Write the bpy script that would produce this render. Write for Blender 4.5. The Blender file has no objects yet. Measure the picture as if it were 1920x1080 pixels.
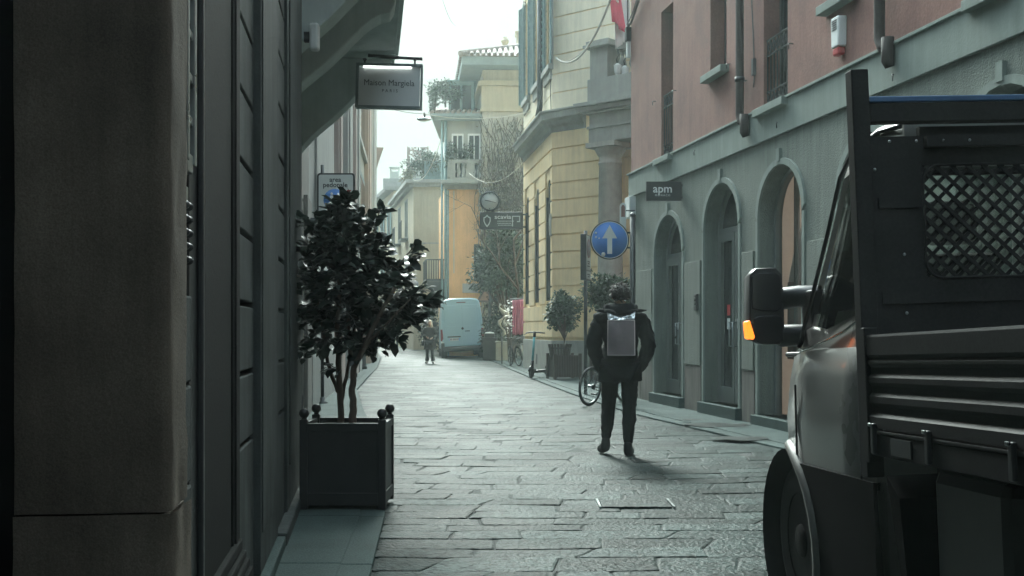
import bpy, bmesh, math, random
from math import sin, cos, pi, radians, sqrt, atan2
from mathutils import Vector, Matrix, noise as mnoise

S = bpy.context.scene
COL = S.collection
rnd = random.Random(7)

# ------------------------------------------------------------------ camera
F = 2133.33          # focal length in photo pixels (40 mm on a 36 mm sensor)
HZ = 617.0           # horizon row
H = 1.30             # eye height
cam_d = bpy.data.cameras.new('camera')
cam = bpy.data.objects.new('camera', cam_d)
COL.objects.link(cam)
cam.location = (0, 0, H)
cam.rotation_euler = (radians(90), 0, 0)
cam_d.lens = 40.0
cam_d.sensor_width = 36.0
cam_d.shift_y = (HZ - 540.0) / 1920.0
cam_d.clip_start = 0.05
cam_d.clip_end = 1000
S.camera = cam

# ------------------------------------------------------------------ sky, sun, exposure
SUN_AZ = -0.19       # the sun stands over the far end of the street, a little to the left
SUN_EL = radians(36)
world = bpy.data.worlds.new('World')
S.world = world
world.use_nodes = True
wn, wl = world.node_tree.nodes, world.node_tree.links
wn.clear()
w_out = wn.new('ShaderNodeOutputWorld')
w_bg = wn.new('ShaderNodeBackground')
w_sky = wn.new('ShaderNodeTexSky')
w_sky.sky_type = 'NISHITA'
w_sky.sun_disc = False
w_sky.sun_elevation = SUN_EL
w_sky.sun_rotation = atan2(SUN_AZ, 1.0)
w_sky.dust_density = 6.0
w_sky.air_density = 1.0
w_sky.ozone_density = 1.0
w_hsv = wn.new('ShaderNodeHueSaturation')
w_hsv.inputs['Saturation'].default_value = 0.35
w_mul = wn.new('ShaderNodeMix')
w_mul.data_type = 'RGBA'
w_mul.blend_type = 'MULTIPLY'
w_mul.inputs['Factor'].default_value = 1.0
w_mul.inputs['B'].default_value = (0.84, 1.0, 0.99, 1)
w_bg.inputs['Strength'].default_value = 0.14
wl.new(w_sky.outputs['Color'], w_hsv.inputs['Color'])
wl.new(w_hsv.outputs['Color'], w_mul.inputs['A'])
# thin bright overcast: the veil is brighter overhead than low over the roofs
w_tc = wn.new('ShaderNodeTexCoord'); w_sep = wn.new('ShaderNodeSeparateXYZ'); w_rmp = wn.new('ShaderNodeMapRange')
w_rmp.inputs['From Min'].default_value = 0.30; w_rmp.inputs['From Max'].default_value = 0.85
w_rmp.inputs['To Min'].default_value = 0.070; w_rmp.inputs['To Max'].default_value = 2.7
w_scl = wn.new('ShaderNodeMix'); w_scl.data_type = 'RGBA'; w_scl.blend_type = 'MULTIPLY'; w_scl.inputs['Factor'].default_value = 1.0
wl.new(w_tc.outputs['Generated'], w_sep.inputs['Vector']); wl.new(w_sep.outputs['Z'], w_rmp.inputs['Value'])
wl.new(w_mul.outputs['Result'], w_scl.inputs['A']); wl.new(w_rmp.outputs['Result'], w_scl.inputs['B'])
wl.new(w_scl.outputs['Result'], w_bg.inputs['Color'])
wl.new(w_bg.outputs['Background'], w_out.inputs['Surface'])

sun_d = bpy.data.lights.new('sun', 'SUN')
sun = bpy.data.objects.new('sun', sun_d)
COL.objects.link(sun)
sun_d.energy = 1.1
sun_d.angle = radians(16)
sun_d.color = (0.92, 1.0, 0.96)
_to_sun = Vector((SUN_AZ * cos(SUN_EL), cos(SUN_EL), sin(SUN_EL))).normalized()
sun.rotation_euler = _to_sun.to_track_quat('Z', 'Y').to_euler()
sun.location = _to_sun * 60

S.view_settings.view_transform = 'Standard'
S.view_settings.look = 'None'
S.view_settings.exposure = 1.9
S.view_settings.gamma = 1.0
S.view_settings.use_curve_mapping = False
S.render.engine = 'CYCLES'
S.cycles.use_denoising = True
S.cycles.max_bounces = 8
S.cycles.diffuse_bounces = 4
S.cycles.volume_bounces = 1
S.cycles.transparent_max_bounces = 8
S.cycles.use_adaptive_sampling = True

# ------------------------------------------------------------------ point helpers
def P(px, py, d):
    """point that the photo shows at pixel (px, py), d metres away"""
    return Vector(((px - 960.0) / F * d, d, H + (HZ - py) / F * d))

def ground_z(y):
    return max(0.0, (y - 58.0)) * 0.0105

class Wall:
    """vertical plane: origin, direction u along it, normal n towards the street"""
    def __init__(s, ox, oy, dx, dy, flip=False):
        l = sqrt(dx * dx + dy * dy)
        s.o = Vector((ox, oy, 0)); s.u = Vector((dx / l, dy / l, 0))
        s.n = Vector((-s.u.y, s.u.x, 0))
        if flip: s.n = -s.n
        s.m = Matrix(((s.u.x, s.n.x, 0, ox), (s.u.y, s.n.y, 0, oy), (0, 0, 1, 0), (0, 0, 0, 1)))
    def u_at(s, px, off=0.0):
        k = (px - 960.0) / F
        ox, oy = s.o.x + s.n.x * off, s.o.y + s.n.y * off
        return (k * oy - ox) / (s.u.x - k * s.u.y)
    def pt(s, u, n, z):
        return s.o + s.u * u + s.n * n + Vector((0, 0, z))
    def z_at(s, u, py, off=0.0):
        y = s.pt(u, off, 0).y
        return H + (HZ - py) / F * y

# ------------------------------------------------------------------ mesh builder
class MB:
    def __init__(s, m=None):
        s.v = []; s.f = []; s.sm = []; s.m = m or Matrix.Identity(4); s.uv = None
    def add(s, vs, fs, smooth=False):
        b = len(s.v)
        for p in vs: s.v.append(s.m @ Vector(p))
        for f in fs:
            s.f.append([b + i for i in f]); s.sm.append(smooth)
        return s
    def box(s, x0, x1, y0, y1, z0, z1):
        vs = [(x, y, z) for z in (z0, z1) for y in (y0, y1) for x in (x0, x1)]
        return s.add(vs, [(0, 2, 3, 1), (4, 5, 7, 6), (0, 1, 5, 4), (2, 6, 7, 3), (0, 4, 6, 2), (1, 3, 7, 5)])
    def cbox(s, c, size, rot=None):
        c = Vector(c); hx, hy, hz = size[0] / 2, size[1] / 2, size[2] / 2
        vs = []
        for z in (-hz, hz):
            for y in (-hy, hy):
                for x in (-hx, hx):
                    p = Vector((x, y, z))
                    if rot is not None: p = rot @ p
                    vs.append(c + p)
        return s.add(vs, [(0, 2, 3, 1), (4, 5, 7, 6), (0, 1, 5, 4), (2, 6, 7, 3), (0, 4, 6, 2), (1, 3, 7, 5)])
    def beam(s, a, b, w, h=None, up=(0, 0, 1)):
        a, b = Vector(a), Vector(b); h = h or w
        t = (b - a).normalized(); up = Vector(up)
        if abs(t.dot(up)) > 0.98: up = Vector((0, 1, 0))
        r = t.cross(up).normalized(); q = r.cross(t)
        vs = []
        for p in (a, b):
            for (i, j) in ((-1, -1), (1, -1), (1, 1), (-1, 1)):
                vs.append(p + r * (i * w / 2) + q * (j * h / 2))
        return s.add(vs, [(0, 1, 2, 3), (7, 6, 5, 4), (0, 4, 5, 1), (1, 5, 6, 2), (2, 6, 7, 3), (3, 7, 4, 0)])
    def tube(s, pts, r, seg=8, caps=True, closed=False):
        pts = [Vector(p) for p in pts]; n = len(pts)
        rs = r if isinstance(r, (list, tuple)) else [r] * n
        prev = None; vs = []
        for i in range(n):
            if closed: t = (pts[(i + 1) % n] - pts[i - 1])
            elif i == 0: t = pts[1] - pts[0]
            elif i == n - 1: t = pts[-1] - pts[-2]
            else: t = pts[i + 1] - pts[i - 1]
            if t.length < 1e-9: t = Vector((0, 0, 1))
            t.normalize()
            if prev is None:
                a = Vector((0, 0, 1)) if abs(t.z) < 0.9 else Vector((1, 0, 0))
                x = t.cross(a).normalized()
            else:
                x = prev - t * prev.dot(t)
                x = x.normalized() if x.length > 1e-6 else t.orthogonal().normalized()
            prev = x; y = t.cross(x)
            for k in range(seg):
                a = 2 * pi * k / seg
                vs.append(pts[i] + (x * cos(a) + y * sin(a)) * rs[i])
        fs = []
        for i in range(n if closed else n - 1):
            j = (i + 1) % n
            for k in range(seg):
                l = (k + 1) % seg
                fs.append((i * seg + k, i * seg + l, j * seg + l, j * seg + k))
        s.add(vs, fs, True)
        if caps and not closed:
            b = len(s.v) - n * seg
            s.f.append([b + k for k in range(seg)][::-1]); s.sm.append(False)
            s.f.append([b + (n - 1) * seg + k for k in range(seg)]); s.sm.append(False)
        return s
    def lathe(s, c, prof, seg=20, axis='Z', smooth=True, ang=2 * pi, caps=True):
        """prof: (radius, height) pairs round an axis through c"""
        c = Vector(c); vs = []
        for (r, h) in prof:
            for k in range(seg):
                a = ang * k / seg
                p = (r * cos(a), r * sin(a), h)
                if axis == 'X': p = (h, r * cos(a), r * sin(a))
                if axis == 'Y': p = (r * cos(a), h, r * sin(a))
                vs.append(c + Vector(p))
        fs = []
        for i in range(len(prof) - 1):
            for k in range(seg):
                l = (k + 1) % seg
                fs.append((i * seg + k, i * seg + l, (i + 1) * seg + l, (i + 1) * seg + k))
        s.add(vs, fs, smooth)
        if not caps: return s
        b = len(s.v) - len(vs)
        if prof[0][0] > 1e-5: s.f.append([b + k for k in range(seg)][::-1]); s.sm.append(False)
        if prof[-1][0] > 1e-5: s.f.append([b + (len(prof) - 1) * seg + k for k in range(seg)]); s.sm.append(False)
        return s
    def prism(s, poly, fn0, fn1, smooth=False):
        """poly of 2-D points; fn0 / fn1 lift a 2-D point to the front / the back"""
        n = len(poly)
        vs = [fn0(*p) for p in poly] + [fn1(*p) for p in poly]
        s.add(vs, [])
        b = len(s.v) - 2 * n
        s.f.append([b + i for i in range(n)]); s.sm.append(False)
        s.f.append([b + n + i for i in range(n)][::-1]); s.sm.append(False)
        for i in range(n):
            j = (i + 1) % n
            s.f.append([b + i, b + j, b + n + j, b + n + i]); s.sm.append(smooth)
        return s
    def ball(s, c, r, seg=14, rings=9, sc=(1, 1, 1), fn=None):
        c = Vector(c); vs = []; fs = []
        for i in range(rings + 1):
            th = pi * i / rings
            for k in range(seg):
                a = 2 * pi * k / seg
                p = Vector((sin(th) * cos(a), sin(th) * sin(a), cos(th)))
                if fn: p = fn(p)
                vs.append(c + Vector((p.x * sc[0] * r, p.y * sc[1] * r, p.z * sc[2] * r)))
        for i in range(rings):
            for k in range(seg):
                l = (k + 1) % seg
                fs.append((i * seg + k, i * seg + l, (i + 1) * seg + l, (i + 1) * seg + k))
        return s.add(vs, fs, True)
    def build(s, name, mat, parent=None, bevel=0.0, root=None, clean=True, seg=2):
        me = bpy.data.meshes.new(name)
        off = Vector((0, 0, 0))
        p = parent
        while p is not None:
            off += p.location; p = p.parent
        vs = s.v if off.length == 0 else [v - off for v in s.v]
        me.from_pydata(vs, [], s.f)
        me.polygons.foreach_set('use_smooth', s.sm)
        if clean:
            bm = bmesh.new(); bm.from_mesh(me)
            bmesh.ops.remove_doubles(bm, verts=bm.verts, dist=1e-5)
            bmesh.ops.recalc_face_normals(bm, faces=bm.faces)
            bm.to_mesh(me); bm.free()
        me.update()
        o = bpy.data.objects.new(name, me)
        COL.objects.link(o)
        if mat is not None: me.materials.append(mat)
        if parent is not None: o.parent = parent
        if bevel > 0:
            b = o.modifiers.new('bevel', 'BEVEL'); b.width = bevel; b.segments = seg
            b.limit_method = 'ANGLE'; b.angle_limit = radians(40); b.harden_normals = False
        return o

def tag(o, label, cat, group=None, kind=None):
    o['label'] = label
    if cat: o['category'] = cat
    if group: o['group'] = group
    if kind: o['kind'] = kind
    return o

def thing(name, label, cat, loc=(0, 0, 0), group=None):
    o = bpy.data.objects.new(name, None)
    o.empty_display_size = 0.2
    COL.objects.link(o)
    o.location = loc
    return tag(o, label, cat, group)

def setting(o, kind='structure'):
    o['kind'] = kind
    return o

def dup(o, parent=None):
    c = o.copy(); COL.objects.link(c)
    if parent is not None: c.parent = parent
    for ch in [x for x in bpy.data.objects if x.parent == o]:
        dup(ch, c)
    return c

def lettering(text, size, m, mat, parent, name='lettering', depth=0.002, align='CENTER', bold=0.0, space=1.0, sx=1.0):
    cu = bpy.data.curves.new('text', 'FONT')
    cu.body = text; cu.size = size; cu.align_x = align; cu.align_y = 'CENTER'
    cu.extrude = depth; cu.offset = bold; cu.space_character = space; cu.resolution_u = 3
    to = bpy.data.objects.new('text', cu); COL.objects.link(to)
    dg = bpy.context.evaluated_depsgraph_get()
    me = bpy.data.meshes.new_from_object(to.evaluated_get(dg))
    vs = [Vector((v.co.x * sx, v.co.y, v.co.z)) for v in me.vertices]
    fs = [list(p.vertices) for p in me.polygons]
    bpy.data.objects.remove(to); bpy.data.curves.remove(cu); bpy.data.meshes.remove(me)
    b = MB(m); b.add(vs, fs)
    return b.build(name, mat, parent, clean=False)

def face_frame(o, x, z):
    """text frame: o is the centre, x the reading direction, z up"""
    x = Vector(x).normalized(); z = Vector(z).normalized(); n = x.cross(z)
    return Matrix(((x.x, z.x, n.x, o[0]), (x.y, z.y, n.y, o[1]), (x.z, z.z, n.z, o[2]), (0, 0, 0, 1)))

# ------------------------------------------------------------------ materials
def mat(name, col, rough=0.6, metal=0.0, var=0.15, scale=6.0, bump=0.0, bscale=40.0, stretch=(1, 1, 1),
        spec=0.5, coat=0.0, col2=None, detail=4.0, streak=0.0, fine=0.0, fscale=150.0, trans=0.0):
    m = bpy.data.materials.new(name); m.use_nodes = True
    n, l = m.node_tree.nodes, m.node_tree.links
    b = n['Principled BSDF']
    b.inputs['Roughness'].default_value = rough
    b.inputs['Metallic'].default_value = metal
    b.inputs['Specular IOR Level'].default_value = spec
    b.inputs['Coat Weight'].default_value = coat
    b.inputs['Coat Roughness'].default_value = 0.06
    tc = n.new('ShaderNodeTexCoord')
    mp = n.new('ShaderNodeMapping'); mp.inputs['Scale'].default_value = stretch
    l.new(tc.outputs['Object'], mp.inputs['Vector'])
    nz = n.new('ShaderNodeTexNoise'); nz.inputs['Scale'].default_value = scale; nz.inputs['Detail'].default_value = detail
    nz.inputs['Roughness'].default_value = 0.6
    l.new(mp.outputs['Vector'], nz.inputs['Vector'])
    rp = n.new('ShaderNodeValToRGB')
    c = Vector(col)
    c2 = Vector(col2) if col2 else c * (1 + var)
    c1 = c * (1 - var) if not col2 else c
    rp.color_ramp.elements[0].position = 0.3; rp.color_ramp.elements[1].position = 0.7
    rp.color_ramp.elements[0].color = (*c1, 1); rp.color_ramp.elements[1].color = (*c2, 1)
    l.new(nz.outputs['Fac'], rp.inputs['Fac'])
    out = rp.outputs['Color']
    if fine > 0:
        n2 = n.new('ShaderNodeTexNoise'); n2.inputs['Scale'].default_value = fscale; n2.inputs['Detail'].default_value = 2
        l.new(tc.outputs['Object'], n2.inputs['Vector'])
        r2 = n.new('ShaderNodeMapRange'); r2.inputs['From Min'].default_value = 0.3; r2.inputs['From Max'].default_value = 0.7
        r2.inputs['To Min'].default_value = 1 - fine; r2.inputs['To Max'].default_value = 1 + fine
        l.new(n2.outputs['Fac'], r2.inputs['Value'])
        mx = n.new('ShaderNodeMix'); mx.data_type = 'RGBA'; mx.blend_type = 'MULTIPLY'; mx.inputs['Factor'].default_value = 1
        l.new(out, mx.inputs['A']); l.new(r2.outputs['Result'], mx.inputs['B']); out = mx.outputs['Result']
    if streak > 0:
        mp2 = n.new('ShaderNodeMapping'); mp2.inputs['Scale'].default_value = (5.0, 5.0, 0.45)
        l.new(tc.outputs['Object'], mp2.inputs['Vector'])
        n3 = n.new('ShaderNodeTexNoise'); n3.inputs['Scale'].default_value = 1.6; n3.inputs['Detail'].default_value = 6
        n3.inputs['Roughness'].default_value = 0.7
        l.new(mp2.outputs['Vector'], n3.inputs['Vector'])
        r3 = n.new('ShaderNodeMapRange'); r3.inputs['From Min'].default_value = 0.35; r3.inputs['From Max'].default_value = 0.68
        r3.inputs['To Min'].default_value = 1 - streak; r3.inputs['To Max'].default_value = 1 + streak * 0.4
        l.new(n3.outputs['Fac'], r3.inputs['Value'])
        mx = n.new('ShaderNodeMix'); mx.data_type = 'RGBA'; mx.blend_type = 'MULTIPLY'; mx.inputs['Factor'].default_value = 1
        l.new(out, mx.inputs['A']); l.new(r3.outputs['Result'], mx.inputs['B']); out = mx.outputs['Result']
    l.new(out, b.inputs['Base Color'])
    if rough > 0.15:
        rr = n.new('ShaderNodeMapRange'); rr.inputs['To Min'].default_value = max(0.02, rough - 0.1); rr.inputs['To Max'].default_value = min(1, rough + 0.1)
        l.new(nz.outputs['Fac'], rr.inputs['Value']); l.new(rr.outputs['Result'], b.inputs['Roughness'])
    if bump > 0:
        nb = n.new('ShaderNodeTexNoise'); nb.inputs['Scale'].default_value = bscale; nb.inputs['Detail'].default_value = 3
        l.new(mp.outputs['Vector'], nb.inputs['Vector'])
        bp = n.new('ShaderNodeBump'); bp.inputs['Strength'].default_value = bump; bp.inputs['Distance'].default_value = 0.02
        l.new(nb.outputs['Fac'], bp.inputs['Height']); l.new(bp.outputs['Normal'], b.inputs['Normal'])
    if trans > 0:
        b.inputs['Transmission Weight'].default_value = trans
    return m

def glass_mat(name, tint=(0.02, 0.025, 0.025), rough=0.04):
    m = bpy.data.materials.new(name); m.use_nodes = True
    n, l = m.node_tree.nodes, m.node_tree.links
    b = n['Principled BSDF']
    b.inputs['Base Color'].default_value = (*tint, 1); b.inputs['Roughness'].default_value = rough
    b.inputs['Specular IOR Level'].default_value = 0.8
    tc = n.new('ShaderNodeTexCoord'); nz = n.new('ShaderNodeTexNoise'); nz.inputs['Scale'].default_value = 1.3
    l.new(tc.outputs['Object'], nz.inputs['Vector'])
    bp = n.new('ShaderNodeBump'); bp.inputs['Strength'].default_value = 0.04; bp.inputs['Distance'].default_value = 0.05
    l.new(nz.outputs['Fac'], bp.inputs['Height']); l.new(bp.outputs['Normal'], b.inputs['Normal'])
    return m

def clear_glass(name, tint=(0.9, 0.95, 0.95), alpha=0.25):
    """thin pane: mostly see-through, with a mirror-like skin"""
    m = bpy.data.materials.new(name); m.use_nodes = True
    n, l = m.node_tree.nodes, m.node_tree.links
    n.clear()
    o = n.new('ShaderNodeOutputMaterial'); t = n.new('ShaderNodeBsdfTransparent'); g = n.new('ShaderNodeBsdfGlossy')
    t.inputs['Color'].default_value = (*tint, 1); g.inputs['Roughness'].default_value = 0.02
    fr = n.new('ShaderNodeFresnel'); fr.inputs['IOR'].default_value = 1.5
    ad = n.new('ShaderNodeMath'); ad.operation = 'ADD'; ad.inputs[1].default_value = alpha * 0.3; ad.use_clamp = True
    mx = n.new('ShaderNodeMixShader')
    l.new(fr.outputs['Fac'], ad.inputs[0]); l.new(ad.outputs['Value'], mx.inputs['Fac'])
    l.new(t.outputs['BSDF'], mx.inputs[1]); l.new(g.outputs['BSDF'], mx.inputs[2]); l.new(mx.outputs['Shader'], o.inputs['Surface'])
    return m

def lit(m, col, strength):
    b = m.node_tree.nodes['Principled BSDF']; b.inputs['Emission Color'].default_value = (*col, 1); b.inputs['Emission Strength'].default_value = strength
    return m

def glow_mat(name, col, strength):
    m = bpy.data.materials.new(name); m.use_nodes = True
    b = m.node_tree.nodes['Principled BSDF']
    b.inputs['Base Color'].default_value = (*col, 1)
    b.inputs['Emission Color'].default_value = (*col, 1); b.inputs['Emission Strength'].default_value = strength
    return m

def leaf_mat(name, col, rough=0.35, var=0.4, spec=0.6, trans=0.15):
    m = bpy.data.materials.new(name); m.use_nodes = True
    n, l = m.node_tree.nodes, m.node_tree.links
    b = n['Principled BSDF']; b.inputs['Roughness'].default_value = rough; b.inputs['Specular IOR Level'].default_value = spec
    g = n.new('ShaderNodeNewGeometry'); rp = n.new('ShaderNodeValToRGB')
    c = Vector(col)
    rp.color_ramp.elements[0].color = (*(c * (1 - var)), 1); rp.color_ramp.elements[1].color = (*(c * (1 + var * 1.4)), 1)
    l.new(g.outputs['Random Per Island'], rp.inputs['Fac']); l.new(rp.outputs['Color'], b.inputs['Base Color'])
    tr = n.new('ShaderNodeBsdfTranslucent'); mx = n.new('ShaderNodeMixShader'); mx.inputs['Fac'].default_value = trans
    l.new(rp.outputs['Color'], tr.inputs['Color'])
    o = n['Material Output']
    l.new(b.outputs['BSDF'], mx.inputs[1]); l.new(tr.outputs['BSDF'], mx.inputs[2]); l.new(mx.outputs['Shader'], o.inputs['Surface'])
    return m

M = {}
M['stone_dark'] = mat('dark_granite', (0.100, 0.084, 0.066), 0.85, spec=0.2, var=0.3, scale=2.5, bump=0.15, bscale=90, fine=0.22, fscale=220, streak=0.25)
M['stone_trim'] = mat('dark_stone_trim', (0.055, 0.064, 0.062), 0.85, spec=0.15, var=0.28, scale=3, bump=0.14, bscale=60, fine=0.14, fscale=200, streak=0.35, detail=8)
M['pitch'] = mat('pitch_black_recess', (0.006, 0.006, 0.006), 0.9, spec=0.05, var=0.1)  # near black all over, for recess walls and side door
M['stone_trim_dark'] = mat('unhazed_stone_trim', (0.010, 0.0115, 0.0112), 0.9, spec=0.1, var=0.15, scale=3, bump=0.1, bscale=60)  # same trim darkened nearby, so the farther trim reads as hazed
M['black_paint'] = mat('black_painted_metal', (0.018, 0.020, 0.021), 0.45, var=0.25, scale=5)
M['grey_metal'] = mat('grey_metal', (0.30, 0.33, 0.33), 0.3, metal=0.9, var=0.2, scale=9)
M['dark_metal'] = mat('dark_metal', (0.045, 0.048, 0.05), 0.45, metal=0.4, var=0.25, scale=7)
M['brown_metal'] = mat('brown_painted_pipe', (0.040, 0.034, 0.031), 0.75, spec=0.2, var=0.25, scale=4, streak=0.3)
M['pink'] = mat('pink_plaster', (0.225, 0.116, 0.094), 0.9, var=0.22, scale=1.2, bump=0.15, bscale=26, streak=0.13, fine=0.10, fscale=40, detail=9)
M['sage'] = mat('grey_green_render', (0.150, 0.174, 0.150), 0.9, var=0.10, scale=1.5, bump=0.55, bscale=55, streak=0.22, fine=0.12, fscale=90, detail=9)
M['sage_trim'] = mat('grey_green_trim', (0.195, 0.232, 0.206), 0.85, var=0.10, scale=2.5, bump=0.12, bscale=40, streak=0.14)
M['dado'] = mat('weathered_stone_dado', (0.15, 0.14, 0.125), 0.75, var=0.3, scale=3, bump=0.2, bscale=50, streak=0.35, stretch=(1, 1, 0.4))
M['yellow'] = mat('ochre_render', (0.84, 0.66, 0.385), 0.88, var=0.09, scale=1.5, bump=0.10, bscale=50, streak=0.12, fine=0.05)
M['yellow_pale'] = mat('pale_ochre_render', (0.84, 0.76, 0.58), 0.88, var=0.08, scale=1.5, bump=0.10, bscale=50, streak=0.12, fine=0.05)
M['cornice'] = mat('grey_cornice_stone', (0.30, 0.31, 0.28), 0.8, var=0.12, scale=3, bump=0.08, bscale=40, streak=0.12)
M['column'] = mat('column_stone', (0.36, 0.35, 0.31), 0.8, var=0.14, scale=5, bump=0.15, bscale=60, fine=0.10, streak=0.10)
M['shutter'] = mat('blue_green_shutter', (0.17, 0.26, 0.26), 0.6, var=0.15, scale=6)
M['beige'] = mat('beige_render', (0.47, 0.44, 0.36), 0.9, var=0.10, scale=1.0, bump=0.10, bscale=20, streak=0.16)
M['orange'] = mat('orange_render', (0.74, 0.43, 0.20), 0.9, var=0.10, scale=1.0, bump=0.10, bscale=20, streak=0.14)
M['cream'] = mat('cream_render', (0.50, 0.44, 0.31), 0.9, var=0.08, scale=0.8, streak=0.12)
M['pale'] = mat('pale_grey_render', (0.34, 0.345, 0.32), 0.85, var=0.10, scale=1.0, streak=0.14)
M['bluegrey'] = mat('blue_grey_panel', (0.17, 0.22, 0.235), 0.6, var=0.10, scale=1.0)
M['pinkish'] = mat('pinkish_stone_pilaster', (0.36, 0.30, 0.27), 0.8, var=0.10, scale=1.5, streak=0.12)
M['tile'] = mat('terracotta_tile', (0.26, 0.22, 0.19), 0.85, var=0.35, scale=9, bump=0.2, bscale=40)
M['slate'] = mat('grey_roof', (0.17, 0.17, 0.165), 0.8, var=0.2, scale=3)
M['window_dark'] = glass_mat('dark_window_glass')
M['door_grey'] = mat('grey_green_door_paint', (0.12, 0.135, 0.125), 0.5, var=0.12, scale=4)
M['wood_dark'] = mat('dark_stained_wood', (0.055, 0.045, 0.038), 0.55, var=0.3, scale=5, stretch=(6, 6, 0.6))
M['white_paint'] = mat('white_paint', (0.72, 0.74, 0.72), 0.45, var=0.05, scale=4)
M['off_white'] = mat('off_white_enamel', (0.55, 0.58, 0.56), 0.4, var=0.08, scale=5)
M['rope'] = mat('pale_rope', (0.55, 0.52, 0.45), 0.8, var=0.15, scale=30)
M['wire'] = mat('grey_wire', (0.10, 0.10, 0.10), 0.6)
M['soil'] = mat('soil', (0.035, 0.027, 0.02), 0.95, var=0.4, scale=20, bump=0.6, bscale=60)
M['bark'] = mat('bark', (0.075, 0.058, 0.045), 0.85, var=0.35, scale=14, bump=0.5, bscale=60, stretch=(1, 1, 0.3))
M['leaf_near'] = leaf_mat('glossy_dark_leaf', (0.017, 0.028, 0.022), 0.34, 0.7, spec=0.4)
M['leaf_green'] = leaf_mat('green_leaf', (0.045, 0.070, 0.043), 0.5, 0.6, spec=0.25)
M['leaf_dark'] = leaf_mat('dark_shrub_leaf', (0.020, 0.030, 0.022), 0.55, 0.6, spec=0.12)
M['leaf_far'] = leaf_mat('grey_green_leaf', (0.050, 0.072, 0.050), 0.55, 0.6, spec=0.2)
M['leaf_brown'] = leaf_mat('dry_vine_leaf', (0.14, 0.125, 0.08), 0.6, 0.4)
M['rim_dark'] = mat('arch_shade_rim', (0.016, 0.017, 0.017), 0.7, spec=0.2)  # rim colour taken near black for the darkness inside the wheel arch
M['rubber'] = mat('black_rubber', (0.016, 0.016, 0.017), 0.75, var=0.3, scale=14)
M['eave'] = mat('blue_grey_eave', (0.24, 0.29, 0.28), 0.7, var=0.12, scale=3)
M['amber'] = glow_mat('lit_amber_lamp', (1.0, 0.21, 0.02), 0.6)
M['plastic_black'] = mat('black_plastic', (0.022, 0.023, 0.024), 0.42, var=0.2, scale=10, bump=0.06, bscale=300)
M['red'] = mat('red_enamel', (0.42, 0.035, 0.04), 0.45, var=0.1)
M['blue'] = mat('blue_enamel', (0.08, 0.23, 0.60), 0.5, spec=0.3, var=0.12, scale=4)
M['red_faded'] = mat('faded_red_film', (0.13, 0.07, 0.075), 0.5, var=0.1)
M['blue_faded'] = mat('faded_blue_film', (0.09, 0.12, 0.14), 0.5, var=0.1)
M['teal_paint'] = mat('turquoise_paint', (0.12, 0.40, 0.42), 0.4, var=0.1)
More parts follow.
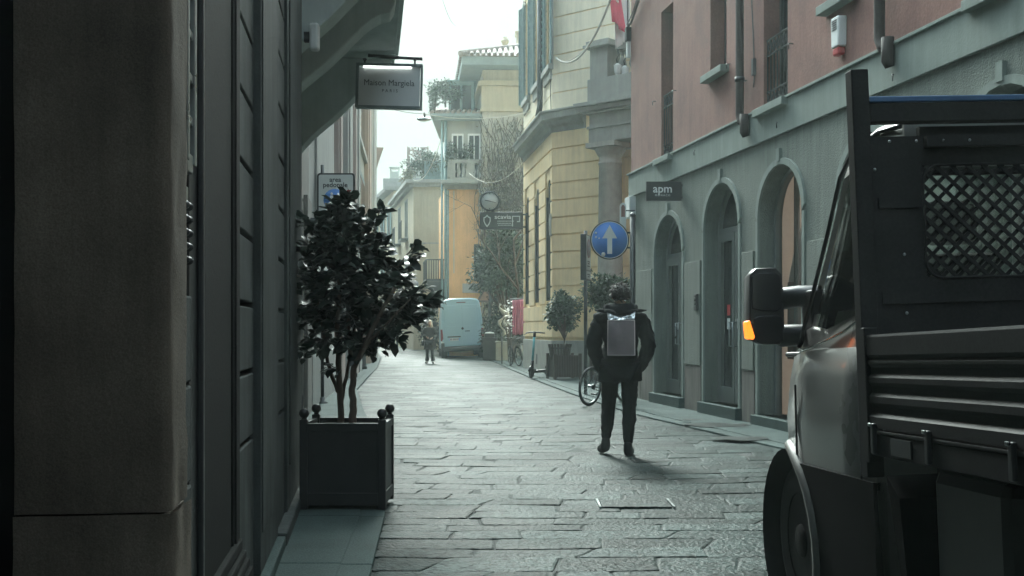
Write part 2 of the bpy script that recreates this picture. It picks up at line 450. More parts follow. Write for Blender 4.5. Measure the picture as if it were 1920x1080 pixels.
# ================================================================== GROUND
def road_mat():
    m = bpy.data.materials.new('worn_stone_paving'); m.use_nodes = True
    n, l = m.node_tree.nodes, m.node_tree.links
    b = n['Principled BSDF']
    tc = n.new('ShaderNodeTexCoord'); geo = n.new('ShaderNodeNewGeometry')
    rp = n.new('ShaderNodeValToRGB')
    rp.color_ramp.elements[0].color = (0.021, 0.029, 0.027, 1); rp.color_ramp.elements[1].color = (0.055, 0.073, 0.069, 1)
    l.new(geo.outputs['Random Per Island'], rp.inputs['Fac'])
    nz = n.new('ShaderNodeTexNoise'); nz.inputs['Scale'].default_value = 2.2; nz.inputs['Detail'].default_value = 6; nz.inputs['Roughness'].default_value = 0.65
    l.new(tc.outputs['Object'], nz.inputs['Vector'])
    mr = n.new('ShaderNodeMapRange'); mr.inputs['From Min'].default_value = 0.3; mr.inputs['From Max'].default_value = 0.7
    mr.inputs['To Min'].default_value = 0.60; mr.inputs['To Max'].default_value = 1.35
    l.new(nz.outputs['Fac'], mr.inputs['Value'])
    mx = n.new('ShaderNodeMix'); mx.data_type = 'RGBA'; mx.blend_type = 'MULTIPLY'; mx.inputs['Factor'].default_value = 1
    l.new(rp.outputs['Color'], mx.inputs['A']); l.new(mr.outputs['Result'], mx.inputs['B'])
    # dark specks in the granite
    n2 = n.new('ShaderNodeTexNoise'); n2.inputs['Scale'].default_value = 20; n2.inputs['Detail'].default_value = 6
    l.new(tc.outputs['Object'], n2.inputs['Vector'])
    m2 = n.new('ShaderNodeMapRange'); m2.inputs['From Min'].default_value = 0.35; m2.inputs['From Max'].default_value = 0.55
    m2.inputs['To Min'].default_value = 0.42; m2.inputs['To Max'].default_value = 1.10
    l.new(n2.outputs['Fac'], m2.inputs['Value'])
    mx2 = n.new('ShaderNodeMix'); mx2.data_type = 'RGBA'; mx2.blend_type = 'MULTIPLY'; mx2.inputs['Factor'].default_value = 1
    l.new(mx.outputs['Result'], mx2.inputs['A']); l.new(m2.outputs['Result'], mx2.inputs['B'])
    l.new(mx2.outputs['Result'], b.inputs['Base Color'])
    # polished and rough patches
    n3 = n.new('ShaderNodeTexNoise'); n3.inputs['Scale'].default_value = 1.1; n3.inputs['Detail'].default_value = 4
    l.new(tc.outputs['Object'], n3.inputs['Vector'])
    m3 = n.new('ShaderNodeMapRange'); m3.inputs['From Min'].default_value = 0.35; m3.inputs['From Max'].default_value = 0.65
    m3.inputs['To Min'].default_value = 0.33; m3.inputs['To Max'].default_value = 0.52
    l.new(n3.outputs['Fac'], m3.inputs['Value']); l.new(m3.outputs['Result'], b.inputs['Roughness'])
    b.inputs['Specular IOR Level'].default_value = 0.042
    # chiselled surface: furrows running across the street
    mp = n.new('ShaderNodeMapping'); mp.inputs['Scale'].default_value = (6, 9, 6)
    l.new(tc.outputs['Object'], mp.inputs['Vector'])
    n4 = n.new('ShaderNodeTexNoise'); n4.inputs['Scale'].default_value = 2.2; n4.inputs['Detail'].default_value = 5; n4.inputs['Roughness'].default_value = 0.6
    n4.inputs['Distortion'].default_value = 0.6
    l.new(mp.outputs['Vector'], n4.inputs['Vector'])
    n5 = n.new('ShaderNodeTexNoise'); n5.inputs['Scale'].default_value = 38; n5.inputs['Detail'].default_value = 2
    l.new(tc.outputs['Object'], n5.inputs['Vector'])
    ad = n.new('ShaderNodeMath'); ad.operation = 'MULTIPLY_ADD'; ad.inputs[1].default_value = 0.8
    l.new(n5.outputs['Fac'], ad.inputs[0]); l.new(n4.outputs['Fac'], ad.inputs[2])
    bp = n.new('ShaderNodeBump'); bp.inputs['Strength'].default_value = 0.85; bp.inputs['Distance'].default_value = 0.018
    l.new(ad.outputs['Value'], bp.inputs['Height']); l.new(bp.outputs['Normal'], b.inputs['Normal'])
    return m

M['road'] = road_mat()
M['slab'] = mat('granite_pavement', (0.056, 0.078, 0.074), 0.7, spec=0.06, var=0.22, scale=2.2, bump=0.35, bscale=70, fine=0.3, fscale=110, detail=8)
M['joint'] = mat('dark_joint_dirt', (0.024, 0.031, 0.029), 0.9, var=0.4, scale=9, bump=0.5, bscale=80)

def interp(tab, y):
    if y <= tab[0][0]:
        a, b = tab[0], tab[1]
    elif y >= tab[-1][0]:
        a, b = tab[-2], tab[-1]
    else:
        for a, b in zip(tab, tab[1:]):
            if a[0] <= y <= b[0]: break
    return a[1] + (b[1] - a[1]) * (y - a[0]) / (b[0] - a[0])

KL = [(-6, -0.15), (2, -0.47), (6.48, -0.778), (7.9, -0.88), (10, -1.08), (13, -1.5), (18, -2.35), (24, -3.28), (31, -3.9), (38, -4.5), (52, -6.0), (70, -8.6), (120, -17.0)]
KR = [(-6, 6.6), (2, 5.05), (8, 3.8), (12.4, 2.86), (17.2, 1.84), (22, 1.25), (26.9, 0.76), (35, 0.06), (44, -0.62), (55, -1.75), (70, -3.9), (120, -12.5)]

# earth below everything, out to the horizon
g = MB(); g.add([(-200, -60, -0.12), (200, -60, -0.12), (200, 260, -0.12), (-200, 260, -0.12)], [(0, 1, 2, 3)])
setting(g.build('ground', M['joint']))

# bed of dark jointing under the stones
def strip(xa, xb, ys, dz, n=1):
    b = MB(); vs = []; fs = []
    for y in ys:
        for k in range(n + 1):
            x = xa(y) + (xb(y) - xa(y)) * k / n
            vs.append((x, y, ground_z(y) + dz))
    w = n + 1
    for i in range(len(ys) - 1):
        for k in range(n):
            fs.append((i * w + k, i * w + k + 1, (i + 1) * w + k + 1, (i + 1) * w + k))
    b.add(vs, fs); return b
YS = [-6 + 2.0 * i for i in range(64)]
bed = strip(lambda y: interp(KL, y) - 0.1, lambda y: interp(KR, y) + 0.1, YS, 0.0, 4)
bed_o = setting(bed.build('road_bed', M['joint']))

def stones(mb, xl, xr, y0, y1, depth, wid, dz, rr, tilt=0.007, gap=0.006, lip0=0.008, skew=0.06, wave=0.07):
    y = y0
    row = 0
    while y < y1:
        dep = depth * rr.uniform(0.78, 1.25)
        if y > 45: dep *= 1.3
        xa, xb = xl(y + dep / 2), xr(y + dep / 2)
        lip = max(0.0015, lip0 * (1 - (y - 4) / 14.0))
        ph = rr.uniform(0, 6)
        x = xa + rr.uniform(-0.5, 0.0) * wid
        fn = lambda xx, r: (0.05 + 0.02 * xx) * (xx - 1.0) + wave * sin(xx * 0.9 + 0.13 * r) + 0.02 * sin(xx * 2.3 + r * 0.31)
        sk_prev = 0.0
        while x < xb:
            w = wid * rr.uniform(0.55, 1.5)
            x0, x1 = max(x, xa), min(x + w, xb)
            if xb - x1 < 0.2: x1 = xb
            if x1 - x0 > 0.08:
                sk = sk_prev
                sk2 = rr.uniform(-0.3 * skew, skew) * (1 if rr.random() < 0.55 else 2.4)
                sk_prev = sk2
                c = [Vector((x0 + gap, y + gap + fn(x0, row), 0)), Vector((x1 - gap, y + gap + fn(x1, row), 0)),
                     Vector((x1 - gap + sk2 * (0 if x1 == xb else 1), y + dep - gap + fn(x1, row + 1), 0)), Vector((x0 + gap + sk * (0 if x0 == xa else 1), y + dep - gap + fn(x0, row + 1), 0))]
                for q in c:
                    q.x += rr.uniform(-0.012, 0.012); q.y += rr.uniform(-0.012, 0.012)
                cen = sum(c, Vector()) / 4
                k_ = 1.0 if y < 12 else max(0.25, 12 / y)
                tx, ty, hz = rr.gauss(0, tilt) * k_, rr.gauss(0, tilt) * k_, rr.uniform(-0.003, 0.003) * k_
                # outline with worn corners: two points each side
                ring = []
                for i in range(4):
                    a, b_, p_ = c[i], c[(i + 1) % 4], c[i - 1]
                    ring.append(a + (p_ - a) * min(0.12, 0.014 / max(0.05, (p_ - a).length)))
                    ring.append(a + (b_ - a) * min(0.12, 0.014 / max(0.05, (b_ - a).length)))
                    ring.append((a + b_) / 2 + Vector((rr.uniform(-0.01, 0.01), rr.uniform(-0.012, 0.012), 0)))
                n = len(ring); vs = []
                def top(q, dzz): 
                    z = ground_z(q.y) + dz + lip + 0.002 + hz + (q.x - cen.x) * tx + (q.y - cen.y) * ty + dzz
                    return (q.x, q.y, z)
                for q in ring: vs.append((q.x, q.y, ground_z(q.y) + dz - 0.004))
                for q in ring: vs.append(top(q, -0.003))
                for q in ring:
                    d_ = cen - q; vs.append(top(q + d_ * min(0.3, 0.014 / max(0.05, d_.length)), 0.0))
                vs.append(top(cen, 0.001))
                fs = []
                for i in range(n):
                    j = (i + 1) % n
                    fs.append((i, j, n + j, n + i)); fs.append((n + i, n + j, 2 * n + j, 2 * n + i)); fs.append((2 * n + i, 2 * n + j, 3 * n))
                mb.add(vs, fs, False)
            x += w
        y += dep
        row += 1

rr = random.Random(11)
b = MB()
stones(b, lambda y: interp(KL, y), lambda y: interp(KR, y), 1.6, 90, 0.30, 0.60, 0.0, rr)
road_o = setting(b.build('road', M['road'], clean=False))

# pavements: granite flags a hand's breadth above the road, with a kerb edge
def pavement(inner, outer, ys, z):
    b = MB()
    for i in range(len(ys) - 1):
        y0, y1 = ys[i], ys[i + 1]
        g_ = 0.006
        q = []
        for (y) in (y0 + g_, y1 - g_):
            q.append((inner(y), y)); q.append((outer(y), y))
        vs = []
        for zz in (-0.05, z):
            for (x, y) in q: vs.append((x, y, ground_z(y) + zz))
        b.add(vs, [(0, 1, 3, 2), (4, 5, 7, 6), (0, 1, 5, 4), (1, 3, 7, 5), (3, 2, 6, 7), (2, 0, 4, 6)])
    return b
rr = random.Random(5)
ysl = [-5.0]
while ysl[-1] < 100: ysl.append(ysl[-1] + rr.uniform(1.0, 1.6))
PAVE = 0.035
# left: a row of flags along the wall, and a narrow kerb row beside the road
pb = pavement(lambda y: interp(KL, y) - 0.18 + 0.012 , lambda y: interp(KL, y) - 6.0, ysl, PAVE)
setting(pb.build('pavement', M['slab'], bevel=0.008))
pb = pavement(lambda y: interp(KL, y), lambda y: interp(KL, y) - 0.18, ysl[::1], PAVE - 0.006)
setting(pb.build('kerb', M['slab'], bevel=0.008))
pb = pavement(lambda y: interp(KR, y) + 0.212, lambda y: interp(KR, y) + 9.0, ysl, PAVE)
setting(pb.build('pavement', M['slab'], bevel=0.008))
pb = pavement(lambda y: interp(KR, y), lambda y: interp(KR, y) + 0.2, ysl, PAVE - 0.006)
setting(pb.build('kerb', M['slab'], bevel=0.008))

# iron service cover let into the paving
d0 = 8.6
mc = thing('manhole_cover', 'rectangular stone service cover with bright metal edges let into the road paving', 'cover', (P(1190, 949, 8.35).x, 8.35, 0.018))
b = MB(); b.box(mc.location.x - 0.25, mc.location.x + 0.25, 8.18, 8.52, 0.0, 0.024); b.build('lid', M['road'], mc, bevel=0.004)
for sx in (-0.265, 0.265):
    b = MB(); b.box(mc.location.x + sx - 0.008, mc.location.x + sx + 0.008, 8.16, 8.54, 0.0, 0.028); b.build('edge_strip', M['grey_metal'], mc)

# damp patches left on the right pavement
M['damp'] = mat('damp_stone', (0.020, 0.027, 0.026), 0.35, spec=0.3, var=0.3, scale=4, bump=0.2, bscale=60)
rr = random.Random(9)
for (px, py, rx, ry) in ((1345, 797, 0.42, 0.34), (1392, 822, 0.34, 0.22), (1300, 787, 0.16, 0.12)):
    d_ = F * (H - PAVE) / (py - HZ); c = P(px, py, d_); b = MB(); vs = [(c.x, d_, PAVE + 0.004)]; n_ = 28
    for k in range(n_):
        a = 2 * pi * k / n_; r_ = 1 + 0.30 * mnoise.noise(Vector((cos(a) * 1.6, sin(a) * 1.6, px))) + 0.10 * sin(5 * a + px)
        vs.append((c.x + rx * r_ * cos(a) - 0.1 * ry * sin(a), d_ + ry * r_ * sin(a), PAVE + 0.004))
    b.add(vs, [(0, 1 + k, 1 + (k + 1) % n_) for k in range(n_)]); setting(b.build('damp_patch', M['damp']))
# ================================================================== facade helper
def facade(mb, W, u0, u1, z0, z1, holes, depth, n0=0.0):
    """front of a wall with holes; a hole is (u0, u1, z0, z1, arch_rise)"""
    us = sorted({u0, u1} | {h[0] for h in holes} | {h[1] for h in holes})
    zs = sorted({z0, z1} | {h[2] for h in holes} | {h[3] for h in holes})
    us = [u for u in us if u0 <= u <= u1]; zs = [z for z in zs if z0 <= z <= z1]
    pt = lambda u, n, z: (W.o + W.u * u + W.n * n + Vector((0, 0, z)))
    for i in range(len(us) - 1):
        for j in range(len(zs) - 1):
            cu, cz = (us[i] + us[i + 1]) / 2, (zs[j] + zs[j + 1]) / 2
            if any(h[0] < cu < h[1] and h[2] < cz < h[3] for h in holes): continue
            mb.add([pt(us[i], n0, zs[j]), pt(us[i + 1], n0, zs[j]), pt(us[i + 1], n0, zs[j + 1]), pt(us[i], n0, zs[j + 1])], [(0, 1, 2, 3)])
    for h in holes:
        a, b_, c, d, rise = h[:5]
        path = hole_path(h)
        for k in range(len(path) - 1):
            p, q = path[k], path[k + 1]
            mb.add([pt(p[0], n0, p[1]), pt(q[0], n0, q[1]), pt(q[0], n0 - depth, q[1]), pt(p[0], n0 - depth, p[1])], [(0, 1, 2, 3)])
        mb.add([pt(a, n0, c), pt(b_, n0, c), pt(b_, n0 - depth, c), pt(a, n0 - depth, c)], [(0, 1, 2, 3)])
        if rise > 0:
            arc = [p for p in path if p[1] >= d - rise - 1e-6]
            m = (a + b_) / 2
            left = [p for p in arc if p[0] <= m + 1e-6]; right = [p for p in arc if p[0] >= m - 1e-6]
            for k in range(len(left) - 1):
                mb.add([pt(left[k][0], n0, left[k][1]), pt(left[k + 1][0], n0, left[k + 1][1]), pt(a, n0, d)], [(0, 1, 2)])
            for k in range(len(right) - 1):
                mb.add([pt(right[k][0], n0, right[k][1]), pt(right[k + 1][0], n0, right[k + 1][1]), pt(b_, n0, d)], [(0, 1, 2)])
    return mb

def hole_path(h, grow=0.0, seg=14):
    a, b, c, d, rise = h[:5]
    a -= grow; b += grow; d += grow
    if rise <= 0: return [(a, c), (a, d), (b, d), (b, c)]
    m = (a + b) / 2; hw = (b - a) / 2; zs = d - rise - grow * 0
    pts = [(a, c)]
    for k in range(seg + 1):
        t = pi - pi * k / seg
        pts.append((m + hw * cos(t), zs + (d - zs) * sin(t)))
    pts.append((b, c))
    return pts

def arch_band(mb, W, h, width, n0, n1, seg=14):
    """moulding that follows the arched head of a hole"""
    a = hole_path(h, 0.0, seg)[1:-1]; b = hole_path(h, width, seg)[1:-1]
    for k in range(len(a) - 1):
        vs = []
        for n in (n0, n1):
            for p in (a[k], a[k + 1], b[k + 1], b[k]): vs.append(W.pt(p[0], n, p[1]))
        mb.add(vs, [(0, 1, 2, 3), (4, 5, 6, 7), (0, 1, 5, 4), (1, 2, 6, 5), (2, 3, 7, 6), (3, 0, 4, 7)])

def wall_fill(mb, W, h, n, inset=0.0):
    pts = hole_path(h, -inset)
    mb.add([W.pt(p[0], n, p[1]) for p in pts], [list(range(len(pts)))])

# ================================================================== PINK BUILDING (right)
WR = Wall(2.23, 21.3, 0.172, -1.0)
if WR.n.x > 0: WR = Wall(2.23, 21.3, 0.172, -1.0, True)
UR = WR.u_at
ZR = lambda px, py, off=0.0: WR.z_at(WR.u_at(px, off), py, off)
U_END = 55.0
Z_B0, Z_B1 = 3.76, 4.17        # string course
pink = thing('pink_building', 'pink plastered house over a grey green ground floor with arched shop doors', 'building', (2.23, 21.3, 0))

# --- openings of the ground floor
def arch_hole(x0, x1, ytop, zbot, rise=0.66):
    a, b_ = UR(x0), UR(x1)
    return (a, b_, zbot, WR.z_at((a + b_) / 2, ytop), rise)
A1 = arch_hole(1229, 1281, 403, 0.20)
A2 = arch_hole(1322, 1387, 343, 0.20)
A3 = arch_hole(1424, 1507, 308, 0.16)
wA = A3[1] - A3[0]
gap = A3[0] - A2[1]
A4 = (A3[1] + gap + 0.25, A3[1] + gap + 0.25 + wA, 0.16, A3[3], 0.66)
A5 = (A4[1] + 1.0, A4[1] + 1.0 + wA, 0.16, A3[3], 0.66)
A6 = (A5[1] + 1.0, A5[1] + 1.0 + wA, 0.16, A3[3], 0.66)
GH = [A1, A2, A3, A4, A5, A6]
b = MB(); facade(b, WR, 0, U_END, 0.0, Z_B0, GH, 0.32, 0.0)
b.build('ground_floor_wall', M['sage'], pink)
# --- upper wall with its windows
W1 = (UR(1240), UR(1262), ZR(1250, 300), ZR(1250, 14), 0)
W2 = (UR(1332), UR(1362), ZR(1347, 133), 9.4, 0)
W3 = (UR(1432), UR(1477), ZR(1455, 208), 8.0, 0)
W4 = (UR(1556), UR(1604), ZR(1580, -4), 9.4, 0)
W5 = (UR(1838), UR(1897), Z_B1 + 0.06, 7.0, 0)
W6 = (W5[1] + 2.2, W5[1] + 3.3, Z_B1 + 0.9, 7.0, 0)
WZ = min(W1[2], W3[2])
W1 = (W1[0], W1[1], Z_B1 + 0.02, W1[3], 0); W3 = (W3[0], W3[1], Z_B1 + 0.02, W3[3], 0)
UH = [W1, W2, W3, W4, W5, W6]
b = MB(); facade(b, WR, 0, U_END, Z_B1, 11.5, UH, 0.30, 0.0)
# closed far end, back and top
e = lambda u, n, z: WR.pt(u, n, z)
for (p, q) in (((0, 0.0), (0, -9)), ((0, -9), (U_END, -9)), ((U_END, -9), (U_END, 0.0))):
    b.add([e(p[0], p[1], 0), e(q[0], q[1], 0), e(q[0], q[1], 11.5), e(p[0], p[1], 11.5)], [(0, 1, 2, 3)])
b.add([e(0, 0, 11.5), e(U_END, 0, 11.5), e(U_END, -9, 11.5), e(0, -9, 11.5)], [(0, 1, 2, 3)])
b.build('upper_wall', M['pink'], pink)
b = MB(WR.m); b.box(-0.03, U_END, 0.0, 0.045, Z_B0, Z_B1); b.box(-0.05, U_END, 0.0, 0.075, Z_B1 - 0.0, Z_B1 + 0.035)
b.build('string_course', M['sage_trim'], pink, bevel=0.006)
b = MB(WR.m); b.box(-0.3, U_END, -0.2, 0.7, 11.5, 11.75); b.build('eaves', M['wood_dark'], pink)
# pale quoin panels on the corner
b = MB(WR.m); b.box(-0.02, 0.10, 0.0, 0.02, 0.0, Z_B0); b.build('corner_pier', M['sage_trim'], pink)
# dark stone dado between the doors
edges = [0.0] + [x for h in GH for x in (h[0] - 0.13, h[1] + 0.13)] + [U_END]
for k in range(0, len(edges), 2):
    b = MB(WR.m)
    u0, u1 = edges[k], edges[k + 1]
    if u1 - u0 < 0.05: continue
    n_ = max(1, int((u1 - u0) / 0.34)); 
    for i in range(n_):
        b.box(u0 + (u1 - u0) * i / n_ + 0.004, u0 + (u1 - u0) * (i + 1) / n_ - 0.004, 0.0, 0.022 + 0.004 * (i % 2), -0.02, 0.74)
    b.build('stone_dado', M['dado'], pink, bevel=0.004)
# flat render panels between the arches, proud of the dado, with a lower edge
for k in range(0, len(edges), 2):
    b = MB(WR.m)
    u0, u1 = edges[k], edges[k + 1]
    b.box(u0 + 0.02, u1 - 0.02, 0.0, 0.035, 0.742, 2.35)
    b.build('pier_panel', M['sage'], pink, bevel=0.008)
# rings round the arches, keystones, jamb strips
for h in GH:
    b = MB()
    arch_band(b, WR, h, 0.075, 0.0, 0.032)
    m_ = (h[0] + h[1]) / 2
    b.m = WR.m
    b.box(m_ - 0.05, m_ + 0.05, 0.0, 0.045, h[3] + 0.03, h[3] + 0.20)
    for (uu0, uu1) in ((h[0] - 0.075, h[0]), (h[1], h[1] + 0.075)):
        b.box(uu0, uu1, 0.0, 0.030, 0.0, h[3] - 0.66)
    b.m = Matrix.Identity(4)
    b.build('arch_surround', M['sage_trim'], pink)

def shop_door(h, glazed, warm=False):
    """door set deep in an arch: frame, leaves, fanlight, threshold"""
    a, c, z0, z1, rise = h
    m_ = (a + c) / 2
    b = MB(WR.m); b.box(a - 0.08, c + 0.08, -0.55, 0.10, -0.02, z0 - 0.0); d_ = b.build('door_step', M['slab'], pink, bevel=0.01)
    fr = MB()
    pin, pout = hole_path(h, -0.06), hole_path(h, 0.0)
    for k in range(len(pin) - 1):
        vs = []
        for n in (-0.20, -0.28):
            for p in (pin[k], pin[k + 1], pout[k + 1], pout[k]): vs.append(WR.pt(p[0], n, p[1]))
        fr.add(vs, [(0, 1, 2, 3), (4, 5, 6, 7), (0, 1, 5, 4), (1, 2, 6, 5), (2, 3, 7, 6), (3, 0, 4, 7)])
    fr.m = WR.m
    zt = z1 - rise
    if not warm: fr.box(a + 0.05, c - 0.05, -0.275, -0.205, zt - 0.04, zt + 0.04)
    door = fr.build('shop_door' if not warm else 'shop_window', M['door_grey'], pink, bevel=0.006)
    g_ = MB(); wall_fill(g_, WR, h, -0.255, 0.03)
    g_.build('glass', M['shop_glass'] if warm else M['window_dark'], door)
    if glazed:
        lf = MB(WR.m)
        for (x0, x1) in ((a + 0.06, m_ - 0.012), (m_ + 0.012, c - 0.06)):
            lf.box(x0, x0 + 0.09, -0.25, -0.195, z0 + 0.01, zt - 0.045); lf.box(x1 - 0.09, x1, -0.25, -0.195, z0 + 0.01, zt - 0.045)
            lf.box(x0 + 0.09, x1 - 0.09, -0.25, -0.195, z0 + 0.01, z0 + 0.24); lf.box(x0 + 0.09, x1 - 0.09, -0.25, -0.195, zt - 0.16, zt - 0.045)
        lf.build('door_leaf', M['door_grey'], door, bevel=0.004)
        hd = MB(WR.m)
        for s_ in (-0.07, 0.07):
            hd.tube([(m_ + s_, -0.195, 1.05), (m_ + s_, -0.14, 1.05), (m_ + s_, -0.14, 1.40), (m_ + s_, -0.195, 1.40)], 0.012, 8)
        hd.build('handle', M['grey_metal'], door)
    return door
M['shop_glass'] = clear_glass('shop_window_glass', (0.85, 0.88, 0.86), 0.5)
M['glow_shop'] = lit(mat('glowing_shop_interior', (0.56, 0.45, 0.35), 0.8, var=0.2, scale=1.5), (1.0, 0.80, 0.64), 0.05)  # walls given a faint emission to brighten the dark shop
M['brown_panel'] = mat('brown_display_panel', (0.20, 0.12, 0.085), 0.6, var=0.3, scale=3)
d1 = shop_door(A1, True); d2 = shop_door(A2, True)
# leaf of the second door stands open: pale jamb lining inside, notices on the glass
st = MB(WR.m); um = UR(1352)
st.box(um - 0.25, um - 0.13, -0.19, -0.186, 1.50, 1.66); st.build('sticker', M['red'], d2)
st = MB(WR.m); st.box(um - 0.25, um - 0.13, -0.19, -0.186, 1.30, 1.46); st.build('sticker', M['off_white'], d2)
st = MB(WR.m); st.box(um + 0.16, um + 0.26, -0.19, -0.186, 1.31, 1.45); st.build('sticker', M['off_white'], d2)
for h in (A3, A4, A5, A6):
    dw = shop_door(h, False, True)
    # the shop behind the glass: warm back wall with an added glow, a pale hanging drape and a display block
    a, c, z0, z1, rise = h
    iw = MB(WR.m)
    iw.add([(a - 0.1, -0.75, 0.1), (c + 0.1, -0.75, 0.1), (c + 0.1, -0.75, 3.6), (a - 0.1, -0.75, 3.6)], [(0, 1, 2, 3)])
    iw.add([(a - 0.1, -0.33, 0.1), (a - 0.1, -0.75, 0.1), (a - 0.1, -0.75, 3.6), (a - 0.1, -0.33, 3.6)], [(0, 1, 2, 3)])
    iw.add([(c + 0.1, -0.33, 0.1), (c + 0.1, -0.75, 0.1), (c + 0.1, -0.75, 3.6), (c + 0.1, -0.33, 3.6)], [(0, 1, 2, 3)])
    iw.add([(a - 0.1, -0.33, 0.16), (c + 0.1, -0.33, 0.16), (c + 0.1, -0.75, 0.16), (a - 0.1, -0.75, 0.16)], [(0, 1, 2, 3)])
    iw.build('shop_interior', M['glow_shop'], dw)
    if h is A3:
        dr = MB(WR.m)
        dr.prism([(a + 0.02, 1.93), (a + 0.80, 1.93), (a + 0.80, 2.05), (a + 0.40, 2.62), (a + 0.34, 2.62)], lambda u, z: (u, -0.40 - 0.02 * sin(u * 30), z), lambda u, z: (u, -0.47, z)); dr.build('display_drape', M['white_paint'], dw)
        bl = MB(WR.m); bl.box(a + 0.0, a + 0.85, -0.52, -0.39, 0.9, 1.925); bl.box(a + 0.15, c - 0.1, -0.7, -0.42, 0.16, 0.42); bl.build('display_block', M['brown_panel'], dw, bevel=0.01)
        pv_ = MB(WR.m); pv_.box(a + 0.42, a + 0.47, -0.36, -0.30, 0.16, 3.3); pv_.build('mullion', M['door_grey'], dw)

# --- windows of the upper floor
M['window_dim'] = mat('dim_window_panel', (0.055, 0.06, 0.06), 0.35, var=0.2, scale=3)
def upper_window(h, sill=True, rail=None, shutters=True):
    a, c, z0, z1, _ = h
    f_ = MB(WR.m)
    f_.box(a, a + 0.06, -0.28, -0.22, z0, z1); f_.box(c - 0.06, c, -0.28, -0.22, z0, z1); f_.box((a + c) / 2 - 0.03, (a + c) / 2 + 0.03, -0.28, -0.22, z0, z1)
    f_.box(a + 0.06, c - 0.06, -0.28, -0.22, z0, z0 + 0.07)
    w = f_.build('window', M['dark_metal'], pink)
    p_ = MB(); p_.add([WR.pt(a, -0.26, z0), WR.pt(c, -0.26, z0), WR.pt(c, -0.26, z1), WR.pt(a, -0.26, z1)], [(0, 1, 2, 3)])
    p_.build('pane', M['window_dark'], w)
    if sill:
        s_ = MB(WR.m); s_.box(a - 0.10, c + 0.10, -0.29, 0.13, z0 - 0.10, z0 + 0.002); s_.build('sill', M['sage_trim'], w, bevel=0.008)
    if rail:
        zt = rail
        r_ = MB(WR.m); nn = -0.05
        for z in (z0 + 0.03, z0 + 0.22, zt - 0.20, zt): r_.beam((a, nn, z), (c, nn, z), 0.022, 0.022)
        k = max(4, int((c - a) / 0.11))
        for i in range(k + 1):
            u = a + 0.015 + (c - a - 0.03) * i / k
            r_.beam((u, nn, z0), (u, nn, zt), 0.014, 0.014, up=(0, 1, 0))
        for (za, zb) in ((z0 + 0.03, z0 + 0.22), (zt - 0.20, zt)):
            for i in range(k):
                ua = a + (c - a) * i / k; ub = a + (c - a) * (i + 1) / k
                r_.beam((ua, nn, za), (ub, nn, zb), 0.012); r_.beam((ua, nn, zb), (ub, nn, za), 0.012)
        r_.build('railing', M['dark_metal'], w)
    return w
upper_window(W1, True, Z_B1 + 1.1)
upper_window(W2)
upper_window(W3, True, ZR(1462, 58))
upper_window(W4)
upper_window(W5, True, Z_B1 + 1.1)
upper_window(W6)

# --- rain pipes with cast shoes
def rain_pipe(px, yend, r=0.056):
    u = UR(px, 0.11); z = WR.z_at(u, yend, 0.11)
    b = MB(WR.m)
    b.tube([(u, 0.11, 11.5), (u, 0.11, z + 0.42), (u + 0.01, 0.115, z + 0.26), (u + 0.08, 0.12, z + 0.16), (u + 0.17, 0.11, z + 0.12)], r, 12)
    b.tube([(u + 0.17, 0.11, z + 0.24), (u + 0.17, 0.11, z + 0.0), (u + 0.17, 0.09, z - 0.06)], [r * 1.15, r * 1.15, r * 0.8], 12)
    p_ = b.build('rain_pipe', M['brown_metal'], pink)
    for zz in (z + 0.75, z + 2.6, z + 4.4):
        k = MB(WR.m)
        k.lathe((u, 0.11, zz), [(r + 0.012, -0.03), (r + 0.012, 0.03)], 14); k.tube([(u - 0.02, 0.0, zz), (u - 0.22, 0.03, zz)], 0.008, 6)
        k.build('pipe_bracket', M['dark_metal'], p_)
rain_pipe(1387, 252)
rain_pipe(1649, 122)
# old hooks, wire and a socket left on the plaster
b = MB(WR.m)
u = UR(1411); zt_ = 9.5; z0_ = ZR(1420, 120)
b.tube([(u, 0.02, zt_), (u + 0.01, 0.03, z0_ + 1.2), (u + 0.1, 0.025, z0_ + 0.3), (u + 0.12, 0.02, z0_ - 0.15), (u + 0.11, 0.03, z0_ - 0.3)], 0.009, 6)
b.box(u + 0.08, u + 0.15, 0.01, 0.05, z0_ - 0.14, z0_ + 0.08)
b.build('loose_cable', M['wire'], pink)
b = MB(WR.m)
for (px, py) in ((1308, 283), (1487, 82), (1370, 120), (1268, 170), (1683, 140), (1230, 190), (1464, 230)):
    u = UR(px); z = WR.z_at(u, py)
    b.tube([(u, 0.0, z), (u, 0.06, z), (u + 0.03, 0.07, z - 0.03), (u + 0.01, 0.06, z - 0.07)], 0.007, 6)
b.build('iron_hooks', M['dark_metal'], pink)

# junction box with cable at the far corner
jb = thing('junction_box', 'grey junction box with drooping cable on the far corner of the pink house', 'junction box', WR.pt(0.0, 0.03, ZR(1184, 60)))
z = ZR(1184, 60)
b = MB(WR.m); b.box(-0.10, 0.02, 0.0, 0.10, z - 0.16, z + 0.10); b.build('box', M['dark_metal'], jb, bevel=0.008)
b = MB(WR.m); b.box(-0.11, -0.01, 0.0, 0.07, z - 0.46, z - 0.17); b.build('cover', M['off_white'], jb, bevel=0.008)
b = MB(WR.m)
pts = [(0.0, 0.05, z + 0.10), (0.05, 0.05, z + 0.13)]
for k in range(9):
    t = k / 8; pts.append((0.15 + 1.6 * t, 0.05, z + 0.12 + 1.15 * t - 0.12 * sin(pi * t)))
b.tube(pts, 0.022, 8); b.tube([(p[0], p[1] + 0.03, p[2] + 0.035 + 0.02 * sin(9 * p[0])) for p in pts], 0.012, 6)
b.tube([(-0.05, 0.05, z + 0.1), (-0.05, 0.05, z + 1.6)], 0.015, 6)
b.build('cable', M['wire'], jb)

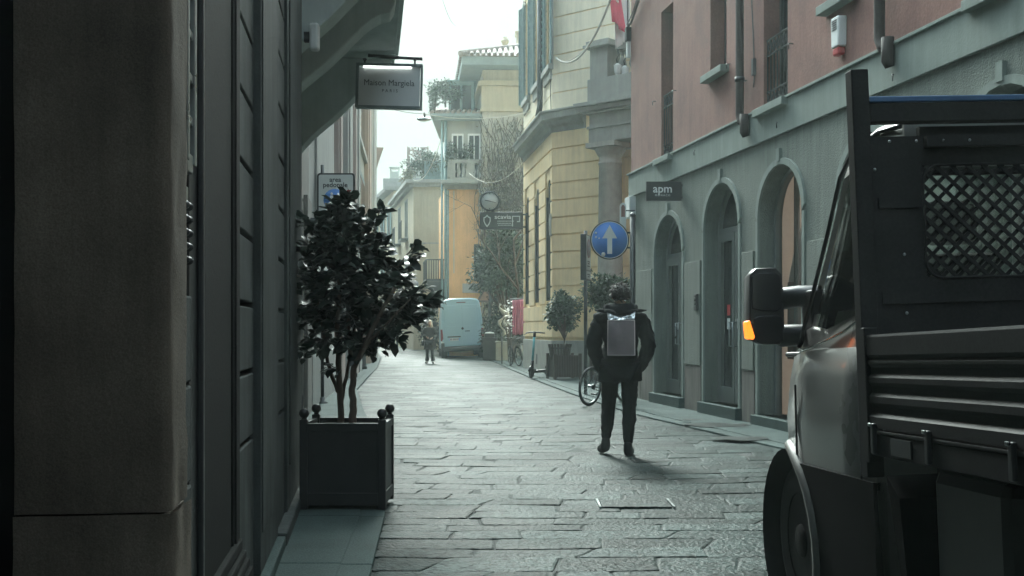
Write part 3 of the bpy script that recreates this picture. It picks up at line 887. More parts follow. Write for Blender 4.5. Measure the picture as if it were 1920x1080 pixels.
# alarm sounder
u = UR(1580, 0.0); z = WR.z_at(u, 66)
al = thing('alarm_sounder', 'white alarm box with a red lower lens on the pink wall above the truck', 'alarm', WR.pt(u, 0, z))
pr = [(-0.10, 0.20), (0.10, 0.20), (0.115, 0.17), (0.10, -0.14), (-0.10, -0.14), (-0.115, 0.17)]
b = MB(WR.m); b.prism(pr, lambda x, y: (u + x * 0.85, 0.10, z + y), lambda x, y: (u + x, 0.0, z + y)); b.build('housing', M['white_paint'], al, bevel=0.015)
b = MB(WR.m); b.box(u - 0.075, u + 0.075, 0.0, 0.09, z - 0.23, z - 0.141); b.build('lens', M['red'], al, bevel=0.02)
b = MB(WR.m)
for k in range(5): b.box(u - 0.06, u + 0.06, 0.10, 0.106, z + 0.05 + k * 0.025, z + 0.058 + k * 0.025)
b.build('grille', M['dark_metal'], al)
# entry phone beside the second door
u = UR(1311); z = WR.z_at(u, 566)
ip = thing('entry_phone', 'small dark entry phone plate on the pier between two arched doors', 'entry phone', WR.pt(u, 0.035, z))
b = MB(WR.m); b.box(u - 0.07, u + 0.07, 0.035, 0.065, z - 0.13, z + 0.12); b.build('plate', M['dark_metal'], ip, bevel=0.006)
b = MB(WR.m)
for k in range(3): b.box(u - 0.03, u + 0.03, 0.065, 0.072, z - 0.08 + 0.06 * k, z - 0.05 + 0.06 * k)
b.build('button', M['grey_metal'], ip)
# meter box at the corner
u = 0.11; z = ZR(1190, 388)
mbx = thing('meter_box', 'pale grey meter box on the corner of the arched ground floor', 'meter box', WR.pt(u, 0, z))
b = MB(WR.m); b.box(u - 0.12, u + 0.22, 0.0, 0.12, z - 0.20, z + 0.19); b.build('box', M['off_white'], mbx, bevel=0.01)
b = MB(WR.m); b.box(u - 0.10, u + 0.20, 0.12, 0.126, z - 0.18, z + 0.17); b.build('door', M['white_paint'], mbx)

# black blade sign of the jeweller, square to the wall
u = UR(1279); zc = WR.z_at(u, 359); pw = WR.pt(u, 0.0, zc)
sg = thing('shop_sign', 'black blade sign with white lower case letters on the grey green wall', 'sign', pw)
ax = Vector((-1, -0.02, 0)).normalized()     # from the wall out over the pavement
c = pw + ax * 0.30
xr = -ax; fwd = Vector((0.02, -1, 0)).normalized()
b = MB(face_frame(c, xr, (0, 0, 1))); b.box(-0.285, 0.285, -0.155, 0.155, -0.035, 0.035); b.build('board', M['black_paint'], sg, bevel=0.004)
M['letter_white'] = mat('white_lettering', (0.75, 0.77, 0.75), 0.5, var=0.03)
lettering('apm', 0.185, face_frame(c + Vector((-0.02, 0, 0.035)) + fwd * 0.037, xr, (0, 0, 1)), M['letter_white'], sg, bold=0.002)
lettering('MONACO', 0.042, face_frame(c + Vector((-0.02, 0, -0.068)) + fwd * 0.037, xr, (0, 0, 1)), M['letter_white'], sg, space=1.5)
b = MB(); b.beam(pw + ax * -0.02 + Vector((0, 0, 0.10)), pw + ax * 0.03 + Vector((0, 0, 0.10)), 0.03); b.beam(pw + ax * -0.02 + Vector((0, 0, -0.10)), pw + ax * 0.03 + Vector((0, 0, -0.10)), 0.03)
b.build('bracket', M['dark_metal'], sg)

# small arched blade sign by the corner
p0 = P(1168, 405, 20.9)
sb = thing('arched_sign', 'narrow pale arched blade sign at the corner above the round blue sign', 'sign', p0)
h_ = (-0.055, 0.055, -0.26, 0.24, 0.07)
b = MB(Matrix.Translation(p0)); pp = hole_path(h_); b.prism(pp, lambda x, z: (x, -0.03, z), lambda x, z: (x, 0.03, z)); b.build('board', M['off_white'], sb)
b = MB(Matrix.Translation(p0)); b.prism(hole_path((-0.035, 0.035, -0.02, 0.20, 0.05)), lambda x, z: (x, -0.036, z), lambda x, z: (x, -0.031, z)); b.build('inset', M['pink'], sb)
b = MB(Matrix.Translation(p0)); b.beam((0.05, 0, 0.1), (0.22, 0, 0.1), 0.02); b.build('bracket', M['dark_metal'], sb)
# ================================================================== YELLOW CORNER BUILDING
YC = Vector((1.14, 31.5, 0))
WS = Wall(YC.x, YC.y, -0.127, 1.0)               # side along the street, going away
if WS.n.x > 0: WS = Wall(YC.x, YC.y, -0.127, 1.0, True)
WF = Wall(YC.x, YC.y, 0.75, -0.66)               # face turned to the camera
if WF.n.y > 0: WF = Wall(YC.x, YC.y, 0.75, -0.66, True)
L_S, L_F, Z_TOP = 5.75, 7.0, 15.0
ye = thing('yellow_building', 'ochre corner palace with grooved render, a grey cornice and tall arched windows', 'building', YC)
def courses(mb, W, u0, u1, z0, z1, step, holes, n0, n1, gap=0.028, vjoint=None, rr=None):
    """grooved render: one proud block per course, cut by the openings"""
    z = z0; k = 0
    while z < z1 - 0.05:
        za, zb = z + gap / 2, min(z + step, z1) - gap / 2
        cuts = [u0, u1]
        segs = [(u0, u1)]
        for h in holes:
            a, c, h0, h1 = h[0] - 0.0, h[1] + 0.0, h[2], h[3]
            if zb > h0 and za < h1:
                new = []
                for (s0, s1) in segs:
                    if c <= s0 or a >= s1: new.append((s0, s1))
                    else:
                        if a - s0 > 0.02: new.append((s0, a))
                        if s1 - c > 0.02: new.append((c, s1))
                segs = new
        for (s0, s1) in segs:
            if vjoint:
                us = [s0]; x = s0 + vjoint * (0.5 if k % 2 else 1.0)
                while x < s1 - 0.1: us.append(x); x += vjoint
                us.append(s1)
            else: us = [s0, s1]
            for i in range(len(us) - 1):
                g0 = gap / 2 if i > 0 else 0; g1 = gap / 2 if i < len(us) - 2 else 0
                mb.box(us[i] + g0, us[i + 1] - g1, n0, n1, za, zb)
        z += step; k += 1

# arched windows of the side
def slit(px, py_top, py_bot, w=0.95):
    u = WS.u_at(px)
    return (u - w / 2, u + w / 2, WS.z_at(u, py_bot), WS.z_at(u, py_top), 0.6)
SH = [slit(1030, 338, 566), slit(1008.5, 354, 567), slit(990, 371, 568)]
zs0 = sum(h[2] for h in SH) / 3; zs1 = sum(h[3] for h in SH) / 3
SH = [(h[0], h[1], zs0, zs1, 0.47) for h in SH]
# upper windows with shutters
UW = []
for px in (1030.5, 1009.5, 990.5):
    u = WS.u_at(px); UW.append((u - 0.55, u + 0.55, 8.65, 11.8, 0))
b = MB(); facade(b, WS, 0, L_S, 0, Z_TOP, SH + UW, 0.06, 0.0)
facade(b, WF, 0, L_F, 0, Z_TOP, [], 0.3, 0.0)
e = lambda u, n, z: WS.pt(u, n, z)
b.add([e(L_S, 0, 0), e(L_S, -9, 0), e(L_S, -9, Z_TOP), e(L_S, 0, Z_TOP)], [(0, 1, 2, 3)])
b.add([e(0, 0, Z_TOP), e(L_S, 0, Z_TOP), e(L_S, -9, Z_TOP), WF.pt(L_F, 0, Z_TOP)], [(0, 1, 2, 3)])
b.add([e(L_S, -9, 0), WF.pt(L_F, 0, 0), WF.pt(L_F, 0, Z_TOP), e(L_S, -9, Z_TOP)], [(0, 1, 2, 3)])
b.build('wall', M['yellow'], ye)
b = MB(WS.m)
courses(b, WS, -0.022, L_S, 1.05, 6.75, 0.475, SH, 0.0, 0.045, 0.045)
b.build('grooved_render', M['yellow'], ye, bevel=0.006)
b = MB(WS.m)
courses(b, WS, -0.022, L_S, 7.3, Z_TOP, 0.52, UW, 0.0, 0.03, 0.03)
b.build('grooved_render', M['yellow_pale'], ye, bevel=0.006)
b = MB(WF.m)
courses(b, WF, -0.02, L_F, 1.05, 6.75, 0.475, [], 0.0, 0.045, 0.045)
b.build('grooved_render', M['yellow'], ye, bevel=0.006)
b = MB(WF.m)
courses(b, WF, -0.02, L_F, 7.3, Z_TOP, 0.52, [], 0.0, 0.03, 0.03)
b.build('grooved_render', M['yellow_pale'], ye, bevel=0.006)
# plain base
b = MB(WS.m); b.box(-0.06, L_S, 0.0, 0.06, -0.05, 0.98)
b.m = WF.m; b.box(-0.04, L_F, 0.0, 0.05, -0.05, 0.985)
b.build('base', M['cornice'], ye, bevel=0.01)
# cornice between the floors, carried round the corner
b = MB()
prof = [(0.0, 6.74), (0.06, 6.74), (0.08, 6.86), (0.16, 6.92), (0.20, 7.02), (0.34, 7.06), (0.36, 7.22), (0.40, 7.25), (0.40, 7.29), (0.0, 7.33)]
corner = lambda n, z: YC + (WS.n + WF.n) * (n / (1 + WS.n.dot(WF.n))) + Vector((0, 0, z))
A = [WS.pt(L_S, n, z) for n, z in prof]; B_ = [corner(n, z) for n, z in prof]; C_ = [WF.pt(1.15, n, z) for n, z in prof]
np_ = len(prof)
b.add(A + B_ + C_, [(i, i + 1, np_ + i + 1, np_ + i) for i in range(np_ - 1)] + [(np_ + i, np_ + i + 1, 2 * np_ + i + 1, 2 * np_ + i) for i in range(np_ - 1)] + [list(range(np_)), list(range(2 * np_, 3 * np_))])
b.build('cornice', M['cornice'], ye)
for h in SH:
    w = MB(); wall_fill(w, WS, h, -0.05)
    f = MB(WS.m); f.box(h[0], h[0] + 0.07, -0.05, 0.012, h[2], h[3] - 0.45); f.box(h[1] - 0.07, h[1], -0.05, 0.012, h[2], h[3] - 0.45)  # flush glass and dark frames stand in for shaded deep jambs
    f.box((h[0] + h[1]) / 2 - 0.03, (h[0] + h[1]) / 2 + 0.03, -0.05, 0.012, h[2], h[3])
    wo = f.build('arched_window', M['dark_metal'], ye); w.build('pane', M['window_dark'], wo)
for i, h in enumerate(UW):
    w = MB(); w.add([WS.pt(h[0], -0.05, h[2]), WS.pt(h[1], -0.05, h[2]), WS.pt(h[1], -0.05, h[3]), WS.pt(h[0], -0.05, h[3])], [(0, 1, 2, 3)])
    f = MB(WS.m); f.box(h[0] - 0.13, h[1] + 0.13, 0.0, 0.15, h[2] - 0.16, h[2] + 0.0); f.box(h[0] - 0.06, h[1] + 0.06, 0.0, 0.09, h[2] - 0.42, h[2] - 0.162)
    f.box(h[0] - 0.12, h[0], 0.0, 0.04, h[2], h[3] + 0.12); f.box(h[1], h[1] + 0.12, 0.0, 0.04, h[2], h[3] + 0.12)
    wo = f.build('window', M['cornice'], ye, bevel=0.006); w.build('pane', M['window_dark'], wo)
    for (x0, sg_) in ((h[1] + 0.02, 1), (h[0] - 0.02, -1)):
        sh = MB(WS.m)
        # leaf folded back nearly flat on the wall, a hand off it at the free edge
        for k in range(16):
            z0_ = h[2] + 0.03 + k * (h[3] - h[2] - 0.06) / 16
            sh.add([(x0, 0.05, z0_), (x0 + sg_ * 0.52, 0.13, z0_), (x0 + sg_ * 0.52, 0.16, z0_ + 0.15), (x0, 0.08, z0_ + 0.15)], [(0, 1, 2, 3)])
        for (ua, na) in ((0.0, 0.065), (0.5, 0.145)):
            sh.box(x0 + sg_ * ua - 0.025, x0 + sg_ * ua + 0.025, na - 0.025, na + 0.025, h[2], h[3])
        sh.add([(x0, 0.045, h[2]), (x0 + sg_ * 0.52, 0.125, h[2]), (x0 + sg_ * 0.52, 0.125, h[3]), (x0, 0.045, h[3])], [(0, 1, 2, 3)])
        sh.build('shutter', M['shutter'], wo)
# rain pipe on the side, ending above the cornice
b = MB(WS.m); up_ = WS.u_at(1012.5, 0.14)
b.tube([(up_, 0.14, Z_TOP), (up_, 0.14, 7.75), (up_ , 0.2, 7.45)], 0.085, 12); b.build('rain_pipe', M['dark_metal'], ye)
b = MB(WS.m)
b.tube([(0.12, 0.03, 9.5), (0.14, 0.05, 8.4), (0.2, 0.04, 7.9), (0.12, 0.04, 7.36)], 0.012, 6)
b.build('loose_cable', M['wire'], ye)
b = MB(WS.m); b.box(0.03, 0.17, 0.03, 0.08, 3.9, 4.5); b.build('small_plaque', M['cornice'], ye)
b = MB(WS.m); b.box(2.6, 2.85, 0.058, 0.064, 0.25, 0.55); b.build('cellar_vent', M['black_paint'], ye)

# portal: column with entablature and the balcony parapet above it
t0 = WF.u_at(1143, 0.55)
zc0, zc1 = 5.55, 6.12
col = MB(WF.m)
r_ = 0.325
prof = [(0.46, 0.0), (0.46, 0.22), (0.42, 0.24), (0.43, 0.32), (0.36, 0.38), (r_, 0.44), (r_ + 0.005, 2.4), (r_ * 0.90, zc0), (r_ * 0.95, zc0 + 0.02), (r_ * 0.95, zc0 + 0.07), (r_ * 0.9, zc0 + 0.09), (r_ * 0.9, zc0 + 0.22), (r_ * 1.0, zc0 + 0.25), (r_ * 1.25, zc0 + 0.40), (r_ * 1.27, zc0 + 0.44)]
col.lathe((t0, 0.52, 0), prof, 28)
col.box(t0 - 0.46, t0 + 0.46, 0.06, 0.98, zc0 + 0.44, zc1 - 0.004)
po = col.build('column', M['column'], ye)
en = MB(WF.m)
en.box(t0 - 0.40, L_F, 0.0, 0.92, zc1, zc1 + 0.36)
en.box(t0 - 0.44, L_F, 0.0, 0.96, zc1 + 0.364, zc1 + 0.43)
en.box(t0 - 0.40, L_F, 0.0, 0.90, zc1 + 0.434, zc1 + 0.74)
en.box(t0 - 0.62, L_F, 0.0, 1.10, zc1 + 0.80, zc1 + 0.92)
en.box(t0 - 0.52, L_F, 0.0, 1.02, zc1 + 0.744, zc1 + 0.796)
en.box(t0 - 0.70, L_F, 0.0, 1.20, zc1 + 0.924, zc1 + 1.02)
en.build('entablature', M['cornice'], ye, bevel=0.012)
bp = MB(WF.m); zb = zc1 + 1.02
bp.box(t0 - 0.42, L_F, 0.0, 0.95, zb, zb + 0.62)
bp.box(t0 - 0.36, t0 + 0.20, 0.35, 0.92, zb + 0.624, zb + 1.42)
bp.box(t0 - 0.50, t0 + 0.34, 0.22, 1.05, zb + 1.424, zb + 1.50)
bp.box(t0 - 0.44, t0 + 0.28, 0.28, 0.99, zb + 1.504, zb + 1.60)
bp.box(t0 + 0.36, L_F, 0.45, 0.80, zb + 1.30, zb + 1.46)
for k in range(8):
    uu = t0 + 0.46 + k * 0.34
    bp.lathe((uu, 0.62, zb + 0.62), [(0.10, 0), (0.10, 0.06), (0.05, 0.10), (0.045, 0.16), (0.11, 0.30), (0.09, 0.40), (0.045, 0.52), (0.045, 0.58), (0.09, 0.62), (0.09, 0.68)], 12)
bp.build('balcony_parapet', M['cornice'], ye, bevel=0.01)
# dark doorway behind the column
dw = MB(WF.m); dw.box(t0 + 0.55, t0 + 2.6, 0.052, 0.07, 0.0, 5.3); dw.build('portal_door', M['wood_dark'], ye)

# flag on a slanting pole from the balcony
pf = WF.pt(t0 + 0.55, 0.9, zb + 1.5)
fl = thing('flag', 'red and white flag hanging limp over the balcony of the ochre palace', 'flag', pf)
q0, q1 = P(1176, 40, 29.2), P(1128, -60, 27.6)
b = MB(); b.tube([q0, q1], 0.03, 8); b.build('pole', M['white_paint'], fl)
def cloth(quad, nu, nv, wav, mat_, name, parent, ph=0.0):
    a, b0, c, d = [Vector(x) for x in quad]     # top-left, top-right, bottom-right, bottom-left
    vs = []; fs = []
    for j in range(nv + 1):
        v = j / nv
        for i in range(nu + 1):
            u = i / nu
            p = (a * (1 - u) + b0 * u) * (1 - v) + (d * (1 - u) + c * u) * v
            w_ = wav * (0.35 + v) * (sin(u * 15 + ph + 2.0 * v) + 0.5 * sin(u * 31 + ph))
            vs.append(p + Vector((w_ * 0.35, -w_, 0.3 * w_)))
    n_ = nu + 1
    for j in range(nv):
        for i in range(nu): fs.append((j * n_ + i, j * n_ + i + 1, (j + 1) * n_ + i + 1, (j + 1) * n_ + i))
    m_ = MB(); m_.add(vs, fs, True)
    o = m_.build(name, mat_, parent, clean=False)
    s_ = o.modifiers.new('solid', 'SOLIDIFY'); s_.thickness = 0.004
    return o
M['flag_white'] = mat('white_flag_cloth', (0.62, 0.62, 0.62), 0.8, var=0.05)
M['flag_red'] = mat('red_flag_cloth', (0.60, 0.07, 0.13), 0.8, var=0.08)
cloth([P(1150, -60, 28.6), P(1180, -10, 29.0), P(1184, 75, 29.1), P(1152, 92, 28.8)], 14, 12, 0.035, M['flag_white'], 'white_field', fl, 0.4)
cloth([P(1137, -60, 28.2), P(1158, -40, 28.6), P(1177, 70, 28.8), P(1146, 35, 28.5)], 10, 12, 0.03, M['flag_red'], 'red_field', fl, 1.1)
# two bracket lanterns under the flag
for (px, py) in ((1158, 118), (1172, 122)):
    p = P(px, py, 29.0)
    ln = thing('wall_lantern', 'old wrought iron lantern bracket hanging beside the balcony parapet', 'lantern', p, 'lantern brackets under the flag')
    b = MB(Matrix.Translation(p)); b.tube([(0, 0, 0.35), (0.03, 0, 0.2), (-0.03, 0, 0.1), (0, 0, -0.05)], 0.02, 6); b.build('bracket', M['dark_metal'], ln)
    b = MB(Matrix.Translation(p)); b.lathe((0, 0, -0.35), [(0.02, 0), (0.08, 0.10), (0.10, 0.28), (0.03, 0.34)], 8, smooth=False); b.build('lamp_glass', M['off_white'], ln)

# white rope of a street decoration, slung from the palace to the upper right
def cable(name, label, a, b_, sag, r, m_, group=None, n=24, cat='cable'):
    a, b_ = Vector(a), Vector(b_); pts = []
    for k in range(n + 1):
        t = k / n
        pts.append(a.lerp(b_, t) - Vector((0, 0, sag * 4 * t * (1 - t))))
    m = MB(); m.tube(pts, r, 6); o = m.build(name, m_)
    return tag(o, label, cat, group)
cable('light_rope', 'thick white rope slung from the ochre palace up past the flag', P(1043, 109, 31.0), P(1158, -40, 26.0), 0.75, 0.028, M['rope'])
cable('light_rope', 'thin white rope beside the thicker rope near the flag', P(1043, 112, 31.0), P(1112, 70, 29.0), 0.25, 0.012, M['rope'])
# ================================================================== DARK STONE BUILDING (left, near)
WL = Wall(-0.52, 0.0, -0.127, 1.0)
if WL.n.x < 0: WL = Wall(-0.52, 0.0, -0.127, 1.0, True)
UL = WL.u_at
dk = thing('dark_stone_building', 'dark stone shop building with grooved panels and a rough granite pillar in front', 'building', WL.pt(4, 0, 0))
U_E = UL(565)
ZT = 8.0
def lbox(b, u0, u1, n0, n1, z0, z1): b.m = WL.m; b.box(u0, u1, n0, n1, z0, z1)
uP0, uP1 = 3.02, 3.30           # pillar
uN1 = UL(367)                   # stone blocks of its return
uM = UL(385)                    # edge of the window recess
b = MB(WL.m)
b.box(uP1 + 0.02, U_E, -0.80, -0.30, -0.05, ZT)                     # core behind the facade
b.box(-30.0, U_E, -6.0, -0.801, -0.05, ZT)
b.build('wall', M['stone_trim'], dk)
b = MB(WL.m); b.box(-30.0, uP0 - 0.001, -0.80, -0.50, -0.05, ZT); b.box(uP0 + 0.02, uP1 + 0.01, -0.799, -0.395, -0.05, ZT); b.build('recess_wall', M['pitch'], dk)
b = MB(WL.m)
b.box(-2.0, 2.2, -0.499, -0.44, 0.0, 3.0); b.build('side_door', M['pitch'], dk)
# granite pillar in two stones with a slightly open bed joint
rrp = random.Random(3)
def rough_block(b, u0, u1, n0, n1, z0, z1, nu=14, nz=40, amp=0.006):
    faces = [((u0, n0), (u0, n1), nu), ((u0, n1), (u1, n1), max(3, nu // 2))]
    for (p, q, cnt) in faces:
        vs = []; fs = []
        for j in range(nz + 1):
            for i in range(cnt + 1):
                t = i / cnt; u = p[0] + (q[0] - p[0]) * t; n = p[1] + (q[1] - p[1]) * t; z = z0 + (z1 - z0) * j / nz
                d = amp * mnoise.noise(Vector((u * 9, n * 9, z * 9))) + amp * 0.6 * mnoise.noise(Vector((u * 25, n * 25, z * 25)))
                eu = 0.0
                # worn arris
                if (i == cnt and p == (u0, n0)) or (i == 0 and p == (u0, n1)): eu = 0.006 + 0.006 * mnoise.noise(Vector((0, 0, z * 6)))
                vs.append(WL.m @ Vector((u - d + eu, n + d - eu, z)))
        w = cnt + 1
        for j in range(nz):
            for i in range(cnt): fs.append((j * w + i, j * w + i + 1, (j + 1) * w + i + 1, (j + 1) * w + i))
        m0 = b.m; b.m = Matrix.Identity(4); b.add(vs, fs, True); b.m = m0
    b.box(u0 + 0.02, u1, n0, n1 - 0.02, z0 + 0.008, z1 - 0.008)
b = MB(WL.m); rough_block(b, uP0, uP1, -0.392, 0.0, 0.818, ZT, 16, 90); rough_block(b, uP0 - 0.012, uP1, -0.392, 0.012, -0.05, 0.815, 16, 20)
b.build('granite_pillar', M['stone_dark'], dk)
# stone blocks behind the pillar with joints, below the bell panel
b = MB(WL.m)
for (z0, z1) in ((-0.05, 0.83), (0.84, 1.13), (1.14, 1.40)):
    b.box(uP1, uN1, -0.30, -0.012, z0, z1)
b.build('jamb_blocks', M['stone_trim'], dk, bevel=0.008)
# moulded upright beside it
b = MB(WL.m); b.box(uN1 + 0.002, uM, -0.30, -0.02, -0.05, ZT); b.box(uM - 0.045, uM - 0.005, -0.02, 0.0, -0.05, ZT); b.build('door_jamb', M['black_paint'], dk, bevel=0.006)
# window with metal glazing bars above the bell panel
zw = WL.z_at(UL(372), 318)
f = MB(WL.m); nn = -0.018
f.box(uP1 + 0.005, uP1 + 0.035, nn - 0.04, nn + 0.022, zw, ZT); f.box(uN1 - 0.035, uN1, nn - 0.04, nn + 0.022, zw, ZT)
z = zw
while z < 4.6:
    f.box(uP1 + 0.035, uN1 - 0.035, nn - 0.03, nn + 0.016, z - (0.028 if z == zw else 0.012), z + (0.028 if z == zw else 0.012)); z += 0.128 * 1.0
wo = f.build('window', M['grey_metal'], dk, bevel=0.004)
b = MB(WL.m); b.box(uP1 + 0.03, uN1 - 0.03, nn - 0.05, nn - 0.03, zw, ZT); b.build('pane', M['window_dark'], wo)
# bell panel in the niche below the window
b = MB(WL.m); b.box(uP1, uN1, -0.10, -0.03, 1.41, zw - 0.03); bpan = b.build('bell_panel', M['black_paint'], dk)
b = MB(WL.m)
for k in range(5):
    zz = WL.z_at(UL(366), 392) - 0.04 * k
    for s_ in (-0.03, 0.035):
        uu = (uP1 + uN1) / 2 + s_ - 0.02
        b.ball((uu, -0.016, zz), 0.014, 10, 7, (1, 1.5, 1))
b.build('bell_button', M['dark_metal'], bpan)
b = MB(WL.m); zz = WL.z_at(UL(366), 372); b.box(uP1 + 0.02, uP1 + 0.06, -0.03, -0.005, zz - 0.03, zz + 0.02); b.build('name_plate', M['grey_metal'], bpan)
# wide pilaster with a moulded base
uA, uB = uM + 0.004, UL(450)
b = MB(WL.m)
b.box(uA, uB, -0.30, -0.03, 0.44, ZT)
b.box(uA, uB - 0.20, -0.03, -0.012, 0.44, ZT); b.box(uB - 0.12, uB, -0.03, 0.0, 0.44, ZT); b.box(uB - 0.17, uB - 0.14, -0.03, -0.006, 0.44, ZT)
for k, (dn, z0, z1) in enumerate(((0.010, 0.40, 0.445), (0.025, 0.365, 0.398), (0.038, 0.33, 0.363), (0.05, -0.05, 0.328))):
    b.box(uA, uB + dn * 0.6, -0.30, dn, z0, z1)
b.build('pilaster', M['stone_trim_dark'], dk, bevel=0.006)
# grooved panels
def grooved(u0, u1, n1, z_list, name='grooved_panel'):
    b = MB(WL.m)
    for k in range(len(z_list) - 1): b.box(u0, u1, -0.30, n1, z_list[k] + 0.012, z_list[k + 1] - 0.012)
    return b.build(name, M['stone_trim'], dk, bevel=0.007)
uC, uD = UL(456), UL(489)
zg = [-0.05, 0.78, 1.10]
while zg[-1] < ZT: zg.append(zg[-1] + 0.315)
b = MB(WL.m); b.box(uB + 0.03, uC, -0.3, -0.045, -0.05, ZT); b.build('recess_strip', M['stone_trim'], dk)
grooved(uC + 0.003, uD, -0.035, zg)
uE, uF = UL(491), UL(521)
b = MB(WL.m); b.box(uD + 0.003, uF, -0.30, 0.0, 0.10, ZT); b.box(uD + 0.05, uF - 0.06, 0.0, 0.008, 0.3, ZT); b.build('pilaster', M['stone_trim'], dk, bevel=0.006)
b = MB(WL.m); b.box(uD + 0.003, uF + 0.02, -0.30, 0.045, -0.05, 0.095); b.build('pilaster_foot', M['slab'], dk, bevel=0.008)
uG = UL(539)
grooved(uF + 0.003, uG, -0.02, zg)
b = MB(WL.m); b.box(uG + 0.003, U_E, -0.30, 0.0, -0.05, ZT); b.box(uG + 0.15, U_E - 0.12, 0.0, 0.01, 0.4, ZT); b.build('pilaster', M['stone_trim'], dk, bevel=0.006)
b = MB(WL.m); b.box(uF + 0.03, U_E, -0.02, 0.05, -0.05, 0.11); b.build('plinth', M['stone_trim'], dk, bevel=0.01)
b = MB(WL.m); b.box(-30, U_E + 0.1, -6, 0.35, ZT, ZT + 0.3); b.build('eaves', M['stone_trim'], dk)

# ================================================================== BALCONY BUILDING (left, behind the planter)
d9 = WL.pt(U_E, 0, 0)
WB = Wall(d9.x - 0.42, d9.y, -0.125, 1.0)
if WB.n.x < 0: WB = Wall(WB.o.x, WB.o.y, -0.125, 1.0, True)
bb = thing('balcony_building', 'dark rendered building with a deep balcony on scrolled brackets over the pavement', 'building', WB.o)
LB = 9.0
HB = 7.0
hb = [(1.2, 2.2, 0.1, 3.0, 0.0), (3.4, 4.6, 0.1, 3.0, 0), (6.2, 7.4, 0.1, 3.0, 0)]
b = MB(); facade(b, WB, 0, LB, 0, HB, hb, 0.25)
b.m = WB.m; b.box(0, LB, -6, -0.9, 0, HB); b.m = Matrix.Identity(4)
b.add([WB.pt(LB, 0, 0), WB.pt(LB, -0.9, 0), WB.pt(LB, -0.9, HB), WB.pt(LB, 0, HB)], [(0, 1, 2, 3)])
b.add([WB.pt(0, 0, HB), WB.pt(LB, 0, HB), WB.pt(LB, -0.9, HB), WB.pt(0, -0.9, HB)], [(0, 1, 2, 3)])
M['left_render'] = mat('grey_brown_render', (0.17, 0.165, 0.15), 0.85, var=0.12, scale=2, streak=0.15, bump=0.1)
b.build('wall', M['left_render'], bb)
for h in hb:
    f = MB(WB.m); f.box(h[0], h[0] + 0.08, -0.22, -0.14, h[2], h[3]); f.box(h[1] - 0.08, h[1], -0.22, -0.14, h[2], h[3]); f.box(h[0], h[1], -0.22, -0.15, h[3] - 0.1, h[3]); f.box((h[0] + h[1]) / 2 - 0.03, (h[0] + h[1]) / 2 + 0.03, -0.22, -0.15, h[2], h[3] - 0.101)
    w = f.build('shop_window', M['wood_dark'], bb)
    g_ = MB(WB.m); g_.box(h[0], h[1], -0.24, -0.225, h[2], h[3]); g_.build('pane', M['window_dark'], w)
b = MB(WB.m)
for (u0, u1) in ((0.2, 1.0), (2.4, 3.2), (4.8, 6.0), (7.6, 8.8)): b.box(u0, u1, 0.0, 0.06, 0, 3.25)
b.build('pilasters', M['left_render'], bb, bevel=0.01)
# balcony: outer edge from (765,0) to (738,125)
ub1 = None
pe = P(739, 126, 13.9)
nb = (pe - WB.o).dot(WB.n); ub1 = (pe - WB.o).dot(WB.u); zbal = pe.z
M['balcony'] = mat('grey_green_balcony_stone', (0.40, 0.46, 0.44), 0.85, var=0.12, scale=2, streak=0.1, bump=0.1)
b = MB(WB.m)
b.box(0.1, ub1, 0.0, nb, zbal, zbal + 0.10); b.box(0.1, ub1 + 0.05, 0.0, nb + 0.05, zbal + 0.104, zbal + 0.20)
bal = b.build('balcony', M['balcony'], bb, bevel=0.01)
def bracket(u0, w, mat_=None):
    b = MB(WB.m)
    pr = [(0.0, zbal - 0.004), (nb - 0.04, zbal - 0.004), (nb - 0.06, zbal - 0.13)]
    for k in range(13):
        t = k / 12
        n = (nb - 0.10) * (1 - t) + 0.10 * t
        z = zbal - 0.20 - 0.95 * t ** 1.25 + 0.03 * sin(t * 9.0) * (1 - 0.4 * t)
        pr.append((max(0.05, n), z))
    pr += [(0.10, zbal - 1.35), (0.0, zbal - 1.42)]
    b.prism(pr, lambda n, z: (u0, n, z), lambda n, z: (u0 + w, n, z))
    b.build('bracket', M['balcony'], bal, bevel=0.015)
for u0 in (0.4, 1.7, ub1 - 0.44): bracket(u0, 0.36)
b = MB(WB.m)
for k in range(int((ub1 - 0.2) / 0.12)):
    u = 0.2 + 0.12 * k; b.beam((u, nb - 0.05, zbal + 0.2), (u, nb - 0.05, zbal + 1.2), 0.016, up=(0, 1, 0))
b.beam((0.1, nb - 0.05, zbal + 1.2), (ub1, nb - 0.05, zbal + 1.2), 0.045)
b.build('railing', M['dark_metal'], bal)
b = MB(WB.m); b.tube([(0.10, 0.08, 0.0), (0.10, 0.08, 6.8)], 0.04, 10); b.build('rain_pipe', M['dark_metal'], bb)
# roof over it
b = MB(WB.m); b.box(-0.1, LB + 0.1, -6.1, 0.4, HB, HB + 0.25); b.build('eaves', M['left_render'], bb)

# alarm box high on the dark building's end
p = P(590, 70, 9.3)
ab = thing('alarm_box', 'small pale rounded alarm box high on the left wall under the balcony', 'alarm', p)
b = MB(Matrix.Translation(p)); b.cbox((0, 0, 0), (0.075, 0.10, 0.22)); b.build('housing', M['off_white'], ab, bevel=0.02)
b = MB(Matrix.Translation(p)); b.cbox((-0.06, 0, 0), (0.05, 0.05, 0.08)); b.build('bracket', M['dark_metal'], ab)

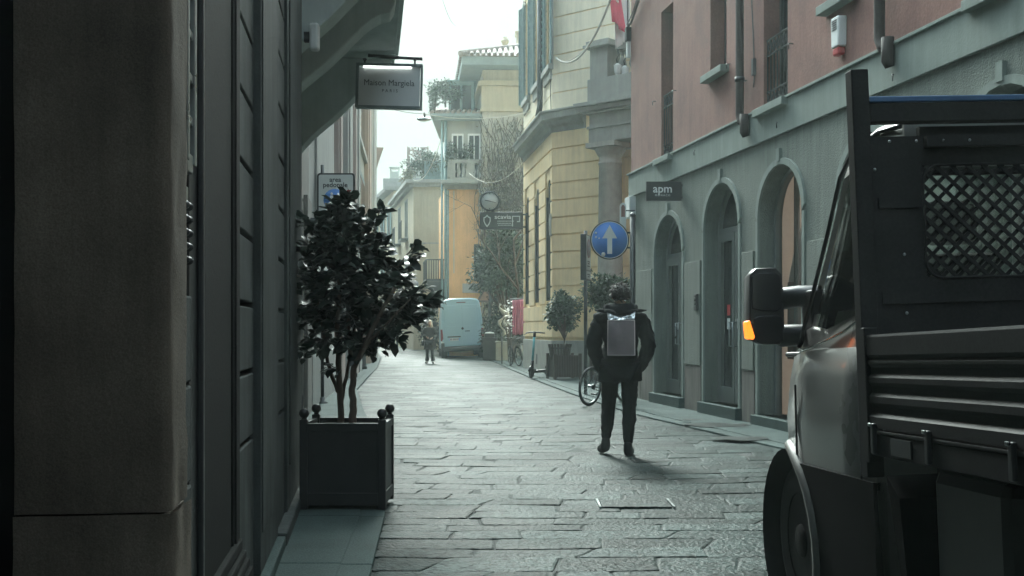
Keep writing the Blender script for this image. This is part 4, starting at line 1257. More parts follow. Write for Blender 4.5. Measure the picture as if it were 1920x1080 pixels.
# hanging sign of the fashion house
SD = 13.15
c = P(730, 162.5, SD)
hs = thing('hanging_sign', 'framed pale hanging sign with grey serif lettering under a bright strip, below the balcony', 'sign', c)
wS, hS = 124 / F * SD, 84 / F * SD
tilt = 0.025
X = Vector((1, 0, -tilt)).normalized(); Zv = Vector((tilt, 0, 1)).normalized()
fm = face_frame(c, X, Zv)
b = MB(fm); b.box(-wS / 2 + 0.03, wS / 2 - 0.03, -hS / 2 + 0.03, hS / 2 - 0.03, -0.03, 0.03)
M['sign_face'] = mat('pale_grey_sign_face', (0.62, 0.65, 0.65), 0.6, var=0.06, scale=2)
b.build('board', M['sign_face'], hs)
b = MB(fm)
b.box(-wS / 2, wS / 2, hS / 2 - 0.032, hS / 2, -0.05, 0.05); b.box(-wS / 2, wS / 2, -hS / 2, -hS / 2 + 0.03, -0.05, 0.05)
b.box(-wS / 2, -wS / 2 + 0.032, -hS / 2 + 0.03, hS / 2 - 0.032, -0.05, 0.05); b.box(wS / 2 - 0.02, wS / 2, -hS / 2 + 0.03, hS / 2 - 0.032, -0.05, 0.05)
M['sign_frame'] = mat('grey_sign_frame', (0.17, 0.21, 0.21), 0.5, var=0.15); b.build('frame', M['sign_frame'], hs, bevel=0.004)
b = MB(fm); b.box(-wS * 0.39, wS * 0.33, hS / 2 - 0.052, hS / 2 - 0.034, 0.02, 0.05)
M['glow_strip'] = glow_mat('glowing_strip', (0.95, 1.0, 0.95), 0.9)  # emission put in for the bright line below the frame
b.build('bright_strip', M['glow_strip'], hs)
M['sign_text'] = mat('grey_lettering', (0.10, 0.115, 0.12), 0.6, var=0.05)
lettering('Maison Margiela', 0.098, fm @ Matrix.Translation((0, 0.035, 0.032)), M['sign_text'], hs, sx=0.92)
lettering('PARIS', 0.05, fm @ Matrix.Translation((0.01, -0.055, 0.032)), M['sign_text'], hs, space=1.6)
b = MB()
zt = P(780, 108, SD).z
b.tube([P(690, 104, SD), P(792, 110.5, SD)], 0.02, 8)
for px in (684, 778):
    b.tube([P(px, 109, SD), P(px, 122, SD)], 0.012, 6); b.tube([P(px - 3, 110, SD), P(px, 116, SD), P(px + 3, 110, SD)], 0.010, 6)
b.build('hanger', M['dark_metal'], hs)

# ================================================================== PALE PILASTERED BUILDING (left, middle)
WC = Wall(-3.42, 18.2, -2.72, 32.0)
if WC.n.x < 0: WC = Wall(-3.42, 18.2, -2.72, 32.0, True)
LC = 32.1
pc = thing('pilastered_building', 'tall pale building with bluish bays between stone pilasters along the left pavement', 'building', WC.o)
HC = 14.0
hc = []
for px0, px1 in ((612, 622), (628, 641), (649, 653), (657, 660), (664, 683), (688, 691)):
    a, c_ = WC.u_at(px0), WC.u_at(px1); hc.append((a, c_))
b = MB(); facade(b, WC, 0, LC, 0, HC, [], 0.2)
b.m = WC.m; b.box(0, LC, -8, -0.02, 0, HC)
b.build('wall', M['pale'], pc)
for (a, c_) in hc:
    z = 0.6
    k = 0
    while z < HC - 1.5:
        f = MB(WC.m); f.box(a + 0.05, c_ - 0.05, 0.0, 0.02, z, z + 2.6); w = f.build('window', M['bluegrey'], pc)
        g_ = MB(WC.m)
        g_.box(a + 0.12, c_ - 0.12, 0.02, 0.026, z + 0.1, z + 2.4)
        g_.build('pane', M['window_dark'], w)
        z += 3.5; k += 1
edges = [0.0] + [x for p in hc for x in p] + [LC]
for k in range(0, len(edges), 2):
    b = MB(WC.m); a, c_ = edges[k], edges[k + 1]
    b.box(a, c_, 0.0, 0.16, 0, HC); b.box(a + (c_ - a) * 0.2, c_ - (c_ - a) * 0.2, 0.16, 0.20, 1.0, HC); b.box(a - 0.05, c_ + 0.05, 0.0, 0.24, 0, 0.9)
    b.build('pilaster', M['pinkish'] if k % 4 else M['pale'], pc, bevel=0.015)
b = MB(WC.m)
for z in (3.9, 7.4, 10.9): b.box(0, LC, 0.0, 0.12, z - 0.02, z + 0.16)
b.build('string_course', M['pale'], pc)
# ================================================================== FAR BUILDINGS
def house_box(name, label, corner, side_dir, side_len, front_dir, front_len, z1, m_, cat='building'):
    """house with a front turned to us and a side running away along the street"""
    o = Vector((corner[0], corner[1], 0)); gz = ground_z(corner[1]) - 0.1
    t = thing(name, label, cat, o)
    ws = Wall(o.x, o.y, *side_dir)
    if ws.n.x * (1 if front_len > 0 else -1) > 0: ws = Wall(o.x, o.y, *side_dir, True)
    wf = Wall(o.x, o.y, *front_dir)
    if wf.n.y > 0: wf = Wall(o.x, o.y, *front_dir, True)
    b = MB()
    p = [o, o + wf.u * abs(front_len), o + wf.u * abs(front_len) + ws.u * side_len, o + ws.u * side_len]
    vs = [q + Vector((0, 0, z)) for z in (gz, z1) for q in p]
    b.add(vs, [(0, 1, 5, 4), (1, 2, 6, 5), (2, 3, 7, 6), (3, 0, 4, 7), (4, 5, 6, 7)])
    w = b.build('wall', m_, t)
    return t, ws, wf

def simple_window(par, W, u0, u1, z0, z1, frame=None, shutters=None, sill=True):
    f = MB(W.m)
    f.box(u0 - 0.10, u0, 0.0, 0.05, z0 - 0.08, z1 + 0.1); f.box(u1, u1 + 0.10, 0.0, 0.05, z0 - 0.08, z1 + 0.1); f.box(u0, u1, 0.0, 0.05, z1, z1 + 0.1)
    f.box((u0 + u1) / 2 - 0.03, (u0 + u1) / 2 + 0.03, 0.004, 0.03, z0, z1)
    if sill: f.box(u0 - 0.16, u1 + 0.16, 0.0, 0.13, z0 - 0.10, z0)
    w = f.build('window', frame or M['cornice'], par)
    g_ = MB(W.m); g_.box(u0, u1, -0.01, 0.012, z0, z1); g_.build('pane', M['window_dark'], w)
    if shutters:
        for (a, c) in ((u0 - 0.5, u0 - 0.02), (u1 + 0.02, u1 + 0.5)):
            s_ = MB(W.m); s_.box(a, c, 0.05, 0.09, z0, z1)
            for k in range(10): s_.box(a + 0.05, c - 0.05, 0.09, 0.105, z0 + 0.05 + k * (z1 - z0 - 0.1) / 10, z0 + 0.05 + (k + 0.6) * (z1 - z0 - 0.1) / 10)
            s_.build('shutter', shutters, w)
    return w

# --- beige house with the tiled roof
be, bs, bf = house_box('beige_house', 'beige house with a deep eave and a terracotta tiled roof above bare climbers', (-1.16, 45.0), (-0.81, 9.0), 9.2, (1, 0.03), 9.0, 11.55, M['beige'])
b = MB(bf.m)
b.box(-0.05, 9, 0.0, 0.08, 9.9, 10.05); b.box(-0.05, 9, 0.0, 0.05, 10.054, 10.9); b.box(-0.08, 9, 0.0, 0.18, 10.904, 11.10)
b.m = bs.m; b.box(-0.05, 9, 0.0, 0.08, 9.9, 10.05); b.box(-0.08, 9, 0.0, 0.18, 10.904, 11.10)
b.build('frieze', M['cream'], be, bevel=0.01)
ov = 0.85
cc = lambda n, z: Vector((-1.16, 45, 0)) + (bs.n + bf.n) * n / (1 + bs.n.dot(bf.n)) + Vector((0, 0, z))
b = MB()
q = [cc(ov, 11.56), bf.pt(9, ov, 11.56), bf.pt(9, -0.1, 11.56), cc(-0.1, 11.56), bs.pt(9.6, ov, 11.56), bs.pt(9.6, -0.1, 11.56)]
up = Vector((0, 0, 0.32))
b.add(q + [x + up for x in q], [(0, 1, 2, 3), (0, 3, 5, 4), (6, 7, 8, 9), (6, 9, 11, 10), (0, 1, 7, 6), (0, 6, 10, 4), (4, 10, 11, 5), (1, 2, 8, 7)])
b.build('eaves', M['eave'], be)
# hipped roof of round tiles
apex0 = Vector((-1.16, 45, 0)) + bf.u * 4.2 + bs.u * 4.2 + Vector((0, 0, 13.75))
e0, e1, e2 = cc(ov + 0.08, 11.9), bf.pt(9, ov + 0.08, 11.9), bs.pt(9.6, ov + 0.08, 11.9)
top1 = bf.pt(9, -4.2, 13.75)
b = MB()
b.add([e0, e1, top1, apex0], [(0, 1, 2, 3)]); b.add([e0, apex0, bs.pt(9.6, -4.2, 13.75), e2], [(0, 1, 2, 3)])
n_ = 44
for i in range(n_ + 1):
    t = i / n_
    base = e0.lerp(e1, t)
    # run up the slope until the hip line
    s_ = min(1.0, (base - e0).dot(bf.u) / max(0.01, (apex0 - e0).dot(bf.u)))
    d_ = (top1 - e1)
    topp = base + d_ * s_
    if s_ > 0.06:
        pts = [base.lerp(topp, k / 10) + Vector((0, 0, 0.03 + 0.02 * (k % 2))) for k in range(11)]
        b.tube(pts, [0.075 + 0.014 * (k % 2) for k in range(11)], 6)
for i in range(26):
    base = e0.lerp(e2, i / 25); s_ = min(1.0, i / 11.0)
    topp = base + (bs.pt(9.6, -4.2, 13.75) - e2) * s_
    if s_ > 0.06: b.tube([base + Vector((0, 0, 0.03)), topp + Vector((0, 0, 0.03))], 0.085, 6)
b.tube([e0 + Vector((0, 0, 0.06)), apex0 + Vector((0, 0, 0.08))], 0.12, 8)
rf = b.build('roof', M['tile'], be)
def chimney(px, py0, py1, w, d, parent, pot=True):
    p0 = P(px, py0, d); z1 = P(px, py1, d).z
    b = MB(); b.box(p0.x - w / 2, p0.x + w / 2, d - w / 2, d + w / 2, p0.z - 0.6, z1); b.box(p0.x - w / 2 - 0.06, p0.x + w / 2 + 0.06, d - w / 2 - 0.06, d + w / 2 + 0.06, z1, z1 + 0.08)
    if pot: b.lathe((p0.x, d, z1 + 0.08), [(0.14, 0), (0.12, 0.25), (0.17, 0.3), (0.17, 0.38), (0.11, 0.4), (0.11, 0.5)], 10)
    return b.build('chimney', M['cream'], parent)
chimney(947, 118, 96, 0.5, 48.0, rf); chimney(983, 100, 66, 0.7, 50.0, rf, False)
b = MB()
for (x0, x1) in ((974, 985), (996, 985)): b.tube([P(x0, 80, 50), P(x1, -20, 50)], 0.04, 6)
for k in range(5): b.tube([P(975 + k * 2, 70 - k * 18, 50), P(995 - k * 2, 70 - k * 18, 50)], 0.025, 6)
b.build('antenna', M['dark_metal'], rf)
simple_window(be, bf, 2.6, 3.7, 6.6, 8.8); simple_window(be, bf, 2.6, 3.7, 2.6, 4.8)
for u in (1.5, 4.5, 7.0):
    simple_window(be, bs, u, u + 1.0, 6.8, 8.8, shutters=M['shutter'])
b = MB(bf.m)
for k in range(5): b.box(0.0 + k * 0.24, 0.10 + k * 0.24, 0.0, 0.07, 0.0, 5.0)
b.build('wall_ribs', M['cream'], be, bevel=0.01)

# --- orange house with balcony, upper storey and roof garden
og, os_, of = house_box('orange_house', 'narrow orange house with a balustrade balcony and pipes down its edge', (-3.14, 55.0), (-0.13, 1.0), 6.2, (1, 0.0), 1.75, 8.25, M['orange'])
b = MB(of.m)
b.box(0.0, 1.75, -6.0, -0.05, 8.254, 11.5); b.build('upper_storey', M['pale'], og)
b = MB(of.m); b.box(-0.25, 1.85, -0.05, 0.75, 8.254, 8.42); b.box(-0.10, 1.75, 0.0, 0.30, 8.05, 8.25)
bl = b.build('balcony', M['cornice'], og, bevel=0.02)
b = MB(of.m)
b.box(0.15, 1.75, 0.45, 0.62, 8.424, 8.55); b.box(0.10, 1.75, 0.40, 0.66, 9.25, 9.40)
for k in range(6): b.lathe((0.35 + k * 0.24, 0.53, 8.55), [(0.09, 0), (0.05, 0.08), (0.10, 0.28), (0.05, 0.5), (0.05, 0.6), (0.09, 0.7)], 8)
for u in (0.2, 1.1): b.box(u - 0.14, u + 0.22, 0.42, 0.64, 8.55, 9.28)
b.build('balustrade', M['cornice'], bl)
b = MB(of.m); b.box(-0.75, 1.8, -6.2, 0.55, 11.5, 11.62); b.box(-0.60, 1.8, -6.2, 0.42, 11.36, 11.498); b.build('eaves', M['eave'], og)
b = MB(of.m)
for i in range(11): b.tube([of.m @ Vector((0, 0, 0)) * 0 + Vector((-0.7 + i * 0.25, 0.5, 11.68)), Vector((-0.7 + i * 0.25, -3.0, 12.5))], 0.09, 6)
b.box(-0.75, 1.8, -6.2, -3.0, 11.63, 12.4)
rfo = b.build('roof', M['tile'], og)
for (u0, u1) in ((0.22, 0.80), (1.0, 1.62)):
    b = MB(of.m); b.box(u0, u1, -0.06, -0.02, 8.45, 10.75); w = b.build('window', M['white_paint'], og)
    b = MB(of.m); b.box(u0 + 0.08, (u0 + u1) / 2 - 0.03, -0.019, -0.012, 8.5, 10.65); b.box((u0 + u1) / 2 + 0.03, u1 - 0.08, -0.019, -0.012, 8.5, 10.65); b.build('pane', M['window_dark'], w)
b = MB(of.m)
for (u, r_) in ((-0.06, 0.07), (-0.24, 0.05), (0.06, 0.04)): b.tube([(u, 0.1, 0.0), (u, 0.1, 11.4 if u < 0 else 8.0)], r_, 8)
b.build('rain_pipe', M['shutter'], og)
b = MB(of.m); b.box(0.75, 1.5, 0.0, 0.05, 3.05, 3.5); b.build('wall_plaque', M['pale'], og)
b = MB(of.m); b.box(0.30, 0.36, 0.0, 0.03, 4.0, 8.0); b.build('wall_strip', M['cream'], og)
b = MB(of.m); b.box(1.30, 1.6, 0.0, 0.06, 3.6, 5.4); w = b.build('window', M['dark_metal'], og)
b = MB(of.m); b.box(1.34, 1.56, 0.06, 0.066, 3.65, 5.35); b.build('pane', M['window_dark'], w)
# iron balcony low on its side, dark against the cream wall
b = MB(os_.m)
zb_ = 3.6
b.box(0.3, 3.2, 0.0, 1.0, zb_, zb_ + 0.14)
pr = [(0.0, zb_ - 1.7), (0.12, zb_ - 1.4), (0.25, zb_ - 0.95), (0.5, zb_ - 0.75), (0.62, zb_ - 0.35), (0.95, zb_ - 0.15), (0.95, zb_ - 0.004), (0.0, zb_ - 0.004)]
for u in (0.35, 2.8): b.prism(pr, lambda n, z, u=u: (u, n, z), lambda n, z, u=u: (u + 0.25, n, z))
ib = b.build('iron_balcony', M['dark_metal'], og)
b = MB(os_.m)
for k in range(25): b.beam((0.3 + k * 0.12, 0.97, zb_ + 0.14), (0.3 + k * 0.12, 0.97, zb_ + 1.05), 0.03, up=(0, 1, 0))
for k in range(9): b.beam((0.32, 0.05 + k * 0.115, zb_ + 0.14), (0.32, 0.05 + k * 0.115, zb_ + 1.05), 0.04, up=(0, 1, 0))
b.beam((0.3, 0.97, zb_ + 1.07), (3.2, 0.97, zb_ + 1.07), 0.06); b.beam((0.32, 0, zb_ + 1.07), (0.32, 0.97, zb_ + 1.07), 0.06)
b.build('railing', M['dark_metal'], ib)
# glazed hut on the roof
b = MB(of.m); b.box(0.0, 1.25, -3.5, -1.5, 11.9, 13.55); b.box(-0.1, 1.35, -3.6, -1.4, 13.554, 13.65)
hut = b.build('roof_hut', M['shutter'], og)
b = MB(of.m); b.box(0.12, 0.55, -1.498, -1.48, 12.1, 13.4); b.box(0.68, 1.12, -1.498, -1.48, 12.1, 13.4); b.build('pane', M['window_dark'], hut)

# --- cream house, set back to the left
cr, cs, cf = house_box('cream_house', 'cream house with a roof terrace and a plastered blank front far down the street', (-5.72, 66.0), (-0.197, 1.0), 12.0, (1, 0.0), 4.0, 9.9, M['cream'])
b = MB(cf.m); b.box(-0.2, 4, 0.0, 0.35, 9.75, 9.95); b.box(-0.1, 4, 0.0, 0.2, 9.55, 9.746); b.m = cs.m; b.box(-0.2, 12, 0.0, 0.45, 9.75, 9.95); b.box(-0.1, 12, 0.0, 0.25, 9.55, 9.746)
b.build('eaves', M['pale'], cr)
b = MB(cf.m); b.box(0.4, 4, 0.0, 0.03, 6.25, 6.32); b.box(0.4, 4, 0.0, 0.05, 2.2, 2.5); b.build('string_course', M['pale'], cr)
for (u, zz) in ((3.2, 6.9), (7.6, 6.9), (3.2, 3.4), (7.6, 3.4)):
    w = simple_window(cr, cs, u, u + 1.3, zz, zz + 2.2)
    b = MB(cs.m)
    for k in range(13): b.beam((u - 0.2 + k * 0.14, 0.4, zz - 0.1), (u - 0.2 + k * 0.14, 0.4, zz + 0.95), 0.03, up=(0, 1, 0))
    b.box(u - 0.25, u + 1.6, 0.0, 0.45, zz - 0.22, zz - 0.1); b.beam((u - 0.2, 0.4, zz + 0.95), (u + 1.5, 0.4, zz + 0.95), 0.05)
    b.build('railing', M['dark_metal'], w)
b = MB(cf.m)
b.box(0.6, 4.0, -3.0, -0.4, 9.954, 11.0)
for k in range(28): b.box(0.62 + k * 0.12, 0.69 + k * 0.12, -0.36, -0.33, 9.95, 11.1)
b.build('terrace_fence', M['shutter'], cr)
# perforated screen on the terrace
b = MB(cf.m)
rs = random.Random(2)
nx_, nz_ = 16, 16
for i in range(nx_):
    for j in range(nz_):
        if rs.random() < 0.62 or i in (0, nx_ - 1, 8):
            b.box(-0.45 + i * 0.075, -0.45 + (i + 1) * 0.075, -1.3, -1.26, 10.85 + j * 0.075, 10.85 + (j + 1) * 0.075)
b.box(-0.48, -0.42, -1.32, -1.24, 9.9, 12.1); b.box(0.72, 0.78, -1.32, -1.24, 9.9, 12.1)
b.build('terrace_screen', M['pinkish'], cr)

# --- house with teal shutters beyond, grey gable at the end, house past the pilasters
tl, ts, tf = house_box('shuttered_house', 'pale house with teal shutters beyond the cream house', (-8.2, 79.0), (-0.25, 1.0), 14.0, (1, 0), 5.0, 11.0, M['cream'])
b = MB(ts.m); b.box(-0.3, 14, 0, 0.6, 10.9, 11.15); b.m = tf.m; b.box(-0.6, 5, 0, 0.5, 10.9, 11.15); b.build('eaves', M['slate'], tl)
for k in range(3):
    for zz in (4.0, 7.6): simple_window(tl, ts, 1.4 + 3.6 * k, 2.5 + 3.6 * k, zz, zz + 2.3, shutters=M['shutter'])
gr, gs, gf = house_box('gabled_house', 'far grey roofed house with chimneys closing the end of the street', (-13.6, 103.0), (0.0, 1.0), 12.0, (1, 0.0), 9.0, 13.0, M['pale'])
b = MB()
o_ = Vector((-14.4, 102.4, 0))
b.add([o_ + Vector(v) for v in ((0, 0, 12.6), (10.5, 0, 14.6), (10.5, 14, 14.6), (0, 14, 12.6), (0, 0, 12.4), (10.5, 0, 12.4), (10.5, 14, 12.4), (0, 14, 12.4))], [(0, 1, 2, 3), (4, 5, 6, 7), (0, 1, 5, 4), (1, 2, 6, 5), (2, 3, 7, 6), (3, 0, 4, 7)])
rg = b.build('roof', M['slate'], gr)
b = MB(); b.box(-11.9, -8.4, 105, 108, 13.2, 15.2); b.build('attic', M['slate'], rg)
for (x, z) in ((-10.9, 15.9), (-9.3, 16.3), (-8.7, 16.1)):
    b = MB(); b.box(x - 0.4, x + 0.4, 105.4, 106.2, 14.0, z); b.box(x - 0.48, x + 0.48, 105.3, 106.3, z + 0.3, z + 0.42)
    for sx in (-0.36, 0.36): b.box(x + sx - 0.05, x + sx + 0.05, 105.5, 106.1, z, z + 0.3)
    b.build('chimney', M['pale'], rg)
for k in range(4):
    for zz in (2.0, 6.0, 9.6): simple_window(gr, gf, 1.0 + 2.1 * k, 2.0 + 2.1 * k, zz, zz + 2.0)
ld, ls_, lf = house_box('corner_eave_house', 'low house with a flared eave past the pilastered building', (-6.15, 50.6), (-0.20, 1.0), 34.0, (-1, 0.0), -8.0, 9.0, M['pinkish'])
b = MB()
for k in range(2):
    pass
oA = Vector((-6.15, 50.6, 0)); dirv = Vector((-0.2, 1, 0)).normalized(); nr = Vector((dirv.y, -dirv.x, 0))
pr = [(-0.2, 8.2), (0.05, 8.2), (0.30, 9.0), (0.42, 9.35), (-0.2, 9.35)]
vsA = [oA - dirv * 0.25 + nr * n + Vector((0, 0, z)) for n, z in pr]; vsB = [v + dirv * 34 for v in vsA]
b.add(vsA + vsB, [list(range(5)), list(range(5, 10))] + [(i, (i + 1) % 5, 5 + (i + 1) % 5, 5 + i) for i in range(5)])
b.build('eaves', M['pinkish'], ld)
WLd = Wall(-6.15, 50.6, -0.2, 1.0)
if WLd.n.x < 0: WLd = Wall(-6.15, 50.6, -0.2, 1.0, True)
for k in range(7):
    for zz in (1.0, 5.0): simple_window(ld, WLd, 1.5 + 4 * k, 2.7 + 4 * k, zz, zz + 2.2, shutters=M['shutter'])
# ================================================================== PLANTS
def leaf_cloud(mb, pts, size, rr, droop=0.25, shape='leaf', out=None):
    """one folded leaf per point; out(p) gives the direction the leaf leaves from"""
    for p in pts:
        d = out(p) if out else Vector((rr.gauss(0, 1), rr.gauss(0, 1), rr.gauss(0, 0.6)))
        d = d + Vector((rr.gauss(0, 0.55), rr.gauss(0, 0.55), rr.gauss(0, 0.45) - droop))
        if d.length < 1e-3: d = Vector((1, 0, 0))
        d.normalize()
        s_ = size * rr.uniform(0.6, 1.25)
        side = d.cross(Vector((rr.gauss(0, 0.35), rr.gauss(0, 0.35), 1))).normalized()
        nrm = side.cross(d).normalized()
        w = s_ * (0.30 if shape == 'leaf' else 0.28); fold = s_ * 0.05; bend = s_ * 0.10
        if shape == 'leaf':
            base = p; mid1 = p + d * s_ * 0.32 + nrm * bend * 0.6; mid2 = p + d * s_ * 0.72 + nrm * bend * 0.5; tip = p + d * s_ - nrm * bend * 0.6
            vs = [base, mid1 - side * w + nrm * fold, mid1, mid1 + side * w + nrm * fold, mid2 - side * w * 0.86 + nrm * fold, mid2, mid2 + side * w * 0.86 + nrm * fold, tip]
            mb.add(vs, [(0, 2, 1), (0, 3, 2), (1, 2, 5, 4), (2, 3, 6, 5), (4, 5, 7), (5, 6, 7)], True)
        else:
            vs = [p, p + d * s_ * 0.5 - side * w + nrm * fold, p + d * s_, p + d * s_ * 0.5 + side * w + nrm * fold]
            mb.add(vs, [(0, 3, 2, 1)], False)

def branch_tree(base, tips, rr, r0, mb, wob=0.06):
    """thin curved stems from base to each tip"""
    for t in tips:
        pts = []; n = 6
        m1 = Vector((rr.gauss(0, wob), rr.gauss(0, wob), rr.gauss(0, wob)))
        for k in range(n + 1):
            u = k / n; p = base.lerp(t, u) + m1 * sin(pi * u); pts.append(p)
        mb.tube(pts, [r0 * (1 - 0.75 * k / n) for k in range(n + 1)], 6)

# --- camellia in the square planter at the left
PL_D = 7.97
pl = thing('planter_box', 'square black planter box with ball finials on the left pavement', 'planter', Vector((-1.177, PL_D + 0.31, PAVE)))
x0, x1, y0, y1 = -1.49, -0.885, PL_D, PL_D + 0.56
zt = 0.635
for (px_, py_) in ((x0, y0), (x1, y0), (x0, y1), (x1, y1)):
    b = MB()
    sx = 1 if px_ == x0 else -1; sy = 1 if py_ == y0 else -1
    b.box(min(px_, px_ + sx * 0.055), max(px_, px_ + sx * 0.055), min(py_, py_ + sy * 0.055), max(py_, py_ + sy * 0.055), PAVE, zt + 0.03)
    b.build('corner_post', M['black_paint'], pl, bevel=0.004)
b = MB()
i_ = 0.012
for (xa, xb, ya, yb) in ((x0 + 0.055, x1 - 0.055, y0 + i_, y0 + i_ + 0.02), (x0 + 0.055, x1 - 0.055, y1 - i_ - 0.02, y1 - i_), (x0 + i_, x0 + i_ + 0.02, y0 + 0.055, y1 - 0.055), (x1 - i_ - 0.02, x1 - i_, y0 + 0.055, y1 - 0.055)):
    b.box(xa, xb, ya, yb, PAVE + 0.03, zt - 0.01)
b.build('side_panel', M['black_paint'], pl, bevel=0.002)
for (za, zb_) in ((PAVE + 0.03, PAVE + 0.115), (zt - 0.05, zt + 0.004)):
    b = MB()
    b.box(x0 + 0.055, x1 - 0.055, y0 + 0.003, y0 + 0.04, za, zb_); b.box(x0 + 0.055, x1 - 0.055, y1 - 0.04, y1 - 0.003, za, zb_)
    b.box(x0 + 0.003, x0 + 0.04, y0 + 0.055, y1 - 0.055, za, zb_); b.box(x1 - 0.04, x1 - 0.003, y0 + 0.055, y1 - 0.055, za, zb_)
    b.build('rail', M['black_paint'], pl, bevel=0.003)
for (px_, py_) in ((x0 + 0.028, y0 + 0.028), (x1 - 0.028, y0 + 0.028), (x0 + 0.028, y1 - 0.028), (x1 - 0.028, y1 - 0.028)):
    b = MB(); b.lathe((px_, py_, zt + 0.03), [(0.022, 0), (0.014, 0.012), (0.02, 0.02)], 12); b.ball((px_, py_, zt + 0.072), 0.036, 16, 10); b.build('finial', M['black_paint'], pl)
b = MB(); b.box(x0 + 0.04, x1 - 0.04, y0 + 0.04, y1 - 0.04, zt - 0.12, zt - 0.055); b.build('soil', M['soil'], pl)

cam_t = thing('potted_camellia', 'glossy dark leaved camellia on thin bare stems in the black planter box', 'shrub', Vector((-1.16, 8.28, zt - 0.06)))
rr = random.Random(21)
Dp = 8.28
b = MB(); pts_tip = []
def stem(path, r): 
    pts = [P(x, y, d) for (x, y, d) in path]
    # smooth the path
    out = []
    for i in range(len(pts) - 1):
        for k in range(4): out.append(pts[i].lerp(pts[i + 1], k / 4) + Vector((rr.gauss(0, .003), rr.gauss(0, .003), 0)))
    out.append(pts[-1]); n = len(out)
    b.tube(out, [r * (1 - 0.55 * k / (n - 1)) for k in range(n)], 9)
stem([(640, 812, Dp), (638, 745, Dp), (634, 680, Dp), (632, 620, Dp), (636, 520, Dp), (648, 400, Dp)], 0.026)
stem([(661, 812, Dp - .1), (662, 770, Dp - .1), (660, 730, Dp - .1), (664, 690, Dp - .12), (684, 650, Dp - .15), (706, 600, Dp - .2), (740, 540, Dp - .25)], 0.030)
stem([(664, 700, Dp - .1), (655, 650, Dp), (652, 590, Dp + .1), (664, 480, Dp + .12)], 0.018)
stem([(634, 735, Dp), (614, 680, Dp + .05), (604, 610, Dp + .1), (590, 520, Dp + .1)], 0.016)
stem([(640, 760, Dp), (652, 690, Dp + .1), (668, 600, Dp + .15), (690, 500, Dp + .2), (706, 420, Dp + .2)], 0.015)
stem([(684, 650, Dp - .15), (720, 612, Dp - .2), (770, 560, Dp - .2)], 0.012)
stem([(690, 500, Dp), (745, 500, Dp - .1), (776, 462, Dp - .1)], 0.008)
stem([(648, 430, Dp), (700, 440, Dp), (712, 392, Dp)], 0.008)
b.build('stems', M['bark'], cam_t)
# crown: clumps that follow the outline of the photographed shrub
clumps = [(640, 400, .12, 0.6), (620, 430, .15, 0.9), (665, 425, .15, 0.9), (600, 470, .14, 0.9), (650, 470, .20, 1.4), (700, 470, .15, 1.0), (590, 530, .15, 1.0), (640, 530, .22, 1.8), (700, 530, .2, 1.6),
          (745, 520, .12, 0.6), (600, 590, .15, 0.9), (650, 590, .2, 1.5), (710, 585, .18, 1.3), (755, 570, .14, 1.1), (785, 560, .08, 0.35), (762, 595, .11, 0.6), (728, 628, .11, 0.6), (600, 640, .12, 0.4), (690, 640, .13, 0.6), (660, 640, .13, 0.5),
          (712, 400, .045, 0.10), (775, 468, .05, 0.14), (770, 485, .05, 0.14), (810, 565, .05, 0.18), (650, 385, .06, 0.25), (690, 420, .07, 0.2), (585, 590, .10, 0.5), (578, 660, .07, 0.15), (573, 420, .05, 0.1), (630, 690, .05, 0.08)]
pts = []; cen = P(670, 560, Dp)
for (px, py, r, w) in clumps:
    c = P(px, py, Dp + rr.uniform(-.12, .12))
    for k in range(int(112 * w) + 4):
        v = Vector((rr.gauss(0, 1), rr.gauss(0, 1), rr.gauss(0, 1))).normalized() * r * (rr.random() ** 0.45)
        q = c + Vector((v.x, v.y * 1.15, v.z * 0.9))
        if q.x > -1.62: pts.append(q)
b = MB()
leaf_cloud(b, pts, 0.100, rr, 0.05, 'leaf', lambda p: Vector(((p - cen).x * 2.2, (p - cen).y * 2.2, (p - cen).z * 0.5 - 0.05)))
b.build('foliage', M['leaf_near'], cam_t, clean=False)

# --- generic shrub and tree
def shrub(name, label, base, crown, rads, n, size, m_, trunk_r=0.03, group=None, shape='quad', rr=None, stems=5, cat='shrub', clumpy=9):
    rr = rr or random.Random(1)
    t = thing(name, label, cat, base, group)
    base, crown = Vector(base), Vector(crown)
    cl = []
    for k in range(clumpy):
        v = Vector((rr.gauss(0, 1), rr.gauss(0, 1), rr.gauss(0, 1))).normalized() * rr.uniform(0.25, 0.85)
        cl.append((crown + Vector((v.x * rads[0], v.y * rads[1], v.z * rads[2])), rr.uniform(0.28, 0.55)))
    pts = []
    for k in range(n):
        c, r = cl[k % clumpy]
        v = Vector((rr.gauss(0, 1), rr.gauss(0, 1), rr.gauss(0, 1))).normalized() * r * rr.random() ** 0.4
        pts.append(c + Vector((v.x * rads[0], v.y * rads[1], v.z * rads[2])))
    b = MB()
    fork = base.lerp(crown, 0.45)
    b.tube([base, base.lerp(fork, 0.5) + Vector((rr.gauss(0, .02), rr.gauss(0, .02), 0)), fork], [trunk_r, trunk_r * 0.8, trunk_r * 0.7], 8)
    branch_tree(fork, [c for c, r in cl], rr, trunk_r * 0.55, b, 0.05)
    b.build('trunk', M['bark'], t)
    b = MB(); leaf_cloud(b, pts, size, rr, 0.1, shape, lambda p: (p - crown) * 0.8)
    b.build('crown', m_, t, clean=False)
    return t

